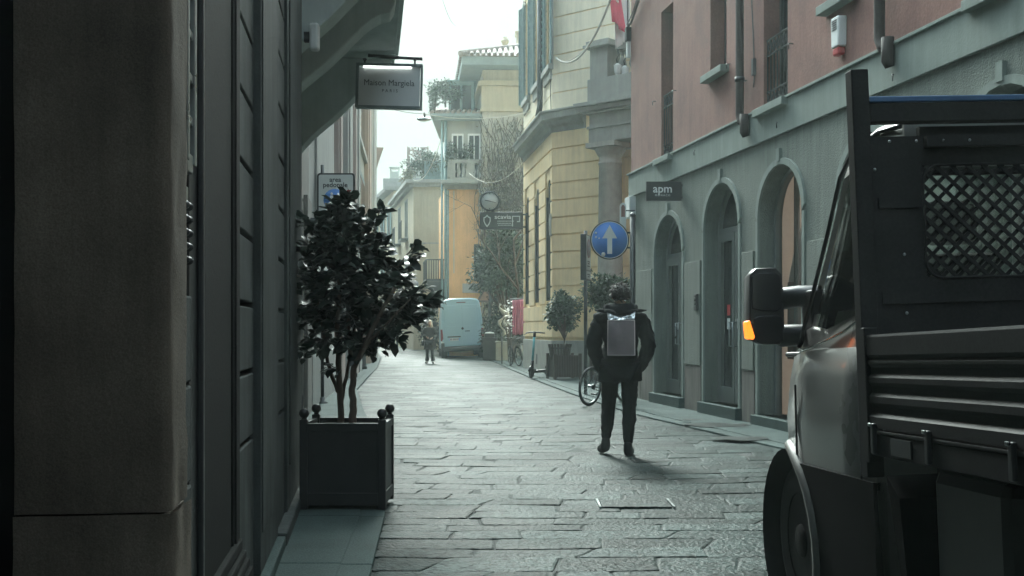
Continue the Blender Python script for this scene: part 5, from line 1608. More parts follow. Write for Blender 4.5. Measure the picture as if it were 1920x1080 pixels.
# planters by the ochre palace
def slat_planter(loc, w, h, label, rot=0.3):
    t = thing('planter_box', label, 'planter', loc, None)
    R_ = Matrix.Translation(loc) @ Matrix.Rotation(rot, 4, 'Z')
    hw = w / 2
    for sx in (-1, 1):
        for sy in (-1, 1): b = MB(R_); b.box(sx * hw - 0.035, sx * hw + 0.035, sy * hw - 0.035, sy * hw + 0.035, 0, h + 0.05); b.build('corner_post', M['wood_dark'], t, bevel=0.004)
    b = MB(R_); n = 9
    for k in range(n):
        a = -hw + 0.04 + (w - 0.08) * k / n; c = a + (w - 0.08) / n - 0.008
        for s_ in (-1, 1):
            b.box(a, c, s_ * (hw - 0.02) - 0.01, s_ * (hw - 0.02) + 0.01, 0.05, h); b.box(s_ * (hw - 0.02) - 0.01, s_ * (hw - 0.02) + 0.01, a, c, 0.05, h)
    b.build('side_slats', M['wood_dark'], t)
    b = MB(R_); b.box(-hw + 0.05, hw - 0.05, -hw + 0.05, hw - 0.05, h - 0.15, h - 0.06); b.build('soil', M['soil'], t)
    return t
pA = P(1057, 712, 28.9); pA.z = PAVE
slat_planter(pA, 0.66, 0.60, 'dark slatted square planter by the ochre palace with a small tree', 0.25)
# flared slatted basket standing in it
bk = thing('slatted_basket', 'flared dark slatted basket standing inside the slatted planter by the palace', 'basket', Vector((pA.x - 0.10, pA.y - 0.02, 0.5)))
b = MB(Matrix.Translation(bk.location))
for k in range(22):
    a = 2 * pi * k / 22
    b.beam((0.22 * cos(a), 0.22 * sin(a), 0.0), (0.30 * cos(a), 0.30 * sin(a), 0.42), 0.045, 0.012, up=(cos(a), sin(a), 0))
b.build('slats', M['wood_dark'], bk)
b = MB(Matrix.Translation(bk.location)); b.lathe((0, 0, 0.30), [(0.272, 0), (0.285, 0.0), (0.29, 0.03), (0.278, 0.03)], 24, caps=False); b.lathe((0, 0, 0.10), [(0.235, 0), (0.248, 0.0), (0.252, 0.03), (0.24, 0.03)], 24, caps=False); b.build('hoop', M['dark_metal'], bk)
shrub('small_tree', 'round crowned small tree in the slatted planter before the ochre palace', Vector((pA.x + 0.05, pA.y, 0.45)), P(1056, 582, 28.9), (0.50, 0.50, 0.56), 5200, 0.11, M['leaf_green'], 0.035, rr=random.Random(4), clumpy=16)
pB = P(1138, 720, 27.3); pB.z = PAVE
slat_planter(pB, 0.62, 0.62, 'dark slatted square planter behind the delivery rider', 0.2)
shrub('small_tree', 'looser small tree behind the rider under the round blue sign', Vector((pB.x, pB.y, 0.45)), P(1140, 552, 27.3), (0.62, 0.5, 0.72), 5000, 0.115, M['leaf_green'], 0.035, rr=random.Random(9), clumpy=18)

# evergreen tree and the dark shrubbery behind the van and the bins
tb = Vector((-0.05, 44.0, 0.0))
shrub('evergreen_tree', 'dense evergreen tree over the bins in the gap beside the ochre palace', tb, P(940, 500, 44.0), (1.08, 1.1, 1.45), 9000, 0.17, M['leaf_far'], 0.10, rr=random.Random(14), clumpy=24, cat='tree')
shrub('dark_shrub', 'dark shrub filling the gap under the evergreen tree behind the grey bin', Vector((-0.45, 48.6, 0)), Vector((-0.45, 48.6, 1.5)), (0.95, 0.6, 1.5), 4600, 0.15, M['leaf_dark'], 0.05, rr=random.Random(15), clumpy=16)
shrub('street_shrub', 'tall dark shrub between the woman and the white van', Vector((-4.0, 57.0, 0)), Vector((-4.0, 57.0, 1.5)), (0.75, 0.6, 1.25), 3000, 0.15, M['leaf_dark'], 0.05, rr=random.Random(16), clumpy=16)
# roof garden
shrub('roof_shrub', 'bushy green shrub hanging round the roof hut of the orange house', Vector((-3.3, 56.5, 12.3)), P(838, 168, 56.5), (0.95, 0.8, 0.75), 2600, 0.14, M['leaf_far'], 0.05, rr=random.Random(17), clumpy=18)
shrub('trailing_plant', 'loose plant trailing from the left eave of the orange house', Vector((-3.75, 55.2, 11.7)), P(814, 185, 55.4), (0.35, 0.4, 0.9), 900, 0.12, M['leaf_far'], 0.03, rr=random.Random(18), clumpy=9)
shrub('balcony_plant', 'leafy plant on the balustrade balcony of the orange house', Vector((-2.9, 54.7, 8.5)), P(848, 290, 54.6), (0.45, 0.3, 0.8), 900, 0.12, M['leaf_far'], 0.03, rr=random.Random(19), clumpy=9)
shrub('balcony_plant', 'second taller plant at the right end of the balustrade balcony', Vector((-2.1, 54.8, 8.5)), P(876, 300, 54.7), (0.40, 0.3, 0.9), 800, 0.12, M['leaf_far'], 0.03, rr=random.Random(20), clumpy=9)
shrub('terrace_shrub', 'shaggy shrubs along the roof terrace of the cream house', Vector((-5.2, 66.6, 9.95)), P(800, 305, 66.6), (1.3, 0.5, 0.75), 2200, 0.16, M['leaf_far'], 0.04, rr=random.Random(22), clumpy=16)
shrub('terrace_shrub', 'yellowish drooping shrub at the left end of the terrace', Vector((-6.0, 67.4, 9.95)), P(765, 325, 67.4), (0.55, 0.5, 0.75), 1000, 0.15, M['leaf_brown'], 0.04, rr=random.Random(23), clumpy=10)

# bare climbers over the beige front
cv = thing('bare_climber', 'tangle of bare climbing stems covering the front of the beige house', 'climber', bf.pt(2.0, 0.05, 0))
rr = random.Random(33); b = MB(); lf_ = []
for k in range(300):
    u = rr.uniform(-0.05, 3.9); z = rr.uniform(0.5, 6.5); pts = []
    du = rr.gauss(0, 0.05); ln = rr.randint(14, 34)
    for i in range(ln):
        pts.append(bf.pt(u, 0.10 + 0.10 * rr.random(), z)); z += 0.16; du = du * 0.85 + rr.gauss(0, 0.035); u += du
        if z > 9.7 or u < -0.2: break
        if rr.random() < 0.7: lf_.append(pts[-1] + Vector((rr.gauss(0, .12), -0.1 * rr.random(), rr.gauss(0, .1))))
    if len(pts) > 3: b.tube(pts, [0.022 * (1 - 0.6 * i / len(pts)) for i in range(len(pts))], 4, caps=False)
b.build('stems', M['bark'], cv)
b = MB(); leaf_cloud(b, lf_, 0.14, rr, 0.4, 'quad'); b.build('foliage', M['leaf_brown'], cv, clean=False)

# the beige house stands beyond the van: push it back along our line of sight, to its true size
for o_ in (be, cv):
    E_ = Vector((0, 0, H)); k_ = 1.2
    o_.location = E_ + (o_.location - E_) * k_; o_.scale = (k_, k_, k_)

# leafless tree leaning out beside it
bt = thing('leafless_tree', 'leafless tree with fine twigs between the clock and the ochre palace', 'tree', Vector((0.12, 43.0, 0)))
b = MB(); rr = random.Random(41)
def grow(p, d, r, l, lev):
    pts = [p]; q = p.copy(); dd = d.copy()
    n = 5
    for i in range(n):
        dd = (dd + Vector((rr.gauss(0, .13), rr.gauss(0, .13), rr.gauss(0, .10) + 0.03))).normalized(); q = q + dd * l / n; pts.append(q.copy())
    b.tube(pts, [r * (1 - 0.5 * i / n) for i in range(n + 1)], 6 if lev < 2 else 4, caps=False)
    if lev < 5:
        for k in range(3 if lev < 2 else 3):
            i = rr.randint(2, n); v = Vector((rr.gauss(0, 1), rr.gauss(0, 1), rr.gauss(0, 0.6))).normalized()
            grow(pts[i], (dd * 0.9 + v * 0.75).normalized(), r * 0.55, l * rr.uniform(0.55, 0.75), lev + 1)
grow(Vector((0.12, 43.0, 0)), Vector((-0.03, 0, 1)), 0.07, 4.7, 0)
b.build('trunk', M['bark'], bt)
# ================================================================== SIGNS AND STREET FURNITURE
def T(p): return Matrix.Translation(Vector(p))
M['letter_dark'] = mat('dark_lettering', (0.02, 0.025, 0.03), 0.6, var=0.05)
M['sign_white'] = mat('white_sign_film', (0.60, 0.63, 0.61), 0.45, var=0.06, scale=3)

M['sign_grey'] = mat('dull_sign_film', (0.22, 0.25, 0.235), 0.5, var=0.15, scale=4)
# pedestrian area sign
d = 19.4
ps = thing('pedestrian_sign', 'white pedestrian area sign lettered area pedonale on a dark pole behind the camellia', 'sign', Vector((P(605, 757, d).x, d, PAVE)))
b = MB(); xp = P(604, 0, d).x; b.tube([(xp, d + .03, PAVE), (xp, d + .03, 4.1)], 0.03, 10); b.lathe((xp, d + .03, PAVE), [(0.09, 0), (0.09, 0.015), (0.04, 0.03), (0.04, 0.1)], 14); b.build('pole', M['dark_metal'], ps)
c = P(630, 372, d); wS, hS = 0.64, 0.86
fm = face_frame(c, (1, 0, 0), (0, 0, 1))
def rrect(w, h, r, seg=5):
    pts = []
    for (cx, cy, a0) in ((w / 2 - r, h / 2 - r, 0), (-w / 2 + r, h / 2 - r, 90), (-w / 2 + r, -h / 2 + r, 180), (w / 2 - r, -h / 2 + r, 270)):
        for k in range(seg + 1):
            a = radians(a0 + 90 * k / seg); pts.append((cx + r * cos(a), cy + r * sin(a)))
    return pts
b = MB(fm); b.prism(rrect(wS, hS, 0.05), lambda x, y: (x, y, -0.02), lambda x, y: (x, y, 0.012)); b.build('frame', M['dark_metal'], ps)
b = MB(fm); b.prism(rrect(wS - 0.055, hS - 0.055, 0.035), lambda x, y: (x, y, 0.012), lambda x, y: (x, y, 0.018)); b.build('face', M['sign_white'], ps)
lettering('area', 0.115, fm @ T((-0.01, 0.315, 0.019)), M['letter_dark'], ps, bold=0.002)
lettering('pedonale', 0.115, fm @ T((-0.01, 0.225, 0.019)), M['letter_dark'], ps, bold=0.002)
b = MB(fm); b.lathe((-0.02, -0.03, 0.018), [(0.0, 0.004), (0.19, 0.004), (0.19, 0.0)], 32); b.build('blue_disc', M['blue'], ps)
b = MB(fm)
for (x, y, s_) in ((-0.07, 0.0, 1.0), (0.04, 0.02, 0.75)):
    b.ball((x, y + 0.075 * s_, 0.024), 0.022 * s_, 10, 6, (1, 1, 0.2))
    b.prism([(x - 0.03 * s_, y + 0.045 * s_), (x + 0.03 * s_, y + 0.045 * s_), (x + 0.022 * s_, y - 0.04 * s_), (x + 0.03 * s_, y - 0.13 * s_), (x + 0.008 * s_, y - 0.13 * s_), (x, y - 0.05 * s_), (x - 0.008 * s_, y - 0.13 * s_), (x - 0.03 * s_, y - 0.13 * s_), (x - 0.022 * s_, y - 0.04 * s_)], lambda a, c_: (a, c_, 0.022), lambda a, c_: (a, c_, 0.026))
b.build('pictogram', M['letter_white'], ps)
b = MB(fm); b.prism([(0.06, 0.02), (0.20, 0.14), (0.27, 0.14), (-0.12, -0.24), (-0.19, -0.24)], lambda a, c_: (a, c_, 0.0265), lambda a, c_: (a, c_, 0.029)); b.build('red_bar', M['red'], ps)

# second dark post further along
d = 16.2; xq = P(578, 0, d).x - 0.12
po = thing('iron_post', 'tall thin dark iron post standing against the left wall behind the planter', 'post', Vector((xq, d, PAVE)))
b = MB(); b.tube([(xq, d, PAVE), (xq, d, 3.1)], 0.035, 10); b.build('shaft', M['dark_metal'], po)
b = MB(); b.lathe((xq, d, PAVE), [(0.08, 0), (0.08, 0.05), (0.05, 0.09), (0.05, 0.3), (0.036, 0.34)], 12); b.build('foot', M['dark_metal'], po)
b = MB(); b.ball((xq, d, 3.14), 0.05); b.build('finial', M['dark_metal'], po)
# short bollards on the left kerb in the distance
for k, (px, d) in enumerate(((660, 30.0), (676, 36.0), (690, 42.0), (703, 47.0))):
    x = interp(KL, d) - 0.35
    bo = thing('bollard', 'dark bollard on the left kerb beyond the camellia', 'bollard', Vector((x, d, PAVE)), 'bollards along the left kerb')
    b = MB(T((x, d, PAVE))); b.lathe((0, 0, 0), [(0.09, 0), (0.09, 0.08), (0.06, 0.12), (0.055, 0.75), (0.075, 0.78), (0.075, 0.83), (0.04, 0.9), (0.0, 0.95)], 12); b.build('body', M['dark_metal'], bo)

# round blue one way sign
d = 18.2
c = P(1143, 450, d)
ow = thing('one_way_sign', 'round blue sign with a white up arrow on a dark pole at the pink corner', 'sign', Vector((P(1187, 0, d).x, d + 0.05, PAVE)))
R = 36 / F * d
fm = face_frame(c, (1, 0.05, 0), (0, 0, 1))
b = MB(fm); b.lathe((0, 0, 0), [(R, -0.02), (R + 0.006, -0.01), (R + 0.006, 0.012), (R, 0.016), (R - 0.012, 0.012)], 48, caps=False); b.build('rim', M['dark_metal'], ow)
b = MB(fm); b.lathe((0, 0, 0), [(0.0, 0.011), (R - 0.004, 0.011), (R - 0.004, -0.018), (0, -0.018)], 48); b.build('disc', M['blue'], ow)
b = MB(fm)
n_ = 48; vs = []; 
for k in range(n_):
    a = 2 * pi * k / n_
    for r_ in (R - 0.022, R - 0.012): vs.append((r_ * cos(a), r_ * sin(a), 0.0135))
b.add(vs, [(2 * k, 2 * k + 1, (2 * k + 3) % (2 * n_), (2 * k + 2) % (2 * n_)) for k in range(n_)]); b.build('white_ring', M['sign_white'], ow, clean=False)
a = R / 36
b = MB(fm); b.prism([(-4.5 * a, -26 * a), (4.5 * a, -26 * a), (4.5 * a, 3 * a), (14 * a, 3 * a), (0, 28 * a), (-14 * a, 3 * a), (-4.5 * a, 3 * a)], lambda x, y: (x, y, 0.0125), lambda x, y: (x, y, 0.0165)); b.build('arrow', M['sign_white'], ow)
b = MB(fm)
for (x, y, r_) in ((-26, 13, 2.2), (-26, 5, 1.8), (-20, 3, 1.5), (-12, -27, 4.0), (0, -22, 1.2)):
    b.lathe((x * a, y * a, 0.0166), [(0, 0.001), (r_ * a, 0.001), (r_ * a, 0)], 10)
b.build('sticker', M['off_white'], ow)
xp = P(1187, 0, d).x
b = MB(); b.tube([(xp, d + 0.05, PAVE), (xp, d + 0.05, 3.12)], 0.045, 14); b.ball((xp, d + 0.05, 3.12), 0.05, 12, 8); b.build('pole', M['dark_metal'], ow)
b = MB()
for dz in (-0.12, 0.12): b.beam((c.x + R * 0.4, d + 0.02, c.z + dz), (xp, d + 0.05, c.z + dz), 0.03)
b.build('bracket', M['dark_metal'], ow)

# no stopping box sign seen edge on
d = 22.0
c = P(1098, 483, d)
ns = thing('no_stopping_sign', 'narrow boxed no stopping sign on a pole left of the round blue sign', 'sign', Vector((c.x, d, PAVE)))
fm = face_frame(c, (0.25, 0.968, 0), (0, 0, 1))
# front looks to the right of the camera, its side edge to the left
b = MB(fm); b.box(-0.24, 0.24, -0.44, 0.44, -0.055, 0.055); b.build('frame', M['dark_metal'], ns, bevel=0.006)
b = MB(fm); b.box(-0.215, 0.215, -0.24, 0.415, 0.055, 0.060); b.box(-0.215, 0.215, -0.415, -0.27, 0.055, 0.060); b.build('face', M['sign_grey'], ns)
b = MB(fm); b.lathe((0, 0.17, 0.060), [(0.0, 0.004), (0.185, 0.004), (0.185, 0)], 32); b.build('red_disc', M['red_faded'], ns)
b = MB(fm); b.lathe((0, 0.17, 0.0645), [(0.0, 0.002), (0.14, 0.002), (0.14, 0)], 32); b.build('blue_disc', M['blue_faded'], ns)
b = MB(fm)
for s_ in (-1, 1): b.beam((-0.1 , 0.17 - 0.1 * s_, 0.0685), (0.1, 0.17 + 0.1 * s_, 0.0685), 0.035, 0.003, up=(0, 0, 1))
b.build('red_cross', M['red_faded'], ns)
b = MB(fm)
for (y, w_) in ((-0.08, 0.12), (-0.12, 0.09), (-0.17, 0.13), (-0.33, 0.14), (-0.37, 0.1)): b.box(-w_, w_, y - 0.012, y + 0.012, 0.0602, 0.062)
b.build('lettering', M['letter_dark'], ns)
b = MB(); b.tube([(c.x, d, PAVE), (c.x, d, c.z + 0.52)], 0.035, 12); b.build('pole', M['dark_metal'], ns)

# jeweller's box sign with the clock above, on the far end of the palace side
d = 36.6
L_ = 0
c = P(940, 414, d); wS, hS = 81 / F * d, 32 / F * d
cs_ = thing('jeweller_sign', 'dark box sign with pale lettering and a shield, under the round clock', 'sign', c)
fm = face_frame(c, (1, -0.02, 0), (0, 0, 1))
b = MB(fm); b.box(-wS / 2, wS / 2, -hS / 2, hS / 2, -0.12, 0.09); b.build('box', M['dark_metal'], cs_, bevel=0.01)
b = MB(fm); b.box(-wS / 2 + 0.05, wS / 2 - 0.05, -hS / 2 + 0.06, hS / 2 - 0.04, 0.09, 0.096)
M['sign_dark'] = mat('dark_sign_film', (0.055, 0.065, 0.062), 0.35, var=0.35, scale=2.5); b.build('face', M['sign_dark'], cs_)
lettering('scavia', 0.20, fm @ T((0.05, 0.115, 0.097)), M['letter_white'], cs_, bold=0.002, sx=1.15)
b = MB(fm)
for (y, x0_, x1_) in ((-0.02, -0.12, 0.38), (-0.09, -0.12, 0.30), (-0.15, -0.10, 0.36)):
    x = x0_
    while x < x1_: b.box(x, x + 0.030, y - 0.012, y + 0.012, 0.0962, 0.099); x += 0.045
b.build('small_lettering', M['sign_white'], cs_)
sh = [(0.0, 0.19), (0.05, 0.13), (0.115, 0.10), (0.115, -0.02), (0.075, -0.12), (0.0, -0.22), (-0.075, -0.12), (-0.115, -0.02), (-0.115, 0.10), (-0.05, 0.13)]
x_ = -wS / 2 + 0.24
b = MB(fm); b.prism([(x_ + x, y) for x, y in sh], lambda x, y: (x, y, 0.0962), lambda x, y: (x, y, 0.100)); b.build('shield', M['sign_white'], cs_)
b = MB(fm); b.prism([(x_ + x * 0.72, y * 0.72) for x, y in sh], lambda x, y: (x, y, 0.1002), lambda x, y: (x, y, 0.103)); b.build('shield_field', M['sign_dark'], cs_)
b = MB(fm); x_ = wS / 2 - 0.22
b.box(x_ - 0.13, x_ + 0.13, 0.12, 0.15, 0.0962, 0.100); b.box(x_ - 0.13, x_ - 0.10, -0.19, 0.119, 0.0962, 0.100); b.box(x_ + 0.10, x_ + 0.13, -0.05, 0.119, 0.0962, 0.100); b.box(x_ + 0.03, x_ + 0.099, -0.05, -0.02, 0.0962, 0.100)
b.build('square_mark', M['sign_white'], cs_)
b = MB()
for dz in (-0.2, 0.2): b.beam(c + Vector((wS / 2 - 0.02, 0, dz)), c + Vector((wS / 2 + 0.14, 0, dz)), 0.05)
b.build('bracket', M['dark_metal'], cs_)
c2 = P(918.5, 377.5, d)
R = 18.5 / F * d
ck = thing('street_clock', 'round white faced street clock with dark rim standing on the jeweller sign', 'clock', c2)
fm = face_frame(c2, (1, -0.02, 0), (0, 0, 1))
b = MB(fm); b.lathe((0, 0, 0), [(R - 0.05, -0.13), (R, -0.10), (R + 0.01, 0.0), (R + 0.005, 0.075), (R - 0.02, 0.09), (R - 0.045, 0.085), (R - 0.05, 0.06)], 40, caps=False); b.lathe((0, 0, -0.13), [(0, 0), (R - 0.05, 0)], 40); b.build('case', M['dark_metal'], ck)
b = MB(fm); b.lathe((0, 0, 0), [(0, 0.062), (R - 0.045, 0.062), (R - 0.045, 0.05)], 40); b.build('dial', M['sign_white'], ck)
b = MB(fm)
for k in range(12):
    a = 2 * pi * k / 12; big = k % 6 == 0
    b.box(R * 0.76 * cos(a + pi / 2) - (0.014 if big else 0.007), R * 0.76 * cos(a + pi / 2) + (0.014 if big else 0.007), R * 0.76 * sin(a + pi / 2) - (0.02 if big else 0.008), R * 0.76 * sin(a + pi / 2) + (0.02 if big else 0.008), 0.0622, 0.064)
b.build('hour_mark', M['letter_dark'], ck)
b = MB(fm); b.beam((-0.02, 0.005, 0.067), (R * 0.66 * cos(-0.26), R * 0.66 * sin(-0.26), 0.067), 0.018, 0.004, up=(0, 0, 1)); b.beam((0.03, -0.006, 0.070), (R * 0.52 * cos(2.96), R * 0.52 * sin(2.96), 0.070), 0.024, 0.004, up=(0, 0, 1)); b.build('hands', M['letter_dark'], ck)
b = MB(fm); b.beam((-0.08, -R - 0.1, 0), (-0.08, -R + 0.03, 0), 0.06); b.beam((0.1, -R - 0.1, 0), (0.1, -R + 0.03, 0), 0.06); b.build('mount', M['dark_metal'], ck)

# red disc and warning triangle behind the van
d = 58.0
c = P(856, 560, d); c.z = 3.02
rs_ = thing('round_red_sign', 'round red sign showing just above the roof of the white van', 'sign', Vector((c.x, d, 0)))
b = MB(face_frame(c, (1, 0, 0), (0, 0, 1))); b.lathe((0, 0, 0), [(0, 0.012), (0.30, 0.012), (0.30, -0.01), (0, -0.01)], 32); b.build('disc', M['red'], rs_)
b = MB(face_frame(c, (1, 0, 0), (0, 0, 1))); b.box(-0.2, 0.2, -0.05, 0.05, 0.0125, 0.016); b.build('white_bar', M['sign_white'], rs_)
b = MB(); b.tube([(c.x, d + 0.03, 0), (c.x, d + 0.03, 3.1)], 0.03, 8); b.build('pole', M['dark_metal'], rs_)
d = 52.6
c = P(910, 566, d); c.z = 2.85
ts_ = thing('warning_sign', 'brown framed triangular sign on a dark pole beside the roof of the van', 'sign', Vector((c.x + 0.2, d, 0)))
fm = face_frame(c, (1, 0.15, 0), (0, 0, 1))
b = MB(fm)
tri = [(-0.36, -0.27), (0.36, -0.27), (0, 0.36)]
for k in range(3): 
    p_, q_ = tri[k], tri[(k + 1) % 3]; b.beam((p_[0], p_[1], 0), (q_[0], q_[1], 0), 0.09, 0.03, up=(0, 0, 1))
b.build('frame', M['wood_dark'], ts_)
b = MB(fm); b.prism([(x * 0.85, y * 0.85) for x, y in tri], lambda x, y: (x, y, -0.006), lambda x, y: (x, y, 0.006)); b.build('face', M['brown_panel'], ts_)
b = MB(); b.tube([(c.x + 0.2, d + 0.05, 0), (c.x + 0.2, d + 0.05, 3.1)], 0.06, 10); b.build('pole', M['dark_metal'], ts_)
b = MB(); b.beam((c.x, d + 0.03, c.z), (c.x + 0.2, d + 0.05, c.z), 0.05); b.build('bracket', M['dark_metal'], ts_)

# bins and stone trough beside the van
d = 46.6
c = P(918, 675, d)
bn = thing('litter_bin', 'dark tapered litter bin with a pale lid beside the right rear of the van', 'litter bin', Vector((c.x, d, PAVE)))
bz = T((c.x, d, PAVE))
b = MB(bz)
vs = []
for (w_, z) in ((0.26, 0.0), (0.30, 0.86)): vs += [(-w_, -w_, z), (w_, -w_, z), (w_, w_, z), (-w_, w_, z)]
b.add(vs, [(0, 1, 2, 3), (4, 5, 6, 7)] + [(i, (i + 1) % 4, 4 + (i + 1) % 4, 4 + i) for i in range(4)]); b.build('body', M['plastic_black'], bn, bevel=0.02)
b = MB(bz); b.box(-0.34, 0.34, -0.34, 0.34, 0.862, 0.91); b.box(-0.20, 0.20, -0.2, 0.2, 0.912, 1.08); b.build('lid', M['plastic_black'], bn, bevel=0.02)
b = MB(bz); b.lathe((0, 0, 1.081), [(0.2, 0), (0.17, 0.05), (0.0, 0.07)], 16); b.build('ash_dish', M['off_white'], bn)
c = P(944, 677, 46.0)
tr = thing('stone_trough', 'low weathered stone trough with greenery between the litter bin and the bicycles', 'trough', Vector((c.x + 0.05, 46.0, PAVE)))
bz = T(tr.location)
b = MB(bz); b.box(-0.36, 0.36, -0.28, 0.28, 0, 0.70); b.box(-0.39, 0.39, -0.31, 0.31, 0.704, 0.78); b.build('body', M['cornice'], tr, bevel=0.03)
b = MB(bz); rr = random.Random(6); leaf_cloud(b, [Vector((rr.uniform(-.3, .3), rr.uniform(-.2, .2), rr.uniform(0.78, 1.0))) for k in range(220)], 0.12, rr, 0.0, 'quad'); b.build('plants', M['leaf_green'], tr, clean=False)

# pink drapes on a rail before the side of the palace, and a white decoration in the shrubbery
d = 39.0
pk = thing('pink_drape', 'pleated pink fabric hanging from a rail above the parked bicycles', 'drape', P(972, 560, d))
M['pink_cloth'] = mat('pink_cloth', (0.56, 0.19, 0.29), 0.75, var=0.15, scale=6)
a_, b_, c_, e_ = P(961, 563, d), P(985, 561, d - 0.5), P(984, 627, d - 0.5), P(961, 628, d)
vs = []; fs = []; nu, nv = 60, 10
for j in range(nv + 1):
    v = j / nv
    for i in range(nu + 1):
        u = i / nu; p = (a_ * (1 - u) + b_ * u) * (1 - v) + (e_ * (1 - u) + c_ * u) * v
        w = (0.02 + 0.035 * v) * sin(u * 34 + 0.8 * sin(v * 2)) + 0.02 * sin(u * 13)
        vs.append(p + Vector((0, -w, 0.015 * sin(u * 17) * (1 if j in (nv,) else 0))))
for j in range(nv):
    for i in range(nu): fs.append((j * (nu + 1) + i, j * (nu + 1) + i + 1, (j + 1) * (nu + 1) + i + 1, (j + 1) * (nu + 1) + i))
b = MB(); b.add(vs, fs, True); o = b.build('cloth', M['pink_cloth'], pk, clean=False); s_ = o.modifiers.new('solid', 'SOLIDIFY'); s_.thickness = 0.006
b = MB(); b.tube([a_ + Vector((-0.1, 0, 0.03)), b_ + Vector((0.15, 0, 0.03))], 0.02, 8); b.tube([a_ + Vector((-0.08, 0, 0.03)), Vector((a_.x - 0.08, a_.y, 0.03))], 0.02, 8); b.build('rail', M['dark_metal'], pk)
b = MB()
rr = random.Random(8)
leaf_cloud(b, [a_ + Vector((rr.gauss(-0.08, .05), rr.gauss(0, .05), -rr.random() * 1.1)) for k in range(60)], 0.16, rr, 0.3, 'quad'); b.build('white_bows', M['white_paint'], pk, clean=False)
dc = thing('white_figure_ornament', 'tall twisted white ornament standing in the dark shrubbery left of the pink drape', 'ornament', Vector((P(946, 0, 41.4).x, 41.4, 0.0)))
b = MB(); zz = [(620, 0.03), (600, 0.07), (585, 0.05), (575, 0.08), (566, 0.03)]
pts = [P(941 + 5 * sin(k * 1.1), 630 - k * 5.5, 41.2) for k in range(12)]; b.tube(pts, [0.05 + 0.03 * sin(k * 1.7) for k in range(12)], 8)
pts = [P(948 - 3 * sin(k * 0.9), 612 - k * 4.5, 41.2) for k in range(10)]; b.tube(pts, [0.06 + 0.035 * sin(k * 1.3 + 1) for k in range(10)], 8)
b.build('figure', M['cornice'], dc)
b = MB(); p_ = P(941, 630, 41.2); b.tube([p_, Vector((p_.x, 41.2, 0.0))], 0.03, 8); b.build('stand', M['dark_metal'], dc)

# hanging street lamp and its span wires
d = 40.0
c = P(795, 223.5, d)
hl = thing('hanging_street_lamp', 'flat oval street lamp hanging from a span wire against the sky', 'street lamp', c)
b = MB(T(c)); b.ball((0, 0, 0), 0.26, 18, 10, (1, 0.55, 0.26)); b.build('lamp_head', M['grey_metal'], hl)
b = MB(T(c)); b.tube([(0.02, 0, 0.05), (0.02, 0, 0.16)], 0.035, 8); b.lathe((0.02, 0, 0.16), [(0.05, 0), (0.03, 0.07)], 8); b.build('hanger', M['dark_metal'], hl)
b = MB(T(c)); b.ball((0, 0, -0.035), 0.2, 16, 8, (1, 0.5, 0.22)); b.build('lamp_glass', M['off_white'], hl)
zA = c.z + 0.2
cable('span_wire', 'pale span wire from the street lamp across to the ochre palace', (c.x, d, zA), P(1000, 208, 35.5), 0.22, 0.012, M['rope'])
cable('span_wire', 'span wire running left from the street lamp behind the hanging sign', (c.x, d, zA), WC.pt(20, 0.1, 9.1), 0.15, 0.012, M['wire'])
cable('telephone_wire', 'thin loose wire looping from the cream house eave', P(775, 337, 65.5), P(830, 250, 56), 0.8, 0.016, M['rope'])
cable('telephone_wire', 'thin hanging wire across the bare climbers', P(880, 325, 44.8), P(980, 305, 37.5), 0.5, 0.010, M['rope'])
cable('telephone_wire', 'thin dark wire high against the sky', P(830, 0, 30), P(862, 45, 45), 0.3, 0.008, M['wire'])

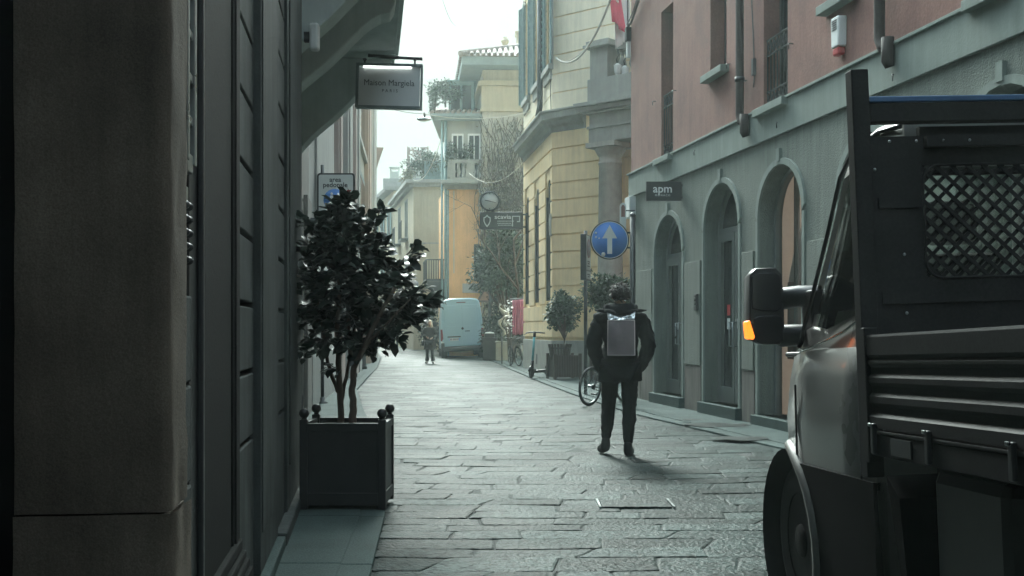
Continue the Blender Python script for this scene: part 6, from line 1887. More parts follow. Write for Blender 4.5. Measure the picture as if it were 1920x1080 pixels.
# ================================================================== BICYCLES, SCOOTER
def bicycle(name, label, loc, heading, m_frame, scale=1.0, lean=0.0, steer=0.0, guards=False):
    """x forward, y left, origin on the ground under the middle"""
    t = thing(name, label, 'bicycle', loc)
    Mx = Matrix.Translation(loc) @ Matrix.Rotation(heading, 4, 'Z') @ Matrix.Rotation(lean, 4, 'X') @ Matrix.Scale(scale, 4)
    R = 0.335; wb = 0.53
    def wheel(x, rot):
        Mw = Mx @ Matrix.Translation((x, 0, R)) @ Matrix.Rotation(rot, 4, 'Z')
        b = MB(Mw); n = 40
        b.tube([((R - 0.022) * cos(2 * pi * k / n), 0, (R - 0.022) * sin(2 * pi * k / n)) for k in range(n)], 0.022, 8, closed=True)
        w = b.build('wheel', M['rubber'], t)
        b = MB(Mw); b.tube([((R - 0.05) * cos(2 * pi * k / n), 0, (R - 0.05) * sin(2 * pi * k / n)) for k in range(n)], 0.010, 6, closed=True)
        b.lathe((0, 0, 0), [(0.022, -0.05), (0.03, -0.03), (0.018, 0), (0.03, 0.03), (0.022, 0.05)], 10, axis='Y')
        for k in range(20):
            a = 2 * pi * k / 20; a2 = a + (0.5 if k % 2 else -0.5)
            b.tube([(0.025 * cos(a2), 0.03 * (1 if k % 2 else -1), 0.025 * sin(a2)), ((R - 0.05) * cos(a), 0, (R - 0.05) * sin(a))], 0.0022, 4, caps=False)
        b.build('rim', M['grey_metal'], w)
    wheel(-wb, 0); wheel(wb + 0.05, steer)
    b = MB(Mx)
    bb_, st, hd, hb_ = Vector((-0.06, 0, 0.28)), Vector((-0.20, 0, 0.76)), Vector((0.40, 0, 0.80)), Vector((0.44, 0, 0.66))
    ax = Vector((-wb, 0, R)); fx = Vector((wb + 0.05, 0, R))
    for (p, q, r_) in ((bb_, st, 0.017), (st, hd, 0.016), (bb_, hb_, 0.019), (hd, hb_, 0.02)): b.tube([p, q], r_, 8)
    for s_ in (-0.06, 0.06):
        b.tube([bb_ + Vector((0, s_ * 0.6, 0)), ax + Vector((0, s_, 0))], 0.010, 6); b.tube([st + Vector((0, s_ * 0.3, -0.05)), ax + Vector((0, s_, 0))], 0.009, 6)
        b.tube([hb_ + Vector((0, s_ * 0.5, 0)), (hb_ + fx) / 2 + Vector((0, s_, 0.02)), fx + Vector((0, s_, 0))], 0.013, 6)
    b.build('frame', m_frame, t)
    b = MB(Mx); b.tube([st, st + Vector((-0.05, 0, 0.16))], 0.013, 8); b.ball((-0.27, 0, 0.95), 0.13, 14, 8, (1.05, 0.62, 0.30), lambda p: Vector((p.x, p.y * (1 - 0.42 * p.x), p.z))); b.build('saddle', M['plastic_black'], t)
    b = MB(Mx); b.tube([hd, hd + Vector((-0.03, 0, 0.17))], 0.014, 8)
    b.tube([(0.33, -0.30, 0.985), (0.40, -0.22, 0.99), (0.40, 0, 0.97), (0.40, 0.22, 0.99), (0.33, 0.30, 0.985)], 0.013, 8)
    for s_ in (-1, 1): b.tube([(0.36, s_ * 0.265, 0.985), (0.28, s_ * 0.33, 0.98)], 0.019, 8); b.tube([(0.40, s_ * 0.2, 0.975), (0.44, s_ * 0.27, 0.95)], 0.006, 6)
    b.build('handlebar', M['plastic_black'], t)
    b = MB(Mx); b.lathe((-0.06, -0.06, 0.28), [(0.085, -0.006), (0.09, 0), (0.085, 0.006)], 24, axis='Y')
    for s_, a in ((-1, 0.7), (1, 0.7 + pi)):
        e_ = Vector((-0.06 + 0.17 * cos(a), s_ * 0.09, 0.28 + 0.17 * sin(a))); b.tube([(-0.06, s_ * 0.07, 0.28), e_], 0.010, 6); b.box(e_.x - 0.045, e_.x + 0.045, min(e_.y, e_.y + s_ * 0.09), max(e_.y, e_.y + s_ * 0.09), e_.z - 0.012, e_.z + 0.012)
    b.tube([(-0.06, -0.06, 0.36), (-wb, -0.06, R + 0.04)], 0.006, 5); b.tube([(-0.06, -0.06, 0.20), (-wb, -0.06, R - 0.04)], 0.006, 5)
    b.lathe((-wb, -0.06, R), [(0.045, -0.012), (0.045, 0.012)], 14, axis='Y')
    b.build('crank', M['dark_metal'], t)
    if guards:
        b = MB(Mx)
        for cx in (-wb, wb + 0.05):
            n = 14; pts = [(cx + (R + 0.02) * cos(0.15 + 2.3 * k / n), 0, R + (R + 0.02) * sin(0.15 + 2.3 * k / n)) for k in range(n + 1)]; b.tube(pts, 0.022, 6)
        b.build('mudguard', M['dark_metal'], t)
        b = MB(Mx); b.box(0.52, 0.80, -0.16, 0.16, 0.72, 0.74); 
        for k in range(9):
            for s_ in (-0.16, 0.16): b.beam((0.52 + k * 0.035, s_, 0.74), (0.51 + k * 0.037, s_ * 1.1, 0.93), 0.008)
            b.beam((0.52, -0.16 + k * 0.04, 0.74), (0.50, -0.16 + k * 0.04, 0.93), 0.008); b.beam((0.80, -0.16 + k * 0.04, 0.74), (0.83, -0.16 + k * 0.04, 0.93), 0.008)
        b.build('basket', M['dark_metal'], t)
    return t
p = P(1140, 763, 19.0)
bicycle('bicycle', 'black bicycle with wide tyres standing behind the legs of the delivery rider', Vector((1.62, 19.55, 0.005)), radians(52), M['black_paint'], 1.0, radians(5))
bicycle('bicycle', 'left of two city bicycles with a front basket under the pink drape', Vector((0.10, 39.2, PAVE)), radians(-76), M['dark_metal'], 1.0, radians(4), 0.1, True)
bicycle('bicycle', 'right of two city bicycles with a front basket leaning by the ochre palace', Vector((0.44, 38.2, PAVE)), radians(-68), M['grey_metal'], 1.0, radians(6), 0.3, True)

# e-scooter
d = 29.8
p = P(1011, 706, d)
sc = thing('electric_scooter', 'turquoise stemmed electric kick scooter parked by the base of the ochre palace', 'scooter', Vector((p.x, d, PAVE)))
Mx = T(sc.location) @ Matrix.Rotation(radians(-115), 4, 'Z')
b = MB(Mx); b.box(-0.55, 0.30, -0.09, 0.09, 0.13, 0.20); b.box(0.28, 0.44, -0.05, 0.05, 0.16, 0.24); b.build('deck', M['plastic_black'], sc, bevel=0.02)
b = MB(Mx); b.tube([(0.44, 0, 0.42), (0.30, 0, 1.14)], 0.030, 12); b.build('stem', M['teal_paint'], sc)
b = MB(Mx); b.tube([(0.47, 0, 0.26), (0.435, 0, 0.45)], 0.045, 12); b.tube([(0.315, 0, 1.06), (0.295, 0, 1.2)], 0.036, 12); b.build('collar', M['plastic_black'], sc)
b = MB(Mx); b.tube([(0.24, -0.27, 1.16), (0.30, -0.12, 1.18), (0.30, 0.12, 1.18), (0.24, 0.27, 1.16)], 0.018, 8); b.tube([(0.26, -0.2, 1.165), (0.40, -0.26, 1.12)], 0.008, 6); b.build('handlebar', M['plastic_black'], sc)
for x in (0.50, -0.56):
    b = MB(Mx); n = 24; b.tube([(x + 0.105 * cos(2 * pi * k / n), 0, 0.135 + 0.105 * sin(2 * pi * k / n)) for k in range(n)], 0.030, 8, closed=True); b.lathe((x, 0, 0.135), [(0.08, -0.03), (0.08, 0.03)], 18, axis='Y'); b.build('wheel', M['rubber'], sc)
b = MB(Mx)
n = 8; b.tube([(0.50 + 0.16 * cos(0.3 + 2.0 * k / n), 0, 0.135 + 0.16 * sin(0.3 + 2.0 * k / n)) for k in range(n + 1)], 0.03, 6); b.tube([(-0.56 + 0.16 * cos(0.8 + 2.0 * k / n), 0, 0.135 + 0.16 * sin(0.8 + 2.0 * k / n)) for k in range(n + 1)], 0.03, 6); b.build('mudguard', M['plastic_black'], sc)
b = MB(Mx); b.tube([(-0.1, 0.09, 0.14), (-0.16, 0.2, 0.0)], 0.012, 6); b.build('kickstand', M['dark_metal'], sc)
# ================================================================== VEHICLES
M['car_white'] = mat('white_van_paint', (0.29, 0.44, 0.49), 0.35, var=0.03, scale=1, coat=0.5)
M['car_beige'] = mat('pale_truck_paint', (0.20, 0.20, 0.19), 0.30, var=0.05, scale=1.5, coat=0.7)
M['car_dark'] = mat('dark_car_paint', (0.02, 0.022, 0.025), 0.25, var=0.1, coat=0.8)
M['tail_red'] = mat('red_lamp_plastic', (0.16, 0.012, 0.02), 0.2, var=0.1)
M['chrome'] = mat('bright_edge_metal', (0.6, 0.6, 0.58), 0.18, metal=1.0, var=0.05)
M['plate_white'] = mat('white_plate', (0.55, 0.57, 0.57), 0.4, var=0.05)
M['truck_black'] = mat('black_truck_panel', (0.022, 0.0235, 0.024), 0.65, spec=0.15, var=0.35, scale=2.5, fine=0.15, fscale=90)
M['truck_grey'] = mat('grey_truck_cladding', (0.011, 0.0115, 0.012), 0.8, spec=0.06, var=0.2, scale=4)

M['arch_trim'] = mat('dull_grey_arch_trim', (0.10, 0.10, 0.095), 0.55, spec=0.3, var=0.2)

def loft(b, secs, caps=True, smooth=True):
    n = len(secs[0]); vs = [p for s_ in secs for p in s_]; fs = []
    for i in range(len(secs) - 1):
        for k in range(n):
            l = (k + 1) % n; fs.append((i * n + k, i * n + l, (i + 1) * n + l, (i + 1) * n + k))
    b.add(vs, fs, smooth)
    if caps:
        o = len(b.v) - len(vs); b.f.append([o + k for k in range(n)]); b.sm.append(False); b.f.append([o + (len(secs) - 1) * n + k for k in range(n)][::-1]); b.sm.append(False)

def tyre_and_rim(Mw, R, w, parent, side=1, name='wheel', rim='grey_metal'):
    """wheel turning round local x"""
    b = MB(Mw); h = w / 2
    b.lathe((0, 0, 0), [(R * 0.62, -h * 0.9), (R * 0.80, -h), (R * 0.95, -h * 0.92), (R, -h * 0.7), (R, h * 0.7), (R * 0.95, h * 0.92), (R * 0.80, h), (R * 0.62, h * 0.9)], 36, axis='X', caps=False); wh = b.build(name, M['rubber'], parent)
    b = MB(Mw); s_ = side
    b.lathe((0, 0, 0), [(R * 0.62, s_ * h * 0.86), (R * 0.58, s_ * h * 0.62), (R * 0.50, s_ * h * 0.45), (R * 0.30, s_ * h * 0.60), (R * 0.22, s_ * h * 0.85), (R * 0.20, s_ * h * 0.98), (0.0, s_ * h * 1.0)], 28, axis='X')
    b.lathe((0, 0, 0), [(R * 0.62, -h * 0.8), (0.0, -h * 0.6)], 20, axis='X')
    b.build('rim', M[rim], wh)
    b = MB(Mw)
    for k in range(6):
        a = 2 * pi * k / 6; b.tube([(s_ * h * 0.6, R * 0.36 * cos(a), R * 0.36 * sin(a)), (s_ * h * 0.72, R * 0.36 * cos(a), R * 0.36 * sin(a))], R * 0.04, 6)
    b.build('wheel_nut', M['dark_metal'], wh)
    return wh

# --- white delivery van, seen from behind
vd = 50.2
pv = P(869, 672, vd)
van = thing('delivery_van', 'white high roofed panel van parked half on the right pavement, seen from behind', 'van', (pv.x, vd, 0))
VM = Matrix.Translation((pv.x, vd, 0.02)) @ Matrix.Rotation(0.09, 4, 'Z') @ Matrix.Rotation(-0.045, 4, 'Y')
hw = 0.95
def van_sec(y, zt, inset=0.0, zb=0.42, wsc=1.0):
    hwb = (hw - inset) * wsc
    prof = [(hwb * 0.99, zb), (hwb, 0.75), (hwb * 0.985, 1.25), (hwb * 0.95, 1.75), (hwb * 0.885, zt - 0.28), (hwb * 0.84, zt - 0.12), (hwb * 0.74, zt - 0.02), (hwb * 0.45, zt + 0.025)]
    pts = [(x, y, z) for x, z in prof] + [(-x, y, z) for x, z in prof[::-1]]
    return pts
b = MB(VM)
loft(b, [van_sec(0.0, 2.56, 0.035), van_sec(0.035, 2.60, 0.008), van_sec(0.10, 2.62), van_sec(3.6, 2.62), van_sec(4.1, 2.50, 0.01), van_sec(4.9, 1.75, 0.05), van_sec(5.6, 1.15, 0.15, 0.42), van_sec(5.75, 0.9, 0.25, 0.45)])
b.build('body', M['car_white'], van)
# door leaves slightly proud, with the seam between them
b = MB(VM)
def door_leaf(x0, x1):
    f = lambda x, z: x * (1 - 0.15 * max(0, (z - 0.9)) / 1.6)
    pts = [(f(x0, 0.55), 0.56), (f(x1, 0.55), 0.56), (f(x1, 1.5), 1.5), (f(x1, 2.35), 2.36), (f(x0, 2.35), 2.36), (f(x0, 1.5), 1.5)]
    b.prism(pts, lambda x, z: (x, -0.022, z), lambda x, z: (x, 0.01, z))
door_leaf(-0.83, -0.004); door_leaf(0.004, 0.83)
b.build('rear_door', M['car_white'], van, bevel=0.012)
b = MB(VM)
for (x0, x1) in ((-0.72, -0.05), (0.05, 0.72)):
    for (za, zb_) in ((1.55, 2.22), (0.98, 1.42)):
        f = lambda x, z: x * (1 - 0.15 * max(0, (z - 0.9)) / 1.6)
        b.prism([(f(x0, za), za), (f(x1, za), za), (f(x1, zb_), zb_), (f(x0, zb_), zb_)], lambda x, z: (x, -0.028, z), lambda x, z: (x, -0.02, z))
b.build('pressed_panel', M['car_white'], van, bevel=0.01)
b = MB(VM); b.box(-0.90, 0.90, -0.10, 0.08, 0.36, 0.54); b.box(-0.95, -0.80, -0.06, 0.25, 0.38, 0.70); b.box(0.80, 0.95, -0.06, 0.25, 0.38, 0.70); b.build('bumper', M['plastic_black'], van, bevel=0.03)
for s_ in (-1, 1):
    b = MB(VM); x = s_ * 0.90
    b.prism([(x - 0.065, 0.78), (x + 0.055, 0.78), (x + 0.03, 1.30), (x - 0.055, 1.30)], lambda x_, z: (x_, -0.02, z), lambda x_, z: (x_, 0.06, z)); tl_ = b.build('tail_light', M['tail_red'], van, bevel=0.01)
    b = MB(VM); b.box(x - 0.06, x + 0.055, -0.022, 0.05, 0.70, 0.777); b.build('reversing_light', M['off_white'], tl_)
    for z in (0.80, 1.55, 2.2):
        b = MB(VM); xh = s_ * (0.86 - 0.13 * max(0, z - 0.9) / 1.6); b.box(xh - 0.03, xh + 0.03, -0.045, 0.0, z - 0.05, z + 0.05); b.build('hinge', M['car_white'], van, bevel=0.008)
b = MB(VM); b.box(-0.66, -0.08, -0.05, -0.022, 0.93, 0.985); b.build('plate_lamp_bar', M['dark_metal'], van, bevel=0.01)
b = MB(VM); b.box(-0.60, -0.14, -0.034, -0.0225, 0.78, 0.905); pt_ = b.build('number_plate', M['plate_white'], van)
b = MB(VM); b.box(-0.60, -0.575, -0.037, -0.0342, 0.782, 0.903); b.box(-0.165, -0.14, -0.037, -0.0342, 0.782, 0.903)
b.build('plate_band', M['blue'], pt_)
b = MB(VM)
for k, x in enumerate((-0.53, -0.48, -0.41, -0.36, -0.31, -0.25, -0.20)): b.box(x - 0.012, x + 0.012, -0.036, -0.0342, 0.80, 0.885)
b.build('plate_marks', M['letter_dark'], pt_)
b = MB(VM); b.lathe((0.02, -0.026, 1.31), [(0.0, -0.012), (0.05, -0.012), (0.055, 0.0)], 20, axis='Y'); b.build('badge', M['dark_metal'], van)
b = MB(VM); b.box(0.12, 0.34, -0.05, -0.022, 1.17, 1.21); b.build('door_handle', M['dark_metal'], van, bevel=0.01)
b = MB(VM); b.box(-0.20, 0.20, -0.02, 0.03, 2.44, 2.475); b.build('brake_light', M['tail_red'], van)
for (x, y) in ((-0.83, 0.95), (0.83, 0.95), (-0.83, 4.75), (0.83, 4.75)): tyre_and_rim(VM @ T((x, y, 0.335)), 0.335, 0.24, van, 1 if x > 0 else -1)
for s_ in (-1, 1):
    b = MB(VM); b.cbox((s_ * 1.12, 4.5, 1.5), (0.22, 0.12, 0.36)); b.beam((s_ * 0.9, 4.5, 1.45), (s_ * 1.05, 4.5, 1.45), 0.05); b.build('wing_mirror', M['plastic_black'], van, bevel=0.03)
b = MB(VM); b.box(-0.8, 0.8, 0.1, 5.2, 0.30, 0.43); b.build('underbody', M['plastic_black'], van)

# --- dark car far down the street
cd = 84.0; pc_ = P(757, 640, cd); 
car = thing('parked_car', 'dark car with its lights on far down the street beyond the pedestrians', 'car', (pc_.x, cd, ground_z(cd)))
CM = Matrix.Translation((pc_.x, cd, ground_z(cd) + 0.02)) @ Matrix.Rotation(radians(8), 4, 'Z')
def car_sec(x, w, z0, z1): return [(-w, x, z0), (-w * 1.0, x, (z0 + z1) * 0.5), (-w * 0.93, x, z1 - 0.04), (-w * 0.8, x, z1), (w * 0.8, x, z1), (w * 0.93, x, z1 - 0.04), (w, x, (z0 + z1) * 0.5), (w, x, z0)]
b = MB(CM); loft(b, [car_sec(0, 0.75, 0.30, 0.72), car_sec(0.15, 0.86, 0.25, 0.85), car_sec(1.2, 0.90, 0.22, 0.98), car_sec(3.6, 0.90, 0.22, 1.0), car_sec(4.2, 0.84, 0.3, 0.92)]); b.build('body', M['car_dark'], car)
b = MB(CM); loft(b, [car_sec(1.1, 0.78, 0.95, 1.0), car_sec(1.8, 0.72, 0.95, 1.45), car_sec(3.2, 0.72, 0.95, 1.48), car_sec(4.0, 0.76, 0.95, 1.0)]); b.build('cabin', M['window_dark'], car)
for (x, y) in ((-0.8, 0.8), (0.8, 0.8), (-0.8, 3.4), (0.8, 3.4)): tyre_and_rim(CM @ T((x, y, 0.31)), 0.31, 0.2, car, 1 if x > 0 else -1)
M['headlamp'] = glow_mat('lit_headlamp', (1.0, 0.97, 0.9), 2.5)
for s_ in (-1, 1):
    b = MB(CM); b.ball((s_ * 0.62, 0.02, 0.66), 0.09, 12, 8, (1.3, 0.6, 0.8)); b.build('headlight', M['headlamp'], car)
b = MB(CM); b.box(-0.5, 0.5, -0.01, 0.03, 0.36, 0.5); b.build('grille', M['plastic_black'], car)

# --- flatbed truck on the right, close to the camera
TS = 0.86             # the truck is a small one
TY = 4.6 * TS
TX = (1634 - 960.0) / F * TY
YAW, PITCH, ROLL = 0.075, -0.030, -0.030
TM = Matrix.Translation((TX, TY, H * (1 - TS))) @ Matrix.Rotation(YAW, 4, 'Z') @ Matrix.Rotation(PITCH, 4, 'X') @ Matrix.Rotation(ROLL, 4, 'Y') @ Matrix.Scale(TS, 4)
GL = -H * (1 - TS) / TS      # the ground in the truck's own measure
tk = thing('flatbed_truck', 'pale flatbed truck with a dark drop side and a lit amber indicator in its mirror', 'truck', (TX, TY, 0))
# cab: side outline l(z) for each cross-section; t runs forward, l = 0 at the outer edge of the bed
CW = 2.0; L0 = 0.10
def cab_sec(t, inset, zt, zb=0.42, tum=0.17, sh=0.0):
    """ring from the left sill over the roof to the right sill"""
    zs = [zb, 0.70, 0.95, 1.12, 1.25, 1.45, 1.80, zt - 0.16, zt - 0.05, zt]
    ls = []
    for z in zs:
        if z <= 1.12: l = 0.012 * (1.12 - z) / 0.6
        else: l = tum * min(1.0, (z - 1.12) / 1.05) ** 1.1
        ls.append(l)
    ls[-3] = tum + 0.0; ls[-2] = tum + 0.07; ls[-1] = tum + 0.26
    out = []
    for l, z in zip(ls, zs):
        z = min(z, zt) if zt > 1.3 else zb + (z - zb) * (zt - zb) / (2.25 - zb)
        out.append((L0 + inset + l, t, z))
    w = L0 * 2 + CW
    return out + [(w - x, y, z) for (x, y, z) in out[::-1]]
# body below the waist (sides, wings, bonnet) and greenhouse above it
def low_sec(t, inset, zt, zb=0.42, bulge=0.0):
    zb -= 0.26
    zs = [zb, zb + (zt - zb) * 0.35, zb + (zt - zb) * 0.65, zb + (zt - zb) * 0.85, zt - 0.03, zt]
    li = [0.02, 0.0 - bulge, -0.004 - bulge, 0.008, 0.035, 0.10]
    out = [(L0 + inset + l, t, z) for l, z in zip(li, zs)]
    w = L0 * 2 + CW
    return out + [(w - x, y, z) for (x, y, z) in out[::-1]]
b = MB(TM)
secs = [low_sec(0.12, 0.0, 1.26), low_sec(0.5, 0.0, 1.255), low_sec(0.95, 0.0, 1.25), low_sec(1.15, 0.010, 1.24, 0.46, 0.008), low_sec(1.40, 0.055, 1.22, 0.50, 0.012), low_sec(1.60, 0.120, 1.20, 0.50, 0.005), low_sec(1.78, 0.175, 1.17, 0.46), low_sec(1.93, 0.28, 1.12, 0.42), low_sec(2.06, 0.42, 1.04, 0.42), low_sec(2.14, 0.60, 0.95, 0.45)]
# cut the wheel arch: the skin is built in columns, dropped where the arch is
cy, cz, cr_ = 1.36, GL + 0.42, 0.50
loft(b, secs)
body = b.build('cab_body', M['car_beige'], tk, bevel=0.0)
# cut the two front wheel arches out of the shell
for xa in (L0 - 0.25, L0 + CW - 0.28):
    c_ = MB(TM); c_.lathe((0, cy, cz), [(0.505, xa), (0.505, xa + 0.53)], 40, axis='X'); co = c_.build('cutter', None, tk)
    bo = body.modifiers.new('cut', 'BOOLEAN'); bo.operation = 'DIFFERENCE'; bo.object = co; bo.solver = 'EXACT'
    dg = bpy.context.evaluated_depsgraph_get(); dg.update()
    nm = bpy.data.meshes.new_from_object(body.evaluated_get(dg)); body.modifiers.clear(); body.data = nm; bpy.data.objects.remove(co)
body.data.materials.clear(); body.data.materials.append(M['car_beige'])
def green(t, inset, zt):
    zs = [1.22, 1.40, 1.70, zt - 0.20, zt - 0.07, zt - 0.015, zt]
    tum = [0.04, 0.075, 0.125, 0.17, 0.205, 0.27, 0.42]
    out = [(L0 + inset + l, t, z if z <= zt else zt) for l, z in zip(tum, zs)]
    w = L0 * 2 + CW
    return out + [(w - x, y, z) for (x, y, z) in out[::-1]]
def slanted(tb, tt, inset, zt):
    """greenhouse section whose top lies further back than its base (the raked windscreen)"""
    s_ = green(0, inset, zt); z0, z1 = 1.22, zt
    return [(x + (0.10 * ((z - z0) / (z1 - z0))) * (1 if x < L0 + CW / 2 else -1) * 0.0, tb + (tt - tb) * ((z - z0) / (z1 - z0)), z) for (x, y, z) in s_]
secs = [green(0.13, 0.0, 2.22), green(0.30, 0.0, 2.25), slanted(0.62, 0.62, 0.0, 2.26), slanted(1.22, 0.76, 0.02, 2.25), slanted(1.42, 0.92, 0.08, 2.22), slanted(1.56, 1.00, 0.20, 2.18)]
b = MB(TM); n_ = len(secs[0]); vs = [p for s_ in secs for p in s_]; fs = []
for i in range(len(secs) - 1):
    for k in range(n_):
        l = (k + 1) % n_
        if i in (1, 2) and k in (1, 2, n_ - 3, n_ - 4): continue      # side windows
        if k == n_ - 1: continue
        fs.append((i * n_ + k, i * n_ + l, (i + 1) * n_ + l, (i + 1) * n_ + k))
b.add(vs, fs, True)
w_ = L0 * 2 + CW
b.box(L0 + 0.06, 0.28, 0.12, 0.14, 1.22, 2.10); b.box(1.86, w_ - L0 - 0.06, 0.12, 0.14, 1.22, 2.10); b.box(0.28, 1.86, 0.12, 0.14, 1.22, 1.50); b.box(0.28, 1.86, 0.12, 0.14, 1.95, 2.18)
gh = b.build('cab_upper', M['car_beige'], tk, clean=False)
M['cab_glass'] = clear_glass('cab_glass', (0.86, 0.90, 0.88), 0.3)
b = MB(TM); b.box(L0 + 0.15, w_ - L0 - 0.15, 1.10, 1.42, 1.20, 1.34); b.box(L0 + 0.1, w_ - L0 - 0.1, 0.15, 1.6, 1.19, 1.215); b.build('dashboard', M['plastic_black'], gh, bevel=0.03)
# side window, quarter light and windscreen, laid a hair proud of the shell
def side_pt(t, z, off=-0.004):
    zt = 2.25; zs = [1.22, 1.40, 1.70, zt - 0.20, zt - 0.07]; tum = [0.04, 0.075, 0.125, 0.17, 0.205]
    for (a, c, la, lc) in zip(zs, zs[1:], tum, tum[1:]):
        if a <= z <= c + 1e-6: l = la + (lc - la) * (z - a) / (c - a); break
    else: l = tum[-1]
    ins = 0.0
    return (L0 + l + ins + off, t, z)
def side_panel(poly, name, m_, parent, off0=-0.006, off1=0.004):
    # subdivide in z so the panel follows the tumblehome
    b = MB(TM); b.prism(poly, lambda t, z: side_pt(t, z, off0), lambda t, z: side_pt(t, z, off1)); return b.build(name, m_, parent)
def a_line(z): return 1.17 - (z - 1.22) * (1.17 - 0.74) / 1.03
win = []
for z in (1.40, 1.55, 1.70, 1.85, 2.0): win.append((a_line(z) - 0.16, z))
poly = [(0.28, 1.40), (0.26, 1.70), (0.30, 1.98), (0.36, 2.05)] + win[::-1]
poly = [(0.28, 1.40), (0.80, 1.32), (0.95, 1.34)] + [(a_line(z) - 0.13, z) for z in (1.45, 1.60, 1.75, 1.90, 2.02)] + [(0.36, 2.06), (0.28, 1.98), (0.26, 1.70)]
sw = side_panel(poly, 'side_window', M['cab_glass'], gh)
# bright line along the bottom of the window, swooping up to the rear
b = MB(TM); b.tube([side_pt(t, z, -0.012) for (t, z) in ((0.20, 2.0), (0.21, 1.70), (0.24, 1.48), (0.34, 1.36), (0.55, 1.30), (0.85, 1.25), (1.05, 1.225), (1.16, 1.222))], 0.007, 6); b.build('window_trim', M['chrome'], gh)
b = MB(TM); b.tube([side_pt(t, z, -0.010) for (t, z) in ((1.15, 1.24), (a_line(1.5), 1.5), (a_line(1.8), 1.8), (a_line(2.05), 2.05), (0.72, 2.16), (0.42, 2.19), (0.14, 2.16))], 0.011, 8); b.build('roof_trim', M['plastic_black'], gh)
# windscreen
b = MB(TM); vs = []; w = L0 * 2 + CW; n = 10
zz = [1.30, 1.5, 1.7, 1.9, 2.08]
for z in zz:
    f = (z - 1.22) / 1.0
    for i in range(n + 1):
        u = i / n; l0 = L0 + 0.20 + 0.14 * f
        x = l0 + (w - 2 * l0) * u; t = (1.56 - 0.60 * f) + 0.05 * sin(pi * u) + 0.015
        vs.append((x, t, z))
b.add(vs, [(j * (n + 1) + i, j * (n + 1) + i + 1, (j + 1) * (n + 1) + i + 1, (j + 1) * (n + 1) + i) for j in range(len(zz) - 1) for i in range(n)], True)
o = b.build('windscreen', M['cab_glass'], gh)
# rear window of the cab with its pale frame line
b = MB(TM); b.prism([(x + 1.07, z + 1.725) for x, z in rrect(1.62, 0.50, 0.09)], lambda x, z: (x, 0.112, z), lambda x, z: (x, 0.118, z)); rw = b.build('rear_window', M['cab_glass'], gh)
b = MB(TM); pts = [(x + 1.07, 0.108, z + 1.725) for x, z in rrect(1.56, 0.45, 0.10)]; b.tube(pts, 0.012, 6, closed=True); b.build('window_seal', M['rubber'], rw)
# seats seen through it
b = MB(TM); b.box(0.40, 0.86, 0.42, 0.56, 1.2, 1.64); b.box(1.12, 1.95, 0.42, 0.56, 1.2, 1.64); b.box(0.50, 0.76, 0.44, 0.54, 1.68, 1.88); b.box(1.22, 1.46, 0.44, 0.54, 1.68, 1.88); b.build('seat', M['plastic_black'], tk, bevel=0.05)
# door seams, handle
for t in (0.27, 1.12):
    b = MB(TM); b.beam((L0 - 0.010, t, 0.62), (L0 - 0.004, t, 1.05), 0.008, 0.012, up=(0, 1, 0)); b.build('door_seam', M['plastic_black'], body)
b = MB(TM); b.prism([(0.16 + x, 1.03 + z) for x, z in rrect(0.12, 0.26, 0.045)], lambda t, z: (L0 - 0.035, t, z), lambda t, z: (L0 - 0.002, t, z)); b.build('door_handle', M['plastic_black'], body, bevel=0.01)
# dark cladding along the sill and wing, wheel arch lip
b = MB(TM); b.prism([(0.12, 0.0), (0.835, 0.0), (0.835, cz), (0.865, cz + 0.19), (0.94, cz + 0.33), (1.03, cz + 0.42), (1.06, 0.66), (0.12, 0.66)], lambda t, z: (L0 - 0.018, t, z), lambda t, z: (L0 + 0.04, t, z)); b.build('sill_cladding', M['truck_grey'], tk)
b = MB(TM); b.box(L0 + 0.04, L0 + CW - 0.04, 0.14, 0.80, 0.04, 0.60); b.box(L0 + 0.5, L0 + CW - 0.5, 0.802, 1.95, 0.04, 0.60); b.build('underbody', M['plastic_black'], tk)
b = MB(TM); n = 16; lip = []
for k in range(n + 1):
    a = -0.25 + (pi + 0.5) * k / n
    t = cy + 0.515 * cos(a); z = cz + 0.515 * sin(a)
    ins = max(0.0, (t - 1.02)) ** 2 * 0.42
    lip.append((L0 - 0.026 + ins, t, z))
vs = []; fs = []
for (x, t, z) in lip:
    vx = (t - cy, z - cz); l_ = sqrt(vx[0] ** 2 + vx[1] ** 2); ux, uz = vx[0] / l_, vx[1] / l_
    for (dx, dr) in ((0.06, 0.036), (0.0, 0.032), (-0.016, 0.016), (-0.016, -0.006), (0.012, -0.016), (0.16, -0.016)): vs.append((x + dx, t + ux * dr, z + uz * dr))
for k in range(n):
    for i in range(5): fs.append((k * 6 + i, k * 6 + i + 1, (k + 1) * 6 + i + 1, (k + 1) * 6 + i))
b.add(vs, fs, True); b.build('wheel_arch', M['arch_trim'], tk, clean=False)
b = MB(TM)
b.lathe((0, cy, cz), [(0.502, L0 + 0.02), (0.502, L0 + 0.30), (0.0, L0 + 0.30)], 36, axis='X', caps=False); b.build('wheel_well', M['rubber'], tk)
tyre_and_rim(TM @ T((L0 + 0.185, cy, GL + 0.405 + 0.03)) @ Matrix.Rotation(-0.03, 4, 'Z'), 0.405, 0.24, tk, -1, rim='rim_dark')
tyre_and_rim(TM @ T((L0 + CW - 0.12, cy, GL + 0.36)), 0.405, 0.24, tk, 1)
for x in (0.28, 1.87):
    for dx in (0.0, 0.0): pass
    tyre_and_rim(TM @ T((x, -2.2, GL + 0.33)), 0.405, 0.24, tk, -1 if x < 1 else 1, rim='dark_metal')
b = MB(TM); b.box(L0 + 0.48, L0 + CW - 0.48, 1.9, 2.12, 0.10, 0.75); b.build('bumper', M['plastic_black'], tk, bevel=0.05)
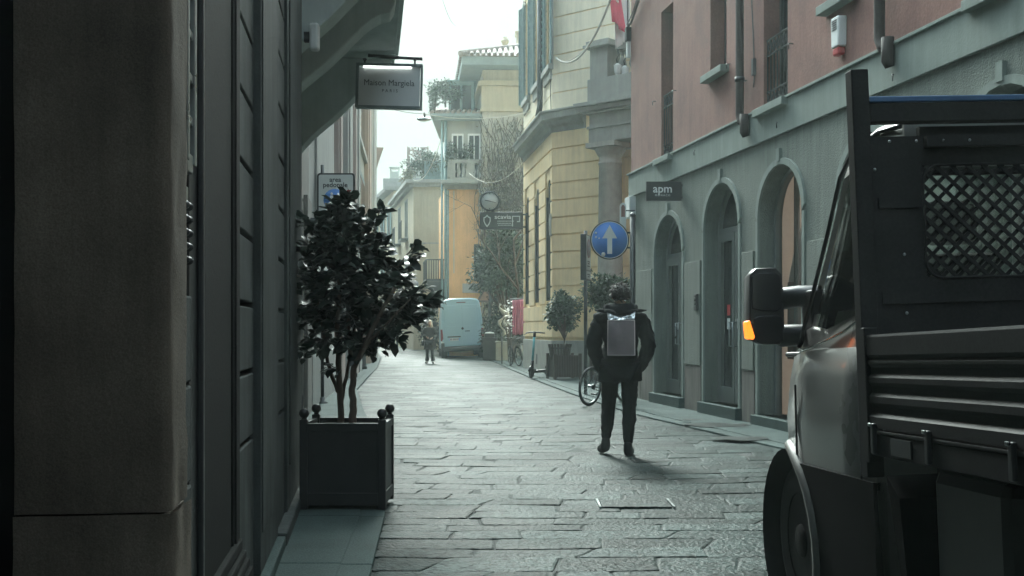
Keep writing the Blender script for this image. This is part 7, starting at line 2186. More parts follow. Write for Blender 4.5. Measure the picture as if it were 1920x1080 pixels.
# mirror with its two arms and lit indicator
mt = 1.18
def at_px(px, py, dd): return TM.inverted() @ P(px, py, dd)
mD = 5.86 * TS
mA = at_px(1402, 575, mD); mB_ = at_px(1470, 575, mD)
b = MB(TM)
cx_, cz_ = (mA.x + mB_.x) / 2, mA.z
w2 = (mB_.x - mA.x) / 2; hM = 0.200
yM = mA.y
prof = [(-w2 * 0.98, -0.60 * hM), (-w2 * 0.96, -0.85 * hM), (-w2 * 0.3, -0.98 * hM), (w2 * 0.7, -1.0 * hM), (w2 * 0.98, -0.80 * hM), (w2, 0.3 * hM), (w2 * 0.93, 0.82 * hM), (w2 * 0.6, 0.98 * hM), (-w2 * 0.5, 0.98 * hM), (-w2 * 0.88, 0.80 * hM)]
def ringm(sc_, y): return [(cx_ + x * sc_, y, cz_ + z * (1 - (1 - sc_) * 0.5)) for x, z in prof]
loft(b, [ringm(0.97, yM - 0.02), ringm(1.0, yM - 0.01), ringm(1.0, yM + 0.05), ringm(0.92, yM + 0.11), ringm(0.70, yM + 0.15)])
mr = b.build('wing_mirror', M['plastic_black'], tk)
M['mirror_back'] = mat('dark_mirror_glass', (0.03, 0.03, 0.032), 0.12, var=0.1)
b = MB(TM); b.prism([(x * 0.86, z * 0.5 + 0.36 * hM) for x, z in prof], lambda x, z: (cx_ + x, yM - 0.026, cz_ + z), lambda x, z: (cx_ + x, yM - 0.019, cz_ + z)); b.prism([(x * 0.86, z * 0.36 - 0.60 * hM) for x, z in prof], lambda x, z: (cx_ + x, yM - 0.026, cz_ + z), lambda x, z: (cx_ + x, yM - 0.019, cz_ + z)); b.build('mirror_glass', M['mirror_back'], mr, bevel=0.004)
b = MB(TM)
for (za, zb_) in ((0.035, 0.0), (-0.155, -0.02)):
    p0_ = Vector((cx_ + w2 * 0.8, yM + 0.04, cz_ + za)); p2 = Vector((L0 + 0.17, yM - 0.06, cz_ + za + zb_)); 
    b.tube([p0_, p0_.lerp(p2, 0.5) + Vector((0, 0, 0.01)), p2], [0.058, 0.056, 0.062], 12)
b.box(L0 + 0.08, L0 + 0.16, yM - 0.16, yM + 0.0, cz_ - 0.21, cz_ + 0.07)
b.build('mirror_arm', M['plastic_black'], mr, bevel=0.01)
b = MB(TM)
pi0 = at_px(1406, 620, mD)
b.prism([(-0.026, 0.046), (-0.008, 0.054), (0.016, -0.032), (0.010, -0.048), (-0.020, -0.040)], lambda x, z: (pi0.x + x, yM - 0.034, pi0.z + z), lambda x, z: (pi0.x + x * 0.9, yM + 0.05, pi0.z + z))
b.build('indicator', M['amber'], mr, bevel=0.006)
# headboard: posts, blue capped rail, panel with a meshed opening
M['rail_blue'] = mat('worn_blue_paint', (0.045, 0.12, 0.24), 0.45, var=0.25, scale=5)
for (xa, xb) in ((0.0, 0.072), (2.08, 2.152)):
    b = MB(TM); b.box(xa, xb, -0.035, 0.035, 0.70, 2.36); b.build('headboard_post', M['truck_black'], tk, bevel=0.004)
zr = 2.225
b = MB(TM); b.box(0.074, 2.078, -0.03, 0.03, zr - 0.085, zr - 0.004); hbr = b.build('headboard_rail', M['truck_black'], tk, bevel=0.006)
b = MB(TM); b.box(0.074, 2.078, -0.034, 0.034, zr - 0.002, zr + 0.022); b.build('rail_cap', M['rail_blue'], hbr, bevel=0.004)
zp = 2.085; ox0, ox1, oz0, oz1 = 0.29, 1.86, 1.50, 1.965
b = MB(TM)
b.box(0.074, 0.285 + 0.005, -0.012, 0.012, 1.30, zp); b.box(ox1, 2.078, -0.012, 0.012, 1.30, zp); b.box(ox0, ox1, -0.012, 0.012, 1.30, oz0); b.box(ox0, ox1, -0.012, 0.012, oz1, zp)
b.box(0.30, 2.07, -0.05, -0.0125, zp - 0.05, zp - 0.005)
b.box(0.30, 2.078, 0.02, 0.05, zp + 0.005, zp + 0.045)
b.box(0.10, 0.27, -0.022, -0.0125, 1.79, 1.83); b.box(0.10, 2.05, -0.022, -0.0125, 1.40, 1.445); b.box(0.074, 2.078, -0.02, 0.02, 0.90, 1.30)
hp = b.build('headboard_panel', M['truck_black'], tk)
b = MB(TM)
for k in range(4):
    b.ball((0.14 + 0.112 * k, -0.055, zp - 0.028), 0.006, 8, 6)
for (x, z) in ((0.20, 1.60), (0.09, 1.95), (0.20, 1.36)): b.ball((x, -0.014, z), 0.007, 8, 6)
b.build('bolt', M['grey_metal'], hp)
b = MB(TM); pit = 0.068
zc_ = (oz0 + oz1) / 2
k = -40
import itertools
for s_ in (-1, 1):
    for k in range(-12, 44):
        # strand x = x0 + s*(z - oz0)
        x0_ = ox0 + k * pit
        pts = []
        za, zb_ = oz0, oz1
        xa, xb = (x0_, x0_ + s_ * (zb_ - za) * 1.05)
        # clip to the opening
        tmin, tmax = 0.0, 1.0
        if abs(xb - xa) > 1e-9:
            for (lim, sgn) in ((ox0, 1), (ox1, -1)):
                t_ = (lim - xa) / (xb - xa)
                if (xb - xa) * sgn > 0: tmin = max(tmin, t_)
                else: tmax = min(tmax, t_)
        if tmax - tmin > 0.02:
            A_ = (xa + (xb - xa) * tmin, 0.004 * s_, za + (zb_ - za) * tmin); B2 = (xa + (xb - xa) * tmax, 0.004 * s_, za + (zb_ - za) * tmax)
            b.beam(A_, B2, 0.015, 0.006, up=(0, 1, 0))
b.build('headboard_mesh', M['truck_black'], hp)
b = MB(TM); pts = [(x + (ox0 + ox1) / 2, -0.012, z + zc_) for x, z in rrect(ox1 - ox0, oz1 - oz0, 0.07)]; b.tube(pts, 0.006, 6, closed=True); b.build('mesh_frame', M['truck_black'], hp)
# drop side: ribbed aluminium board, painted dark, with latches and a chassis rail
BL = -3.4
z0_, z1_ = 0.905, 1.275
b = MB(TM)
prof = [(0.0, z0_), (0.0, z0_ + 0.045), (0.016, z0_ + 0.06), (0.016, z0_ + 0.085), (0.004, z0_ + 0.10), (0.004, z0_ + 0.125), (0.016, z0_ + 0.14), (0.016, z0_ + 0.165), (0.004, z0_ + 0.18), (0.004, z0_ + 0.20), (0.016, z0_ + 0.215), (0.016, z0_ + 0.24), (0.004, z0_ + 0.255), (0.004, z0_ + 0.265), (0.012, z0_ + 0.275), (0.0, z0_ + 0.29), (0.0, z1_ - 0.01), (0.004, z1_), (0.03, z1_), (0.03, z0_)]
b.prism(prof, lambda l, z: (l, -0.075, z), lambda l, z: (l, BL, z))
b.build('drop_side', M['truck_black'], tk)
b = MB(TM); b.box(0.075, 2.05, BL, -0.05, z0_ - 0.02, z0_ + 0.01); b.build('bed_floor', M['wood_dark'], tk)
b = MB(TM); b.box(2.10, 2.13, BL, -0.075, z0_, z1_); b.build('drop_side', M['truck_black'], tk)
b = MB(TM); b.box(-0.006, 0.05, -0.073, -0.037, z0_ - 0.14, z1_ + 0.03); b.build('corner_post', M['truck_black'], tk, bevel=0.004)
b = MB(TM); b.box(0.004, 0.07, BL, -0.075, z0_ - 0.11, z0_ - 0.022); b.box(0.0, 0.012, BL, -0.075, z0_ - 0.022, z0_ - 0.006); b.build('bed_frame', M['truck_black'], tk, bevel=0.004)
for t in (-0.13, -0.62, -1.2, -1.9):
    b = MB(TM); b.box(-0.016, 0.002, t - 0.016, t + 0.016, z0_ - 0.10, z0_ + 0.02); lt = b.build('latch', M['dark_metal'], tk, bevel=0.005)
    b = MB(TM); b.box(-0.026, -0.016, t - 0.012, t + 0.012, z0_ + 0.008, z0_ + 0.022); b.build('latch_hook', M['grey_metal'], lt, bevel=0.003)
b = MB(TM); b.box(-0.002, 0.004, -0.46, -0.28, z0_ - 0.095, z0_ - 0.03); b.build('maker_plate', M['dark_metal'], tk)
b = MB(TM); b.box(0.35, 0.47, BL, 0.1, 0.55, 0.78); b.box(1.65, 1.77, BL, 0.1, 0.55, 0.78)
for t in (-0.4, -1.2, -2.0, -2.8): b.box(0.07, 2.05, t - 0.03, t + 0.03, 0.78, z0_ - 0.022)
b.build('chassis', M['plastic_black'], tk)
b = MB(TM); b.box(0.16, 0.52, -0.85, -0.25, 0.22, 0.76); b.build('tank', M['plastic_black'], tk, bevel=0.05)
b = MB(TM); b.prism([(0.02, 0.70), (-0.10, 0.62), (-0.16, 0.20), (-0.12, 0.18), (-0.02, 0.55)], lambda t, z: (0.10, t, z), lambda t, z: (0.34, t, z)); b.build('mudguard', M['truck_grey'], tk)
# ================================================================== PEOPLE
M['skin'] = mat('skin', (0.42, 0.27, 0.20), 0.55, var=0.08, scale=20)
M['black_cloth'] = mat('black_cloth', (0.010, 0.011, 0.012), 0.9, spec=0.15, var=0.25, scale=14, bump=0.5, bscale=18)
M['black_cloth2'] = mat('charcoal_cloth', (0.013, 0.014, 0.015), 0.9, spec=0.15, var=0.25, scale=18, bump=0.4, bscale=26)
M['dark_coat'] = mat('dark_quilted_coat', (0.022, 0.024, 0.024), 0.7, var=0.35, scale=8, bump=0.6, bscale=16)
M['jeans'] = mat('dark_jeans', (0.03, 0.035, 0.042), 0.85, var=0.2, scale=20)
M['hair_dark'] = mat('dark_hair', (0.022, 0.017, 0.014), 0.5, var=0.4, scale=30, stretch=(1, 1, 0.2), bump=0.6, bscale=60)
M['hair_fair'] = mat('fair_hair', (0.46, 0.39, 0.31), 0.5, var=0.3, scale=30, stretch=(1, 1, 0.2), bump=0.6, bscale=60)
M['sole'] = mat('pale_sole', (0.30, 0.30, 0.29), 0.7)
M['eye'] = mat('eye', (0.03, 0.02, 0.015), 0.2)
M['lip'] = mat('lip', (0.30, 0.12, 0.10), 0.5)

def skin(name, verts, edges, radii, m_, parent, Mx, root=0, sub=2):
    """one continuous surface grown over a skeleton, then frozen to a mesh"""
    me = bpy.data.meshes.new('t'); me.from_pydata([Vector(v) for v in verts], edges, []); me.update()
    o = bpy.data.objects.new('t', me); COL.objects.link(o)
    md = o.modifiers.new('skin', 'SKIN'); md.use_smooth_shade = True; md.branch_smoothing = 0.3
    for i, r in enumerate(radii):
        r = r if isinstance(r, tuple) else (r, r)
        me.skin_vertices[0].data[i].radius = r
        me.skin_vertices[0].data[i].use_root = (i == root)
    sb = o.modifiers.new('sub', 'SUBSURF'); sb.levels = sub; sb.render_levels = sub
    dg = bpy.context.evaluated_depsgraph_get(); dg.update()
    ev = bpy.data.meshes.new_from_object(o.evaluated_get(dg))
    vs = [v.co.copy() for v in ev.vertices]; fs = [list(p.vertices) for p in ev.polygons]
    bpy.data.objects.remove(o); bpy.data.meshes.remove(me); bpy.data.meshes.remove(ev)
    b = MB(Mx); b.add(vs, fs, True)
    return b, name, m_, parent

def finish(t, fold=0.0):
    b, n, m_, p = t
    if fold > 0:      # cloth folds: creases that run across the limb
        c = sum(b.v, Vector()) / len(b.v)
        out = []
        for v in b.v:
            d_ = Vector((v.x - c.x, v.y - c.y, 0)); d_ = d_.normalized() if d_.length > 1e-4 else Vector((0, 0, 0))
            k = mnoise.noise(Vector((v.x * 7, v.y * 7, v.z * 17 + v.x * 9))) + 0.6 * mnoise.noise(Vector((v.x * 15, v.y * 15, v.z * 38 - v.x * 20)))
            out.append(v + d_ * fold * k + Vector((0, 0, fold * 0.4 * k)))
        b.v = out
    return b.build(n, m_, p, clean=False)

def head_shape(b, c, s=1.0, yaw=0.0):
    """head about 0.23 tall with nose, eye hollows, chin and ears; looks along +y"""
    R_ = Matrix.Rotation(yaw, 3, 'Z')
    def fn(p):
        x, y, z = p
        w = 1.0 - 0.22 * max(0, -z) - 0.05 * max(0, z)
        q = Vector((x * w, y, z))
        if y > 0.25:
            k = max(0, 1 - abs(x) * 5.0)
            q.y += 0.20 * k * max(0, 1 - abs(z + 0.18) * 4.2)          # nose
            q.y -= 0.09 * max(0, 1 - abs(abs(x) - 0.36) * 6) * max(0, 1 - abs(z - 0.04) * 6)   # eye hollows
            q.y += 0.07 * k * max(0, 1 - abs(z + 0.80) * 4)               # chin
        if z < -0.55 and y < 0: q.y *= 0.8
        return R_ @ q
    b.ball(c, 0.116 * s, 28, 20, (0.66, 0.84, 1.0), fn)
    for sx in (-1, 1):
        e = Vector(c) + R_ @ Vector((sx * 0.078 * s, -0.008 * s, -0.004 * s)); b.ball(e, 0.03 * s, 8, 6, (0.35, 0.6, 1.0))

def face_parts(parent, Mx, c, s=1.0, yaw=0.0):
    R_ = Matrix.Rotation(yaw, 3, 'Z')
    for sx in (-1, 1):
        b = MB(Mx); b.ball(Vector(c) + R_ @ Vector((sx * 0.031 * s, 0.084 * s, 0.004 * s)), 0.009 * s, 10, 7); b.build('eye', M['eye'], parent)
    b = MB(Mx); b.ball(Vector(c) + R_ @ Vector((0, 0.090 * s, -0.055 * s)), 0.02 * s, 10, 6, (1.1, 0.4, 0.32)); b.build('mouth', M['lip'], parent)

def hand(b, wrist, direction, palm_n, s=1.0, curl=0.35, side=1):
    """palm and five fingers added to the body mesh"""
    d = Vector(direction).normalized(); n = Vector(palm_n); n = (n - d * n.dot(d)).normalized(); a = d.cross(n) * side
    w = Vector(wrist)
    b.ball(w + d * 0.045 * s, 0.045 * s, 12, 8, (1, 1, 1), lambda p: d * p.z * 1.05 + a * p.x * 0.85 + n * p.y * 0.36)
    for i, (off, ln) in enumerate(((-0.030, 0.068), (-0.010, 0.078), (0.011, 0.073), (0.030, 0.056))):
        p = w + d * 0.075 * s + a * off * s; dd = d.copy(); pts = [p - d * 0.02 * s, p]
        for k, f in enumerate((0.42, 0.33, 0.25)):
            dd = (dd * cos(curl * (1 + 0.15 * i)) + n * sin(curl * (1 + 0.15 * i))).normalized(); p = p + dd * ln * f * s; pts.append(p)
        b.tube(pts, [0.0095 * s, 0.0095 * s, 0.0088 * s, 0.008 * s, 0.006 * s], 7)
    p = w + d * 0.02 * s - a * 0.032 * s; dd = (d * 0.75 - a * 0.55 + n * 0.25).normalized()
    b.tube([p + a * 0.01 * s, p + dd * 0.03 * s, p + dd * 0.055 * s + d * 0.004 * s, p + dd * 0.072 * s + d * 0.012 * s], [0.014 * s, 0.012 * s, 0.010 * s, 0.007 * s], 7)

def figure(name, label, loc, heading, J, mats, sc=1.0, hair='short', group=None, coat_len=0.0, bulk=1.0, head_yaw=0.0, leg_w=1.0, flare=False, build_face=True, fold=0.006, sub=2):
    """J: joints in metres for a 1.75 m person looking along +y"""
    t = thing(name, label, 'person', loc, group)
    Mx = Matrix.Translation(loc) @ Matrix.Rotation(heading, 4, 'Z') @ Matrix.Scale(sc, 4)
    order = ['pelvis', 'waist', 'chest', 'neck', 'skull', 'hipL', 'kneeL', 'ankL', 'toeL', 'hipR', 'kneeR', 'ankR', 'toeR', 'shL', 'elL', 'wrL', 'shR', 'elR', 'wrR']
    ix = {k: i for i, k in enumerate(order)}
    rad = {'pelvis': (0.13, 0.10), 'waist': (0.12, 0.09), 'chest': (0.145, 0.105), 'neck': 0.05, 'skull': 0.055, 'hip': 0.082, 'knee': 0.054, 'ank': 0.030, 'toe': 0.02, 'sh': 0.055, 'el': 0.038, 'wr': 0.026}
    rr_ = [rad[k] if k in rad else rad[k[:-1]] for k in order]
    E = [('pelvis', 'waist'), ('waist', 'chest'), ('chest', 'neck'), ('neck', 'skull')]
    for s_ in 'LR': E += [('pelvis', 'hip' + s_), ('hip' + s_, 'knee' + s_), ('knee' + s_, 'ank' + s_), ('ank' + s_, 'toe' + s_), ('chest', 'sh' + s_), ('sh' + s_, 'el' + s_), ('el' + s_, 'wr' + s_)]
    b, n_, m_, p_ = skin('body', [J[k] for k in order], [(ix[a], ix[c]) for a, c in E], rr_, mats['skin'], t, Mx)
    hc = Vector(J['head'])
    head_shape(b, hc, 1.0, head_yaw)
    for s_, sg in (('L', -1), ('R', 1)):
        w = Vector(J['wr' + s_]); dr = (w - Vector(J['el' + s_])).normalized(); hand(b, w, dr + Vector((0, 0, -0.15)), Vector((-sg, 0.25, 0)), 1.0, 0.35, sg)
    body = b.build('body', mats['skin'], t, clean=False)
    if build_face: face_parts(t, Mx, hc, 1.0, head_yaw)
    # trousers
    lv = ['pelvis', 'hipL', 'kneeL', 'cufL', 'hipR', 'kneeR', 'cufR']
    J2 = dict(J)
    for s_ in 'LR': J2['cuf' + s_] = Vector(J['ank' + s_]).lerp(Vector(J['knee' + s_]), 0.06 if not flare else -0.04)
    kn = [0.0] * 0
    cr_ = 0.105 if flare else 0.047
    rads = [(0.16 * bulk, 0.125), 0.100 * leg_w, 0.076 * leg_w, cr_ * leg_w, 0.100 * leg_w, 0.076 * leg_w, cr_ * leg_w]
    # extra joints so the leg keeps its taper
    V = [J2['pelvis']]; R2 = [rads[0]]; ED = []
    for s_ in 'LR':
        prev = 0
        hp, kn_, cf = Vector(J2['hip' + s_]), Vector(J2['knee' + s_]), Vector(J2['cuf' + s_])
        for (q, r_) in ((hp, 0.102), (hp.lerp(kn_, 0.5), 0.090), (kn_, 0.072), (kn_.lerp(cf, 0.4), 0.072 if not flare else 0.066), (cf, cr_)):
            V.append(q); R2.append(r_ * leg_w); ED.append((prev, len(V) - 1)); prev = len(V) - 1
    finish(skin('trousers', V, ED, R2, mats['legs'], t, Mx, 0, sub), fold)
    # jacket or coat: torso with sleeves; the hem is a skirt below the pelvis
    wv = [Vector(J['pelvis']) + Vector((0, 0, 0.02 - coat_len * 0.5)), Vector(J['waist']), Vector(J['chest']), Vector(J['neck']) + Vector((0, -0.005, -0.035))]
    rj = [(0.185 * bulk, 0.14 * bulk), (0.172 * bulk, 0.128 * bulk), (0.185 * bulk, 0.135 * bulk), (0.088 * bulk, 0.085 * bulk)]
    V = list(wv); R2 = list(rj); ED = [(0, 1), (1, 2), (2, 3)]
    if coat_len > 0.12:
        V.append(Vector(J['pelvis']) + Vector((0, 0, -coat_len))); R2.append((0.20 * bulk, 0.155 * bulk)); ED.append((0, 4))
    for s_ in 'LR':
        sh, el, wr = Vector(J['sh' + s_]), Vector(J['el' + s_]), Vector(J['wr' + s_])
        b0 = len(V); V += [sh, sh.lerp(el, 0.5), el, el.lerp(wr, 0.5), wr]; R2 += [0.094 * bulk, 0.084 * bulk, 0.074 * bulk, 0.066 * bulk, 0.050 * bulk]
        ED += [(2, b0), (b0, b0 + 1), (b0 + 1, b0 + 2), (b0 + 2, b0 + 3), (b0 + 3, b0 + 4)]
    jk = finish(skin('jacket' if coat_len < 0.12 else 'coat', V, ED, R2, mats['top'], t, Mx, 0, sub), fold * 1.6)
    # shoes
    for s_ in 'LR':
        an, to = Vector(J['ank' + s_]), Vector(J['toe' + s_]); dr = (to - an); fl = Vector((dr.x, dr.y, 0)).normalized()
        heel = an - fl * 0.045 + Vector((0, 0, -0.045)); tip = to + fl * 0.05
        b, n_, m_, p_ = skin('shoe', [an + Vector((0, 0, 0.09)), an + Vector((0, 0, 0.02)), an + Vector((0, 0, -0.025)), heel, an.lerp(to, 0.55) + Vector((0, 0, -0.012)), to, tip + Vector((0, 0, -0.004))], [(0, 1), (1, 2), (2, 3), (2, 4), (4, 5), (5, 6)], [0.040, 0.050, 0.060, 0.056, 0.058, 0.055, 0.038], mats['shoe'], t, Mx, 2)
        b.build('shoe', mats['shoe'], t, clean=False)
    # hair
    R_ = Matrix.Rotation(head_yaw, 3, 'Z')
    b = MB(Mx)
    def hf(p):
        q = Vector(p)
        if p.y > 0.30 and p.z < 0.45: q = q * 0.80       # leave the face free
        if p.z < -0.35: q = q * 0.86
        w_ = 1 + 0.05 * mnoise.noise(Vector((p.x * 4, p.y * 4, p.z * 4))) + 0.03 * mnoise.noise(Vector((p.x * 11, p.y * 11, p.z * 11)))
        return R_ @ (q * w_)
    b.ball(hc + R_ @ Vector((0, -0.012, 0.018)), 0.122, 30, 22, (0.76, 0.92, 0.98), hf)
    if hair == 'long':
        rl = random.Random(3)
        for k in range(46):
            a = pi * 0.30 + (pi * 1.40) * k / 45 + pi / 2
            st = hc + R_ @ Vector((0.078 * cos(a), 0.09 * sin(a) - 0.015, 0.03))
            pts = [st, st + R_ @ Vector((0.016 * cos(a), 0.012 * sin(a), -0.10)), st + R_ @ Vector((0.035 * cos(a) + rl.gauss(0, .008), 0.02 * sin(a), -0.19)), st + R_ @ Vector((0.03 * cos(a) + rl.gauss(0, .015), 0.02 * sin(a), -0.27 - 0.05 * rl.random()))]
            b.tube(pts, [0.016, 0.018, 0.016, 0.005], 6)
    else:
        rl = random.Random(4)
        for k in range(150):
            v = Vector((rl.gauss(0, 1), rl.gauss(-0.3, 1), rl.gauss(0.5, 0.8))).normalized()
            if v.y > 0.35 and v.z < 0.5: continue
            st = hc + R_ @ Vector((v.x * 0.088, v.y * 0.108 - 0.012, v.z * 0.115 + 0.018))
            d_ = R_ @ (v * 0.018 + Vector((rl.gauss(0, .012), rl.gauss(0, .012), rl.gauss(0, .010))))
            b.tube([st, st + d_ * 0.6, st + d_ * 1.1 + Vector((0, 0, -0.004))], [0.009, 0.007, 0.002], 5, caps=False)
    b.build('hair', mats['hair'], t, clean=False)
    return t, Mx

def joints(hipw=0.09, shw=0.20):
    return {'pelvis': (0, 0, 0.93), 'waist': (0, 0.005, 1.10), 'chest': (0, 0.0, 1.32), 'neck': (0, 0.0, 1.49), 'skull': (0, 0.015, 1.58), 'head': (0, 0.02, 1.63),
            'hipL': (-hipw, 0, 0.88), 'kneeL': (-hipw - 0.005, 0.03, 0.48), 'ankL': (-hipw, 0, 0.085), 'toeL': (-hipw - 0.02, 0.13, 0.04),
            'hipR': (hipw, 0, 0.88), 'kneeR': (hipw + 0.005, 0.03, 0.48), 'ankR': (hipw, 0, 0.085), 'toeR': (hipw + 0.02, 0.13, 0.04),
            'shL': (-shw, 0, 1.40), 'elL': (-shw - 0.06, -0.03, 1.13), 'wrL': (-shw - 0.06, 0.06, 0.88), 'shR': (shw, 0, 1.40), 'elR': (shw + 0.06, -0.03, 1.13), 'wrR': (shw + 0.06, 0.06, 0.88)}

# --- the delivery rider, walking away from us
RD = 11.65
ZG = 0.003
rloc = Vector((P(1163, 0, RD).x, RD, ZG))
J = joints(0.095, 0.215)
J.update({'ankL': (-0.145, 0.10, 0.115), 'toeL': (-0.185, 0.215, 0.047), 'kneeL': (-0.115, 0.16, 0.50), 'ankR': (0.075, -0.06, 0.085), 'toeR': (0.10, 0.06, 0.043), 'kneeR': (0.095, 0.02, 0.48),
          'elL': (-0.285, -0.02, 1.10), 'wrL': (-0.165, 0.075, 0.85), 'elR': (0.300, -0.03, 1.10), 'wrR': (0.165, 0.075, 0.85), 'head': (0.0, 0.05, 1.635), 'skull': (0, 0.035, 1.58)})
rm = {'skin': M['skin'], 'legs': M['black_cloth2'], 'top': M['black_cloth'], 'shoe': M['plastic_black'], 'hair': M['hair_dark']}
rider, RX = figure('person', 'delivery rider in a black hooded jacket and tapered trousers walking away, with short dark hair', rloc, radians(-3), J, rm, 1.0, 'short', None, 0.10, 1.14, 0.1, 1.08, fold=0.011, sub=3)
# hood and padded collar lying on the shoulders, as parts of the clothing
b, *_ = skin('hood', [(0, -0.10, 1.44), (0, -0.12, 1.53), (-0.11, -0.06, 1.50), (0.11, -0.06, 1.50), (-0.115, 0.05, 1.49), (0.115, 0.05, 1.49)], [(0, 1), (1, 2), (1, 3), (2, 4), (3, 5)], [0.10, 0.085, 0.075, 0.075, 0.06, 0.06], None, rider, RX, 1)
b.build('hood', M['black_cloth'], rider, clean=False)
for s_ in (-1, 1):
    b, *_ = skin('jacket_yoke', [(s_ * 0.05, -0.06, 1.44), (s_ * 0.15, -0.05, 1.43), (s_ * 0.235, -0.02, 1.38)], [(0, 1), (1, 2)], [0.09, 0.085, 0.085], None, rider, RX, 1)
    b.build('shoulder', M['black_cloth'], rider, clean=False)
# skirt of the jacket
b = MB(RX); b.lathe((0, 0.0, 0.76), [(0.20, 0), (0.212, 0.01), (0.208, 0.12), (0.195, 0.24)], 24)
for i, v in enumerate(b.v):
    l = RX.inverted() @ v; b.v[i] = RX @ Vector((l.x * 1.06, l.y * 0.74, l.z + 0.006 * sin(l.x * 40)))
b.build('jacket_hem', M['black_cloth'], rider)
# clear-fronted flat backpack with a silver top
bpk = thing('delivery_backpack', 'flat grey backpack with pale piping and a silver top worn by the delivery rider', 'backpack', rloc + Vector((0, -0.2, 1.1)))
M['bag_grey'] = mat('grey_bag_panel', (0.20, 0.165, 0.175), 0.4, var=0.15, scale=5, bump=0.2, bscale=14)
M['bag_edge'] = mat('pale_bag_piping', (0.62, 0.52, 0.52), 0.5)
M['silver'] = mat('crumpled_silver_foil', (0.75, 0.82, 0.85), 0.25, metal=0.7, var=0.1, scale=8, bump=1.0, bscale=12)
yb = -0.185
zb0, zb1, hwx = 1.035, 1.385, 0.137
b = MB(RX)
vs = []; fs = []; nx, nz = 8, 10
for j in range(nz + 1):
    for i in range(nx + 1):
        u, v = i / nx, j / nz
        vs.append(((-hwx + 2 * hwx * u) * (1 - 0.03 * v), yb - 0.035 - 0.02 * sin(pi * u) * sin(pi * v) + 0.005 * sin(u * 9 + v * 5), zb0 + (zb1 - zb0) * v))
for j in range(nz):
    for i in range(nx): fs.append((j * (nx + 1) + i, j * (nx + 1) + i + 1, (j + 1) * (nx + 1) + i + 1, (j + 1) * (nx + 1) + i))
b.add(vs, fs, True); b.build('front_panel', M['bag_grey'], bpk)
b = MB(RX); b.box(-hwx, hwx, yb - 0.03, yb + 0.085, zb0, zb1 + 0.01); b.build('bag_body', M['black_cloth2'], bpk, bevel=0.02)
b = MB(RX); b.tube([(-hwx, yb - 0.038, zb0), (hwx, yb - 0.038, zb0), (hwx * 0.97, yb - 0.038, zb1), (-hwx * 0.97, yb - 0.038, zb1)], 0.0065, 6, closed=True); b.build('piping', M['bag_edge'], bpk)
b = MB(RX)
vs = []; fs = []; rl = random.Random(12)
for j in range(5):
    for i in range(11):
        u, v = i / 10, j / 4
        w_ = 0.145 * (0.90 + 0.12 * v)
        vs.append((-w_ + 2 * w_ * u, yb - 0.035 + 0.05 * v + 0.02 * rl.gauss(0, 0.5), zb1 + 0.006 + 0.085 * v - 0.055 * v * sin(pi * u) + 0.008 * rl.gauss(0, 0.5)))
for j in range(4):
    for i in range(10): fs.append((j * 11 + i, j * 11 + i + 1, (j + 1) * 11 + i + 1, (j + 1) * 11 + i))
b.add(vs, fs, False); b.build('silver_top', M['silver'], bpk)
b = MB(RX)
for s_ in (-1, 1):
    b.tube([(s_ * 0.06, yb + 0.05, 1.455), (s_ * 0.12, yb + 0.03, 1.475), (s_ * 0.20, yb + 0.06, 1.485), (s_ * 0.26, yb + 0.10, 1.487)], [0.022, 0.022, 0.018, 0.006], 8)
    b.tube([(s_ * 0.15, yb - 0.02, zb1 + 0.09), (s_ * 0.165, yb + 0.03, 1.478)], 0.008, 6)
    b.tube([(s_ * 0.12, yb + 0.06, zb1), (s_ * 0.155, -0.02, 1.53), (s_ * 0.17, 0.13, 1.40), (s_ * 0.16, 0.15, 1.20)], 0.022, 6)
b.build('strap', M['black_cloth2'], bpk)

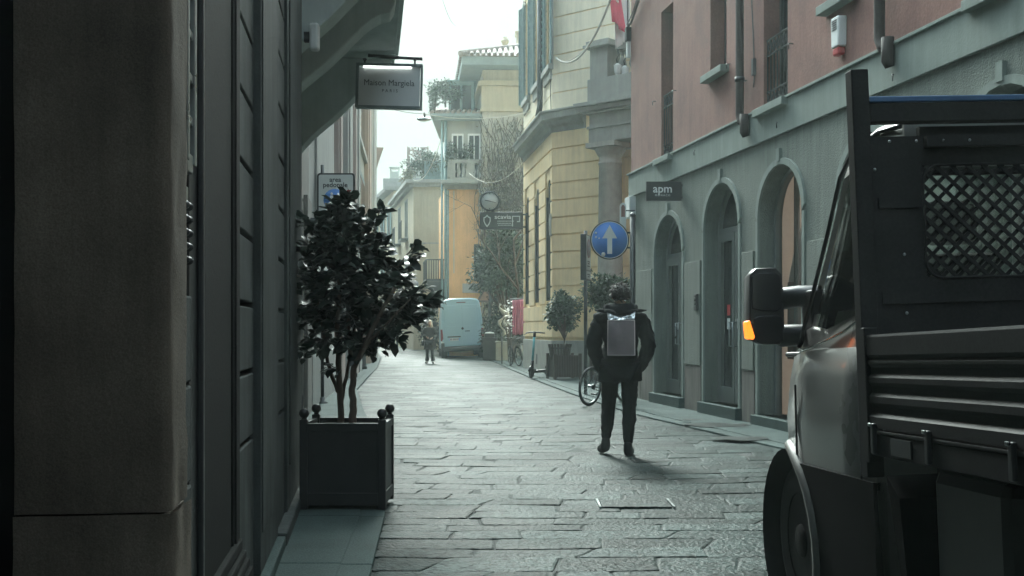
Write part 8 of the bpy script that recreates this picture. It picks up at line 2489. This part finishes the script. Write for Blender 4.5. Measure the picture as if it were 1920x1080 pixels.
# --- the fair-haired woman walking towards us
WD = 42.6
wloc = Vector((P(806, 0, WD).x, WD, 0.004))
J = joints(0.085, 0.17)
J.update({'elL': (-0.25, -0.02, 1.13), 'wrL': (-0.13, 0.14, 1.05), 'elR': (0.25, -0.02, 1.13), 'wrR': (0.12, 0.15, 1.08), 'ankL': (-0.14, 0.10, 0.09), 'toeL': (-0.17, 0.22, 0.05), 'ankR': (0.13, -0.12, 0.10), 'toeR': (0.16, 0.0, 0.045), 'kneeR': (0.105, 0.02, 0.49), 'kneeL': (-0.11, 0.08, 0.49)})
wm = {'skin': M['skin'], 'legs': M['jeans'], 'top': M['dark_coat'], 'shoe': M['sole'], 'hair': M['hair_fair']}
wom, WX = figure('person', 'fair haired woman in a dark knee length coat and flared trousers walking towards us', wloc, radians(176), J, wm, 0.93, 'long', None, 0.34, 1.30, -0.2, 1.0, True)
bg = thing('shoulder_bag', 'small dark shoulder bag held at the hip of the fair haired woman', 'bag', wloc + Vector((0.1, -0.1, 0.8)))
b = MB(WX); b.box(0.20, 0.32, -0.10, 0.16, 0.72, 0.94); b.build('pouch', M['plastic_black'], bg, bevel=0.03)
b = MB(WX); b.tube([(0.26, -0.06, 0.94), (0.22, -0.02, 1.2), (0.13, 0.02, 1.50), (0.18, 0.08, 1.2), (0.26, 0.12, 0.94)], 0.012, 6); b.build('strap', M['plastic_black'], bg)
# --- two more walkers further off
pd = 63.0
J = joints(0.09, 0.19); J.update({'ankL': (-0.11, 0.16, 0.10), 'toeL': (-0.12, 0.28, 0.06), 'ankR': (0.10, -0.14, 0.10), 'toeR': (0.11, -0.02, 0.05)})
dm = {'skin': M['skin'], 'legs': M['jeans'], 'top': M['black_cloth2'], 'shoe': M['plastic_black'], 'hair': M['hair_dark']}
figure('person', 'walker in dark clothes half hidden by the leaves of the camellia', Vector((P(742, 0, pd).x, pd, ground_z(pd) + 0.016)), radians(170), J, dm, 1.0, 'short', None, 0.2, 1.1, 0, 1.0)
pd = 82.0
figure('person', 'distant walker in a dark jacket beside the dark car, nearest the end of the street', Vector((P(782, 0, pd).x, pd, ground_z(pd) + 0.016)), radians(185), J, dm, 0.98, 'short', None, 0.05, 1.1, 0, 1.0)
# ================================================================== HAZE
hz = MB(); hz.box(-202, 202, -62, 262, -1.4, 22.0)
m = bpy.data.materials.new('haze_air'); m.use_nodes = True
n, l = m.node_tree.nodes, m.node_tree.links
n.clear()
o_ = n.new('ShaderNodeOutputMaterial'); v_ = n.new('ShaderNodeVolumePrincipled')
v_.inputs['Color'].default_value = (0.82, 0.97, 0.95, 1)
v_.inputs['Density'].default_value = 0.0011
v_.inputs['Anisotropy'].default_value = 0.5
l.new(v_.outputs['Volume'], o_.inputs['Volume'])
hz_o = hz.build('haze', m)
setting(hz_o, 'stuff')
S.cycles.volume_step_rate = 4.0
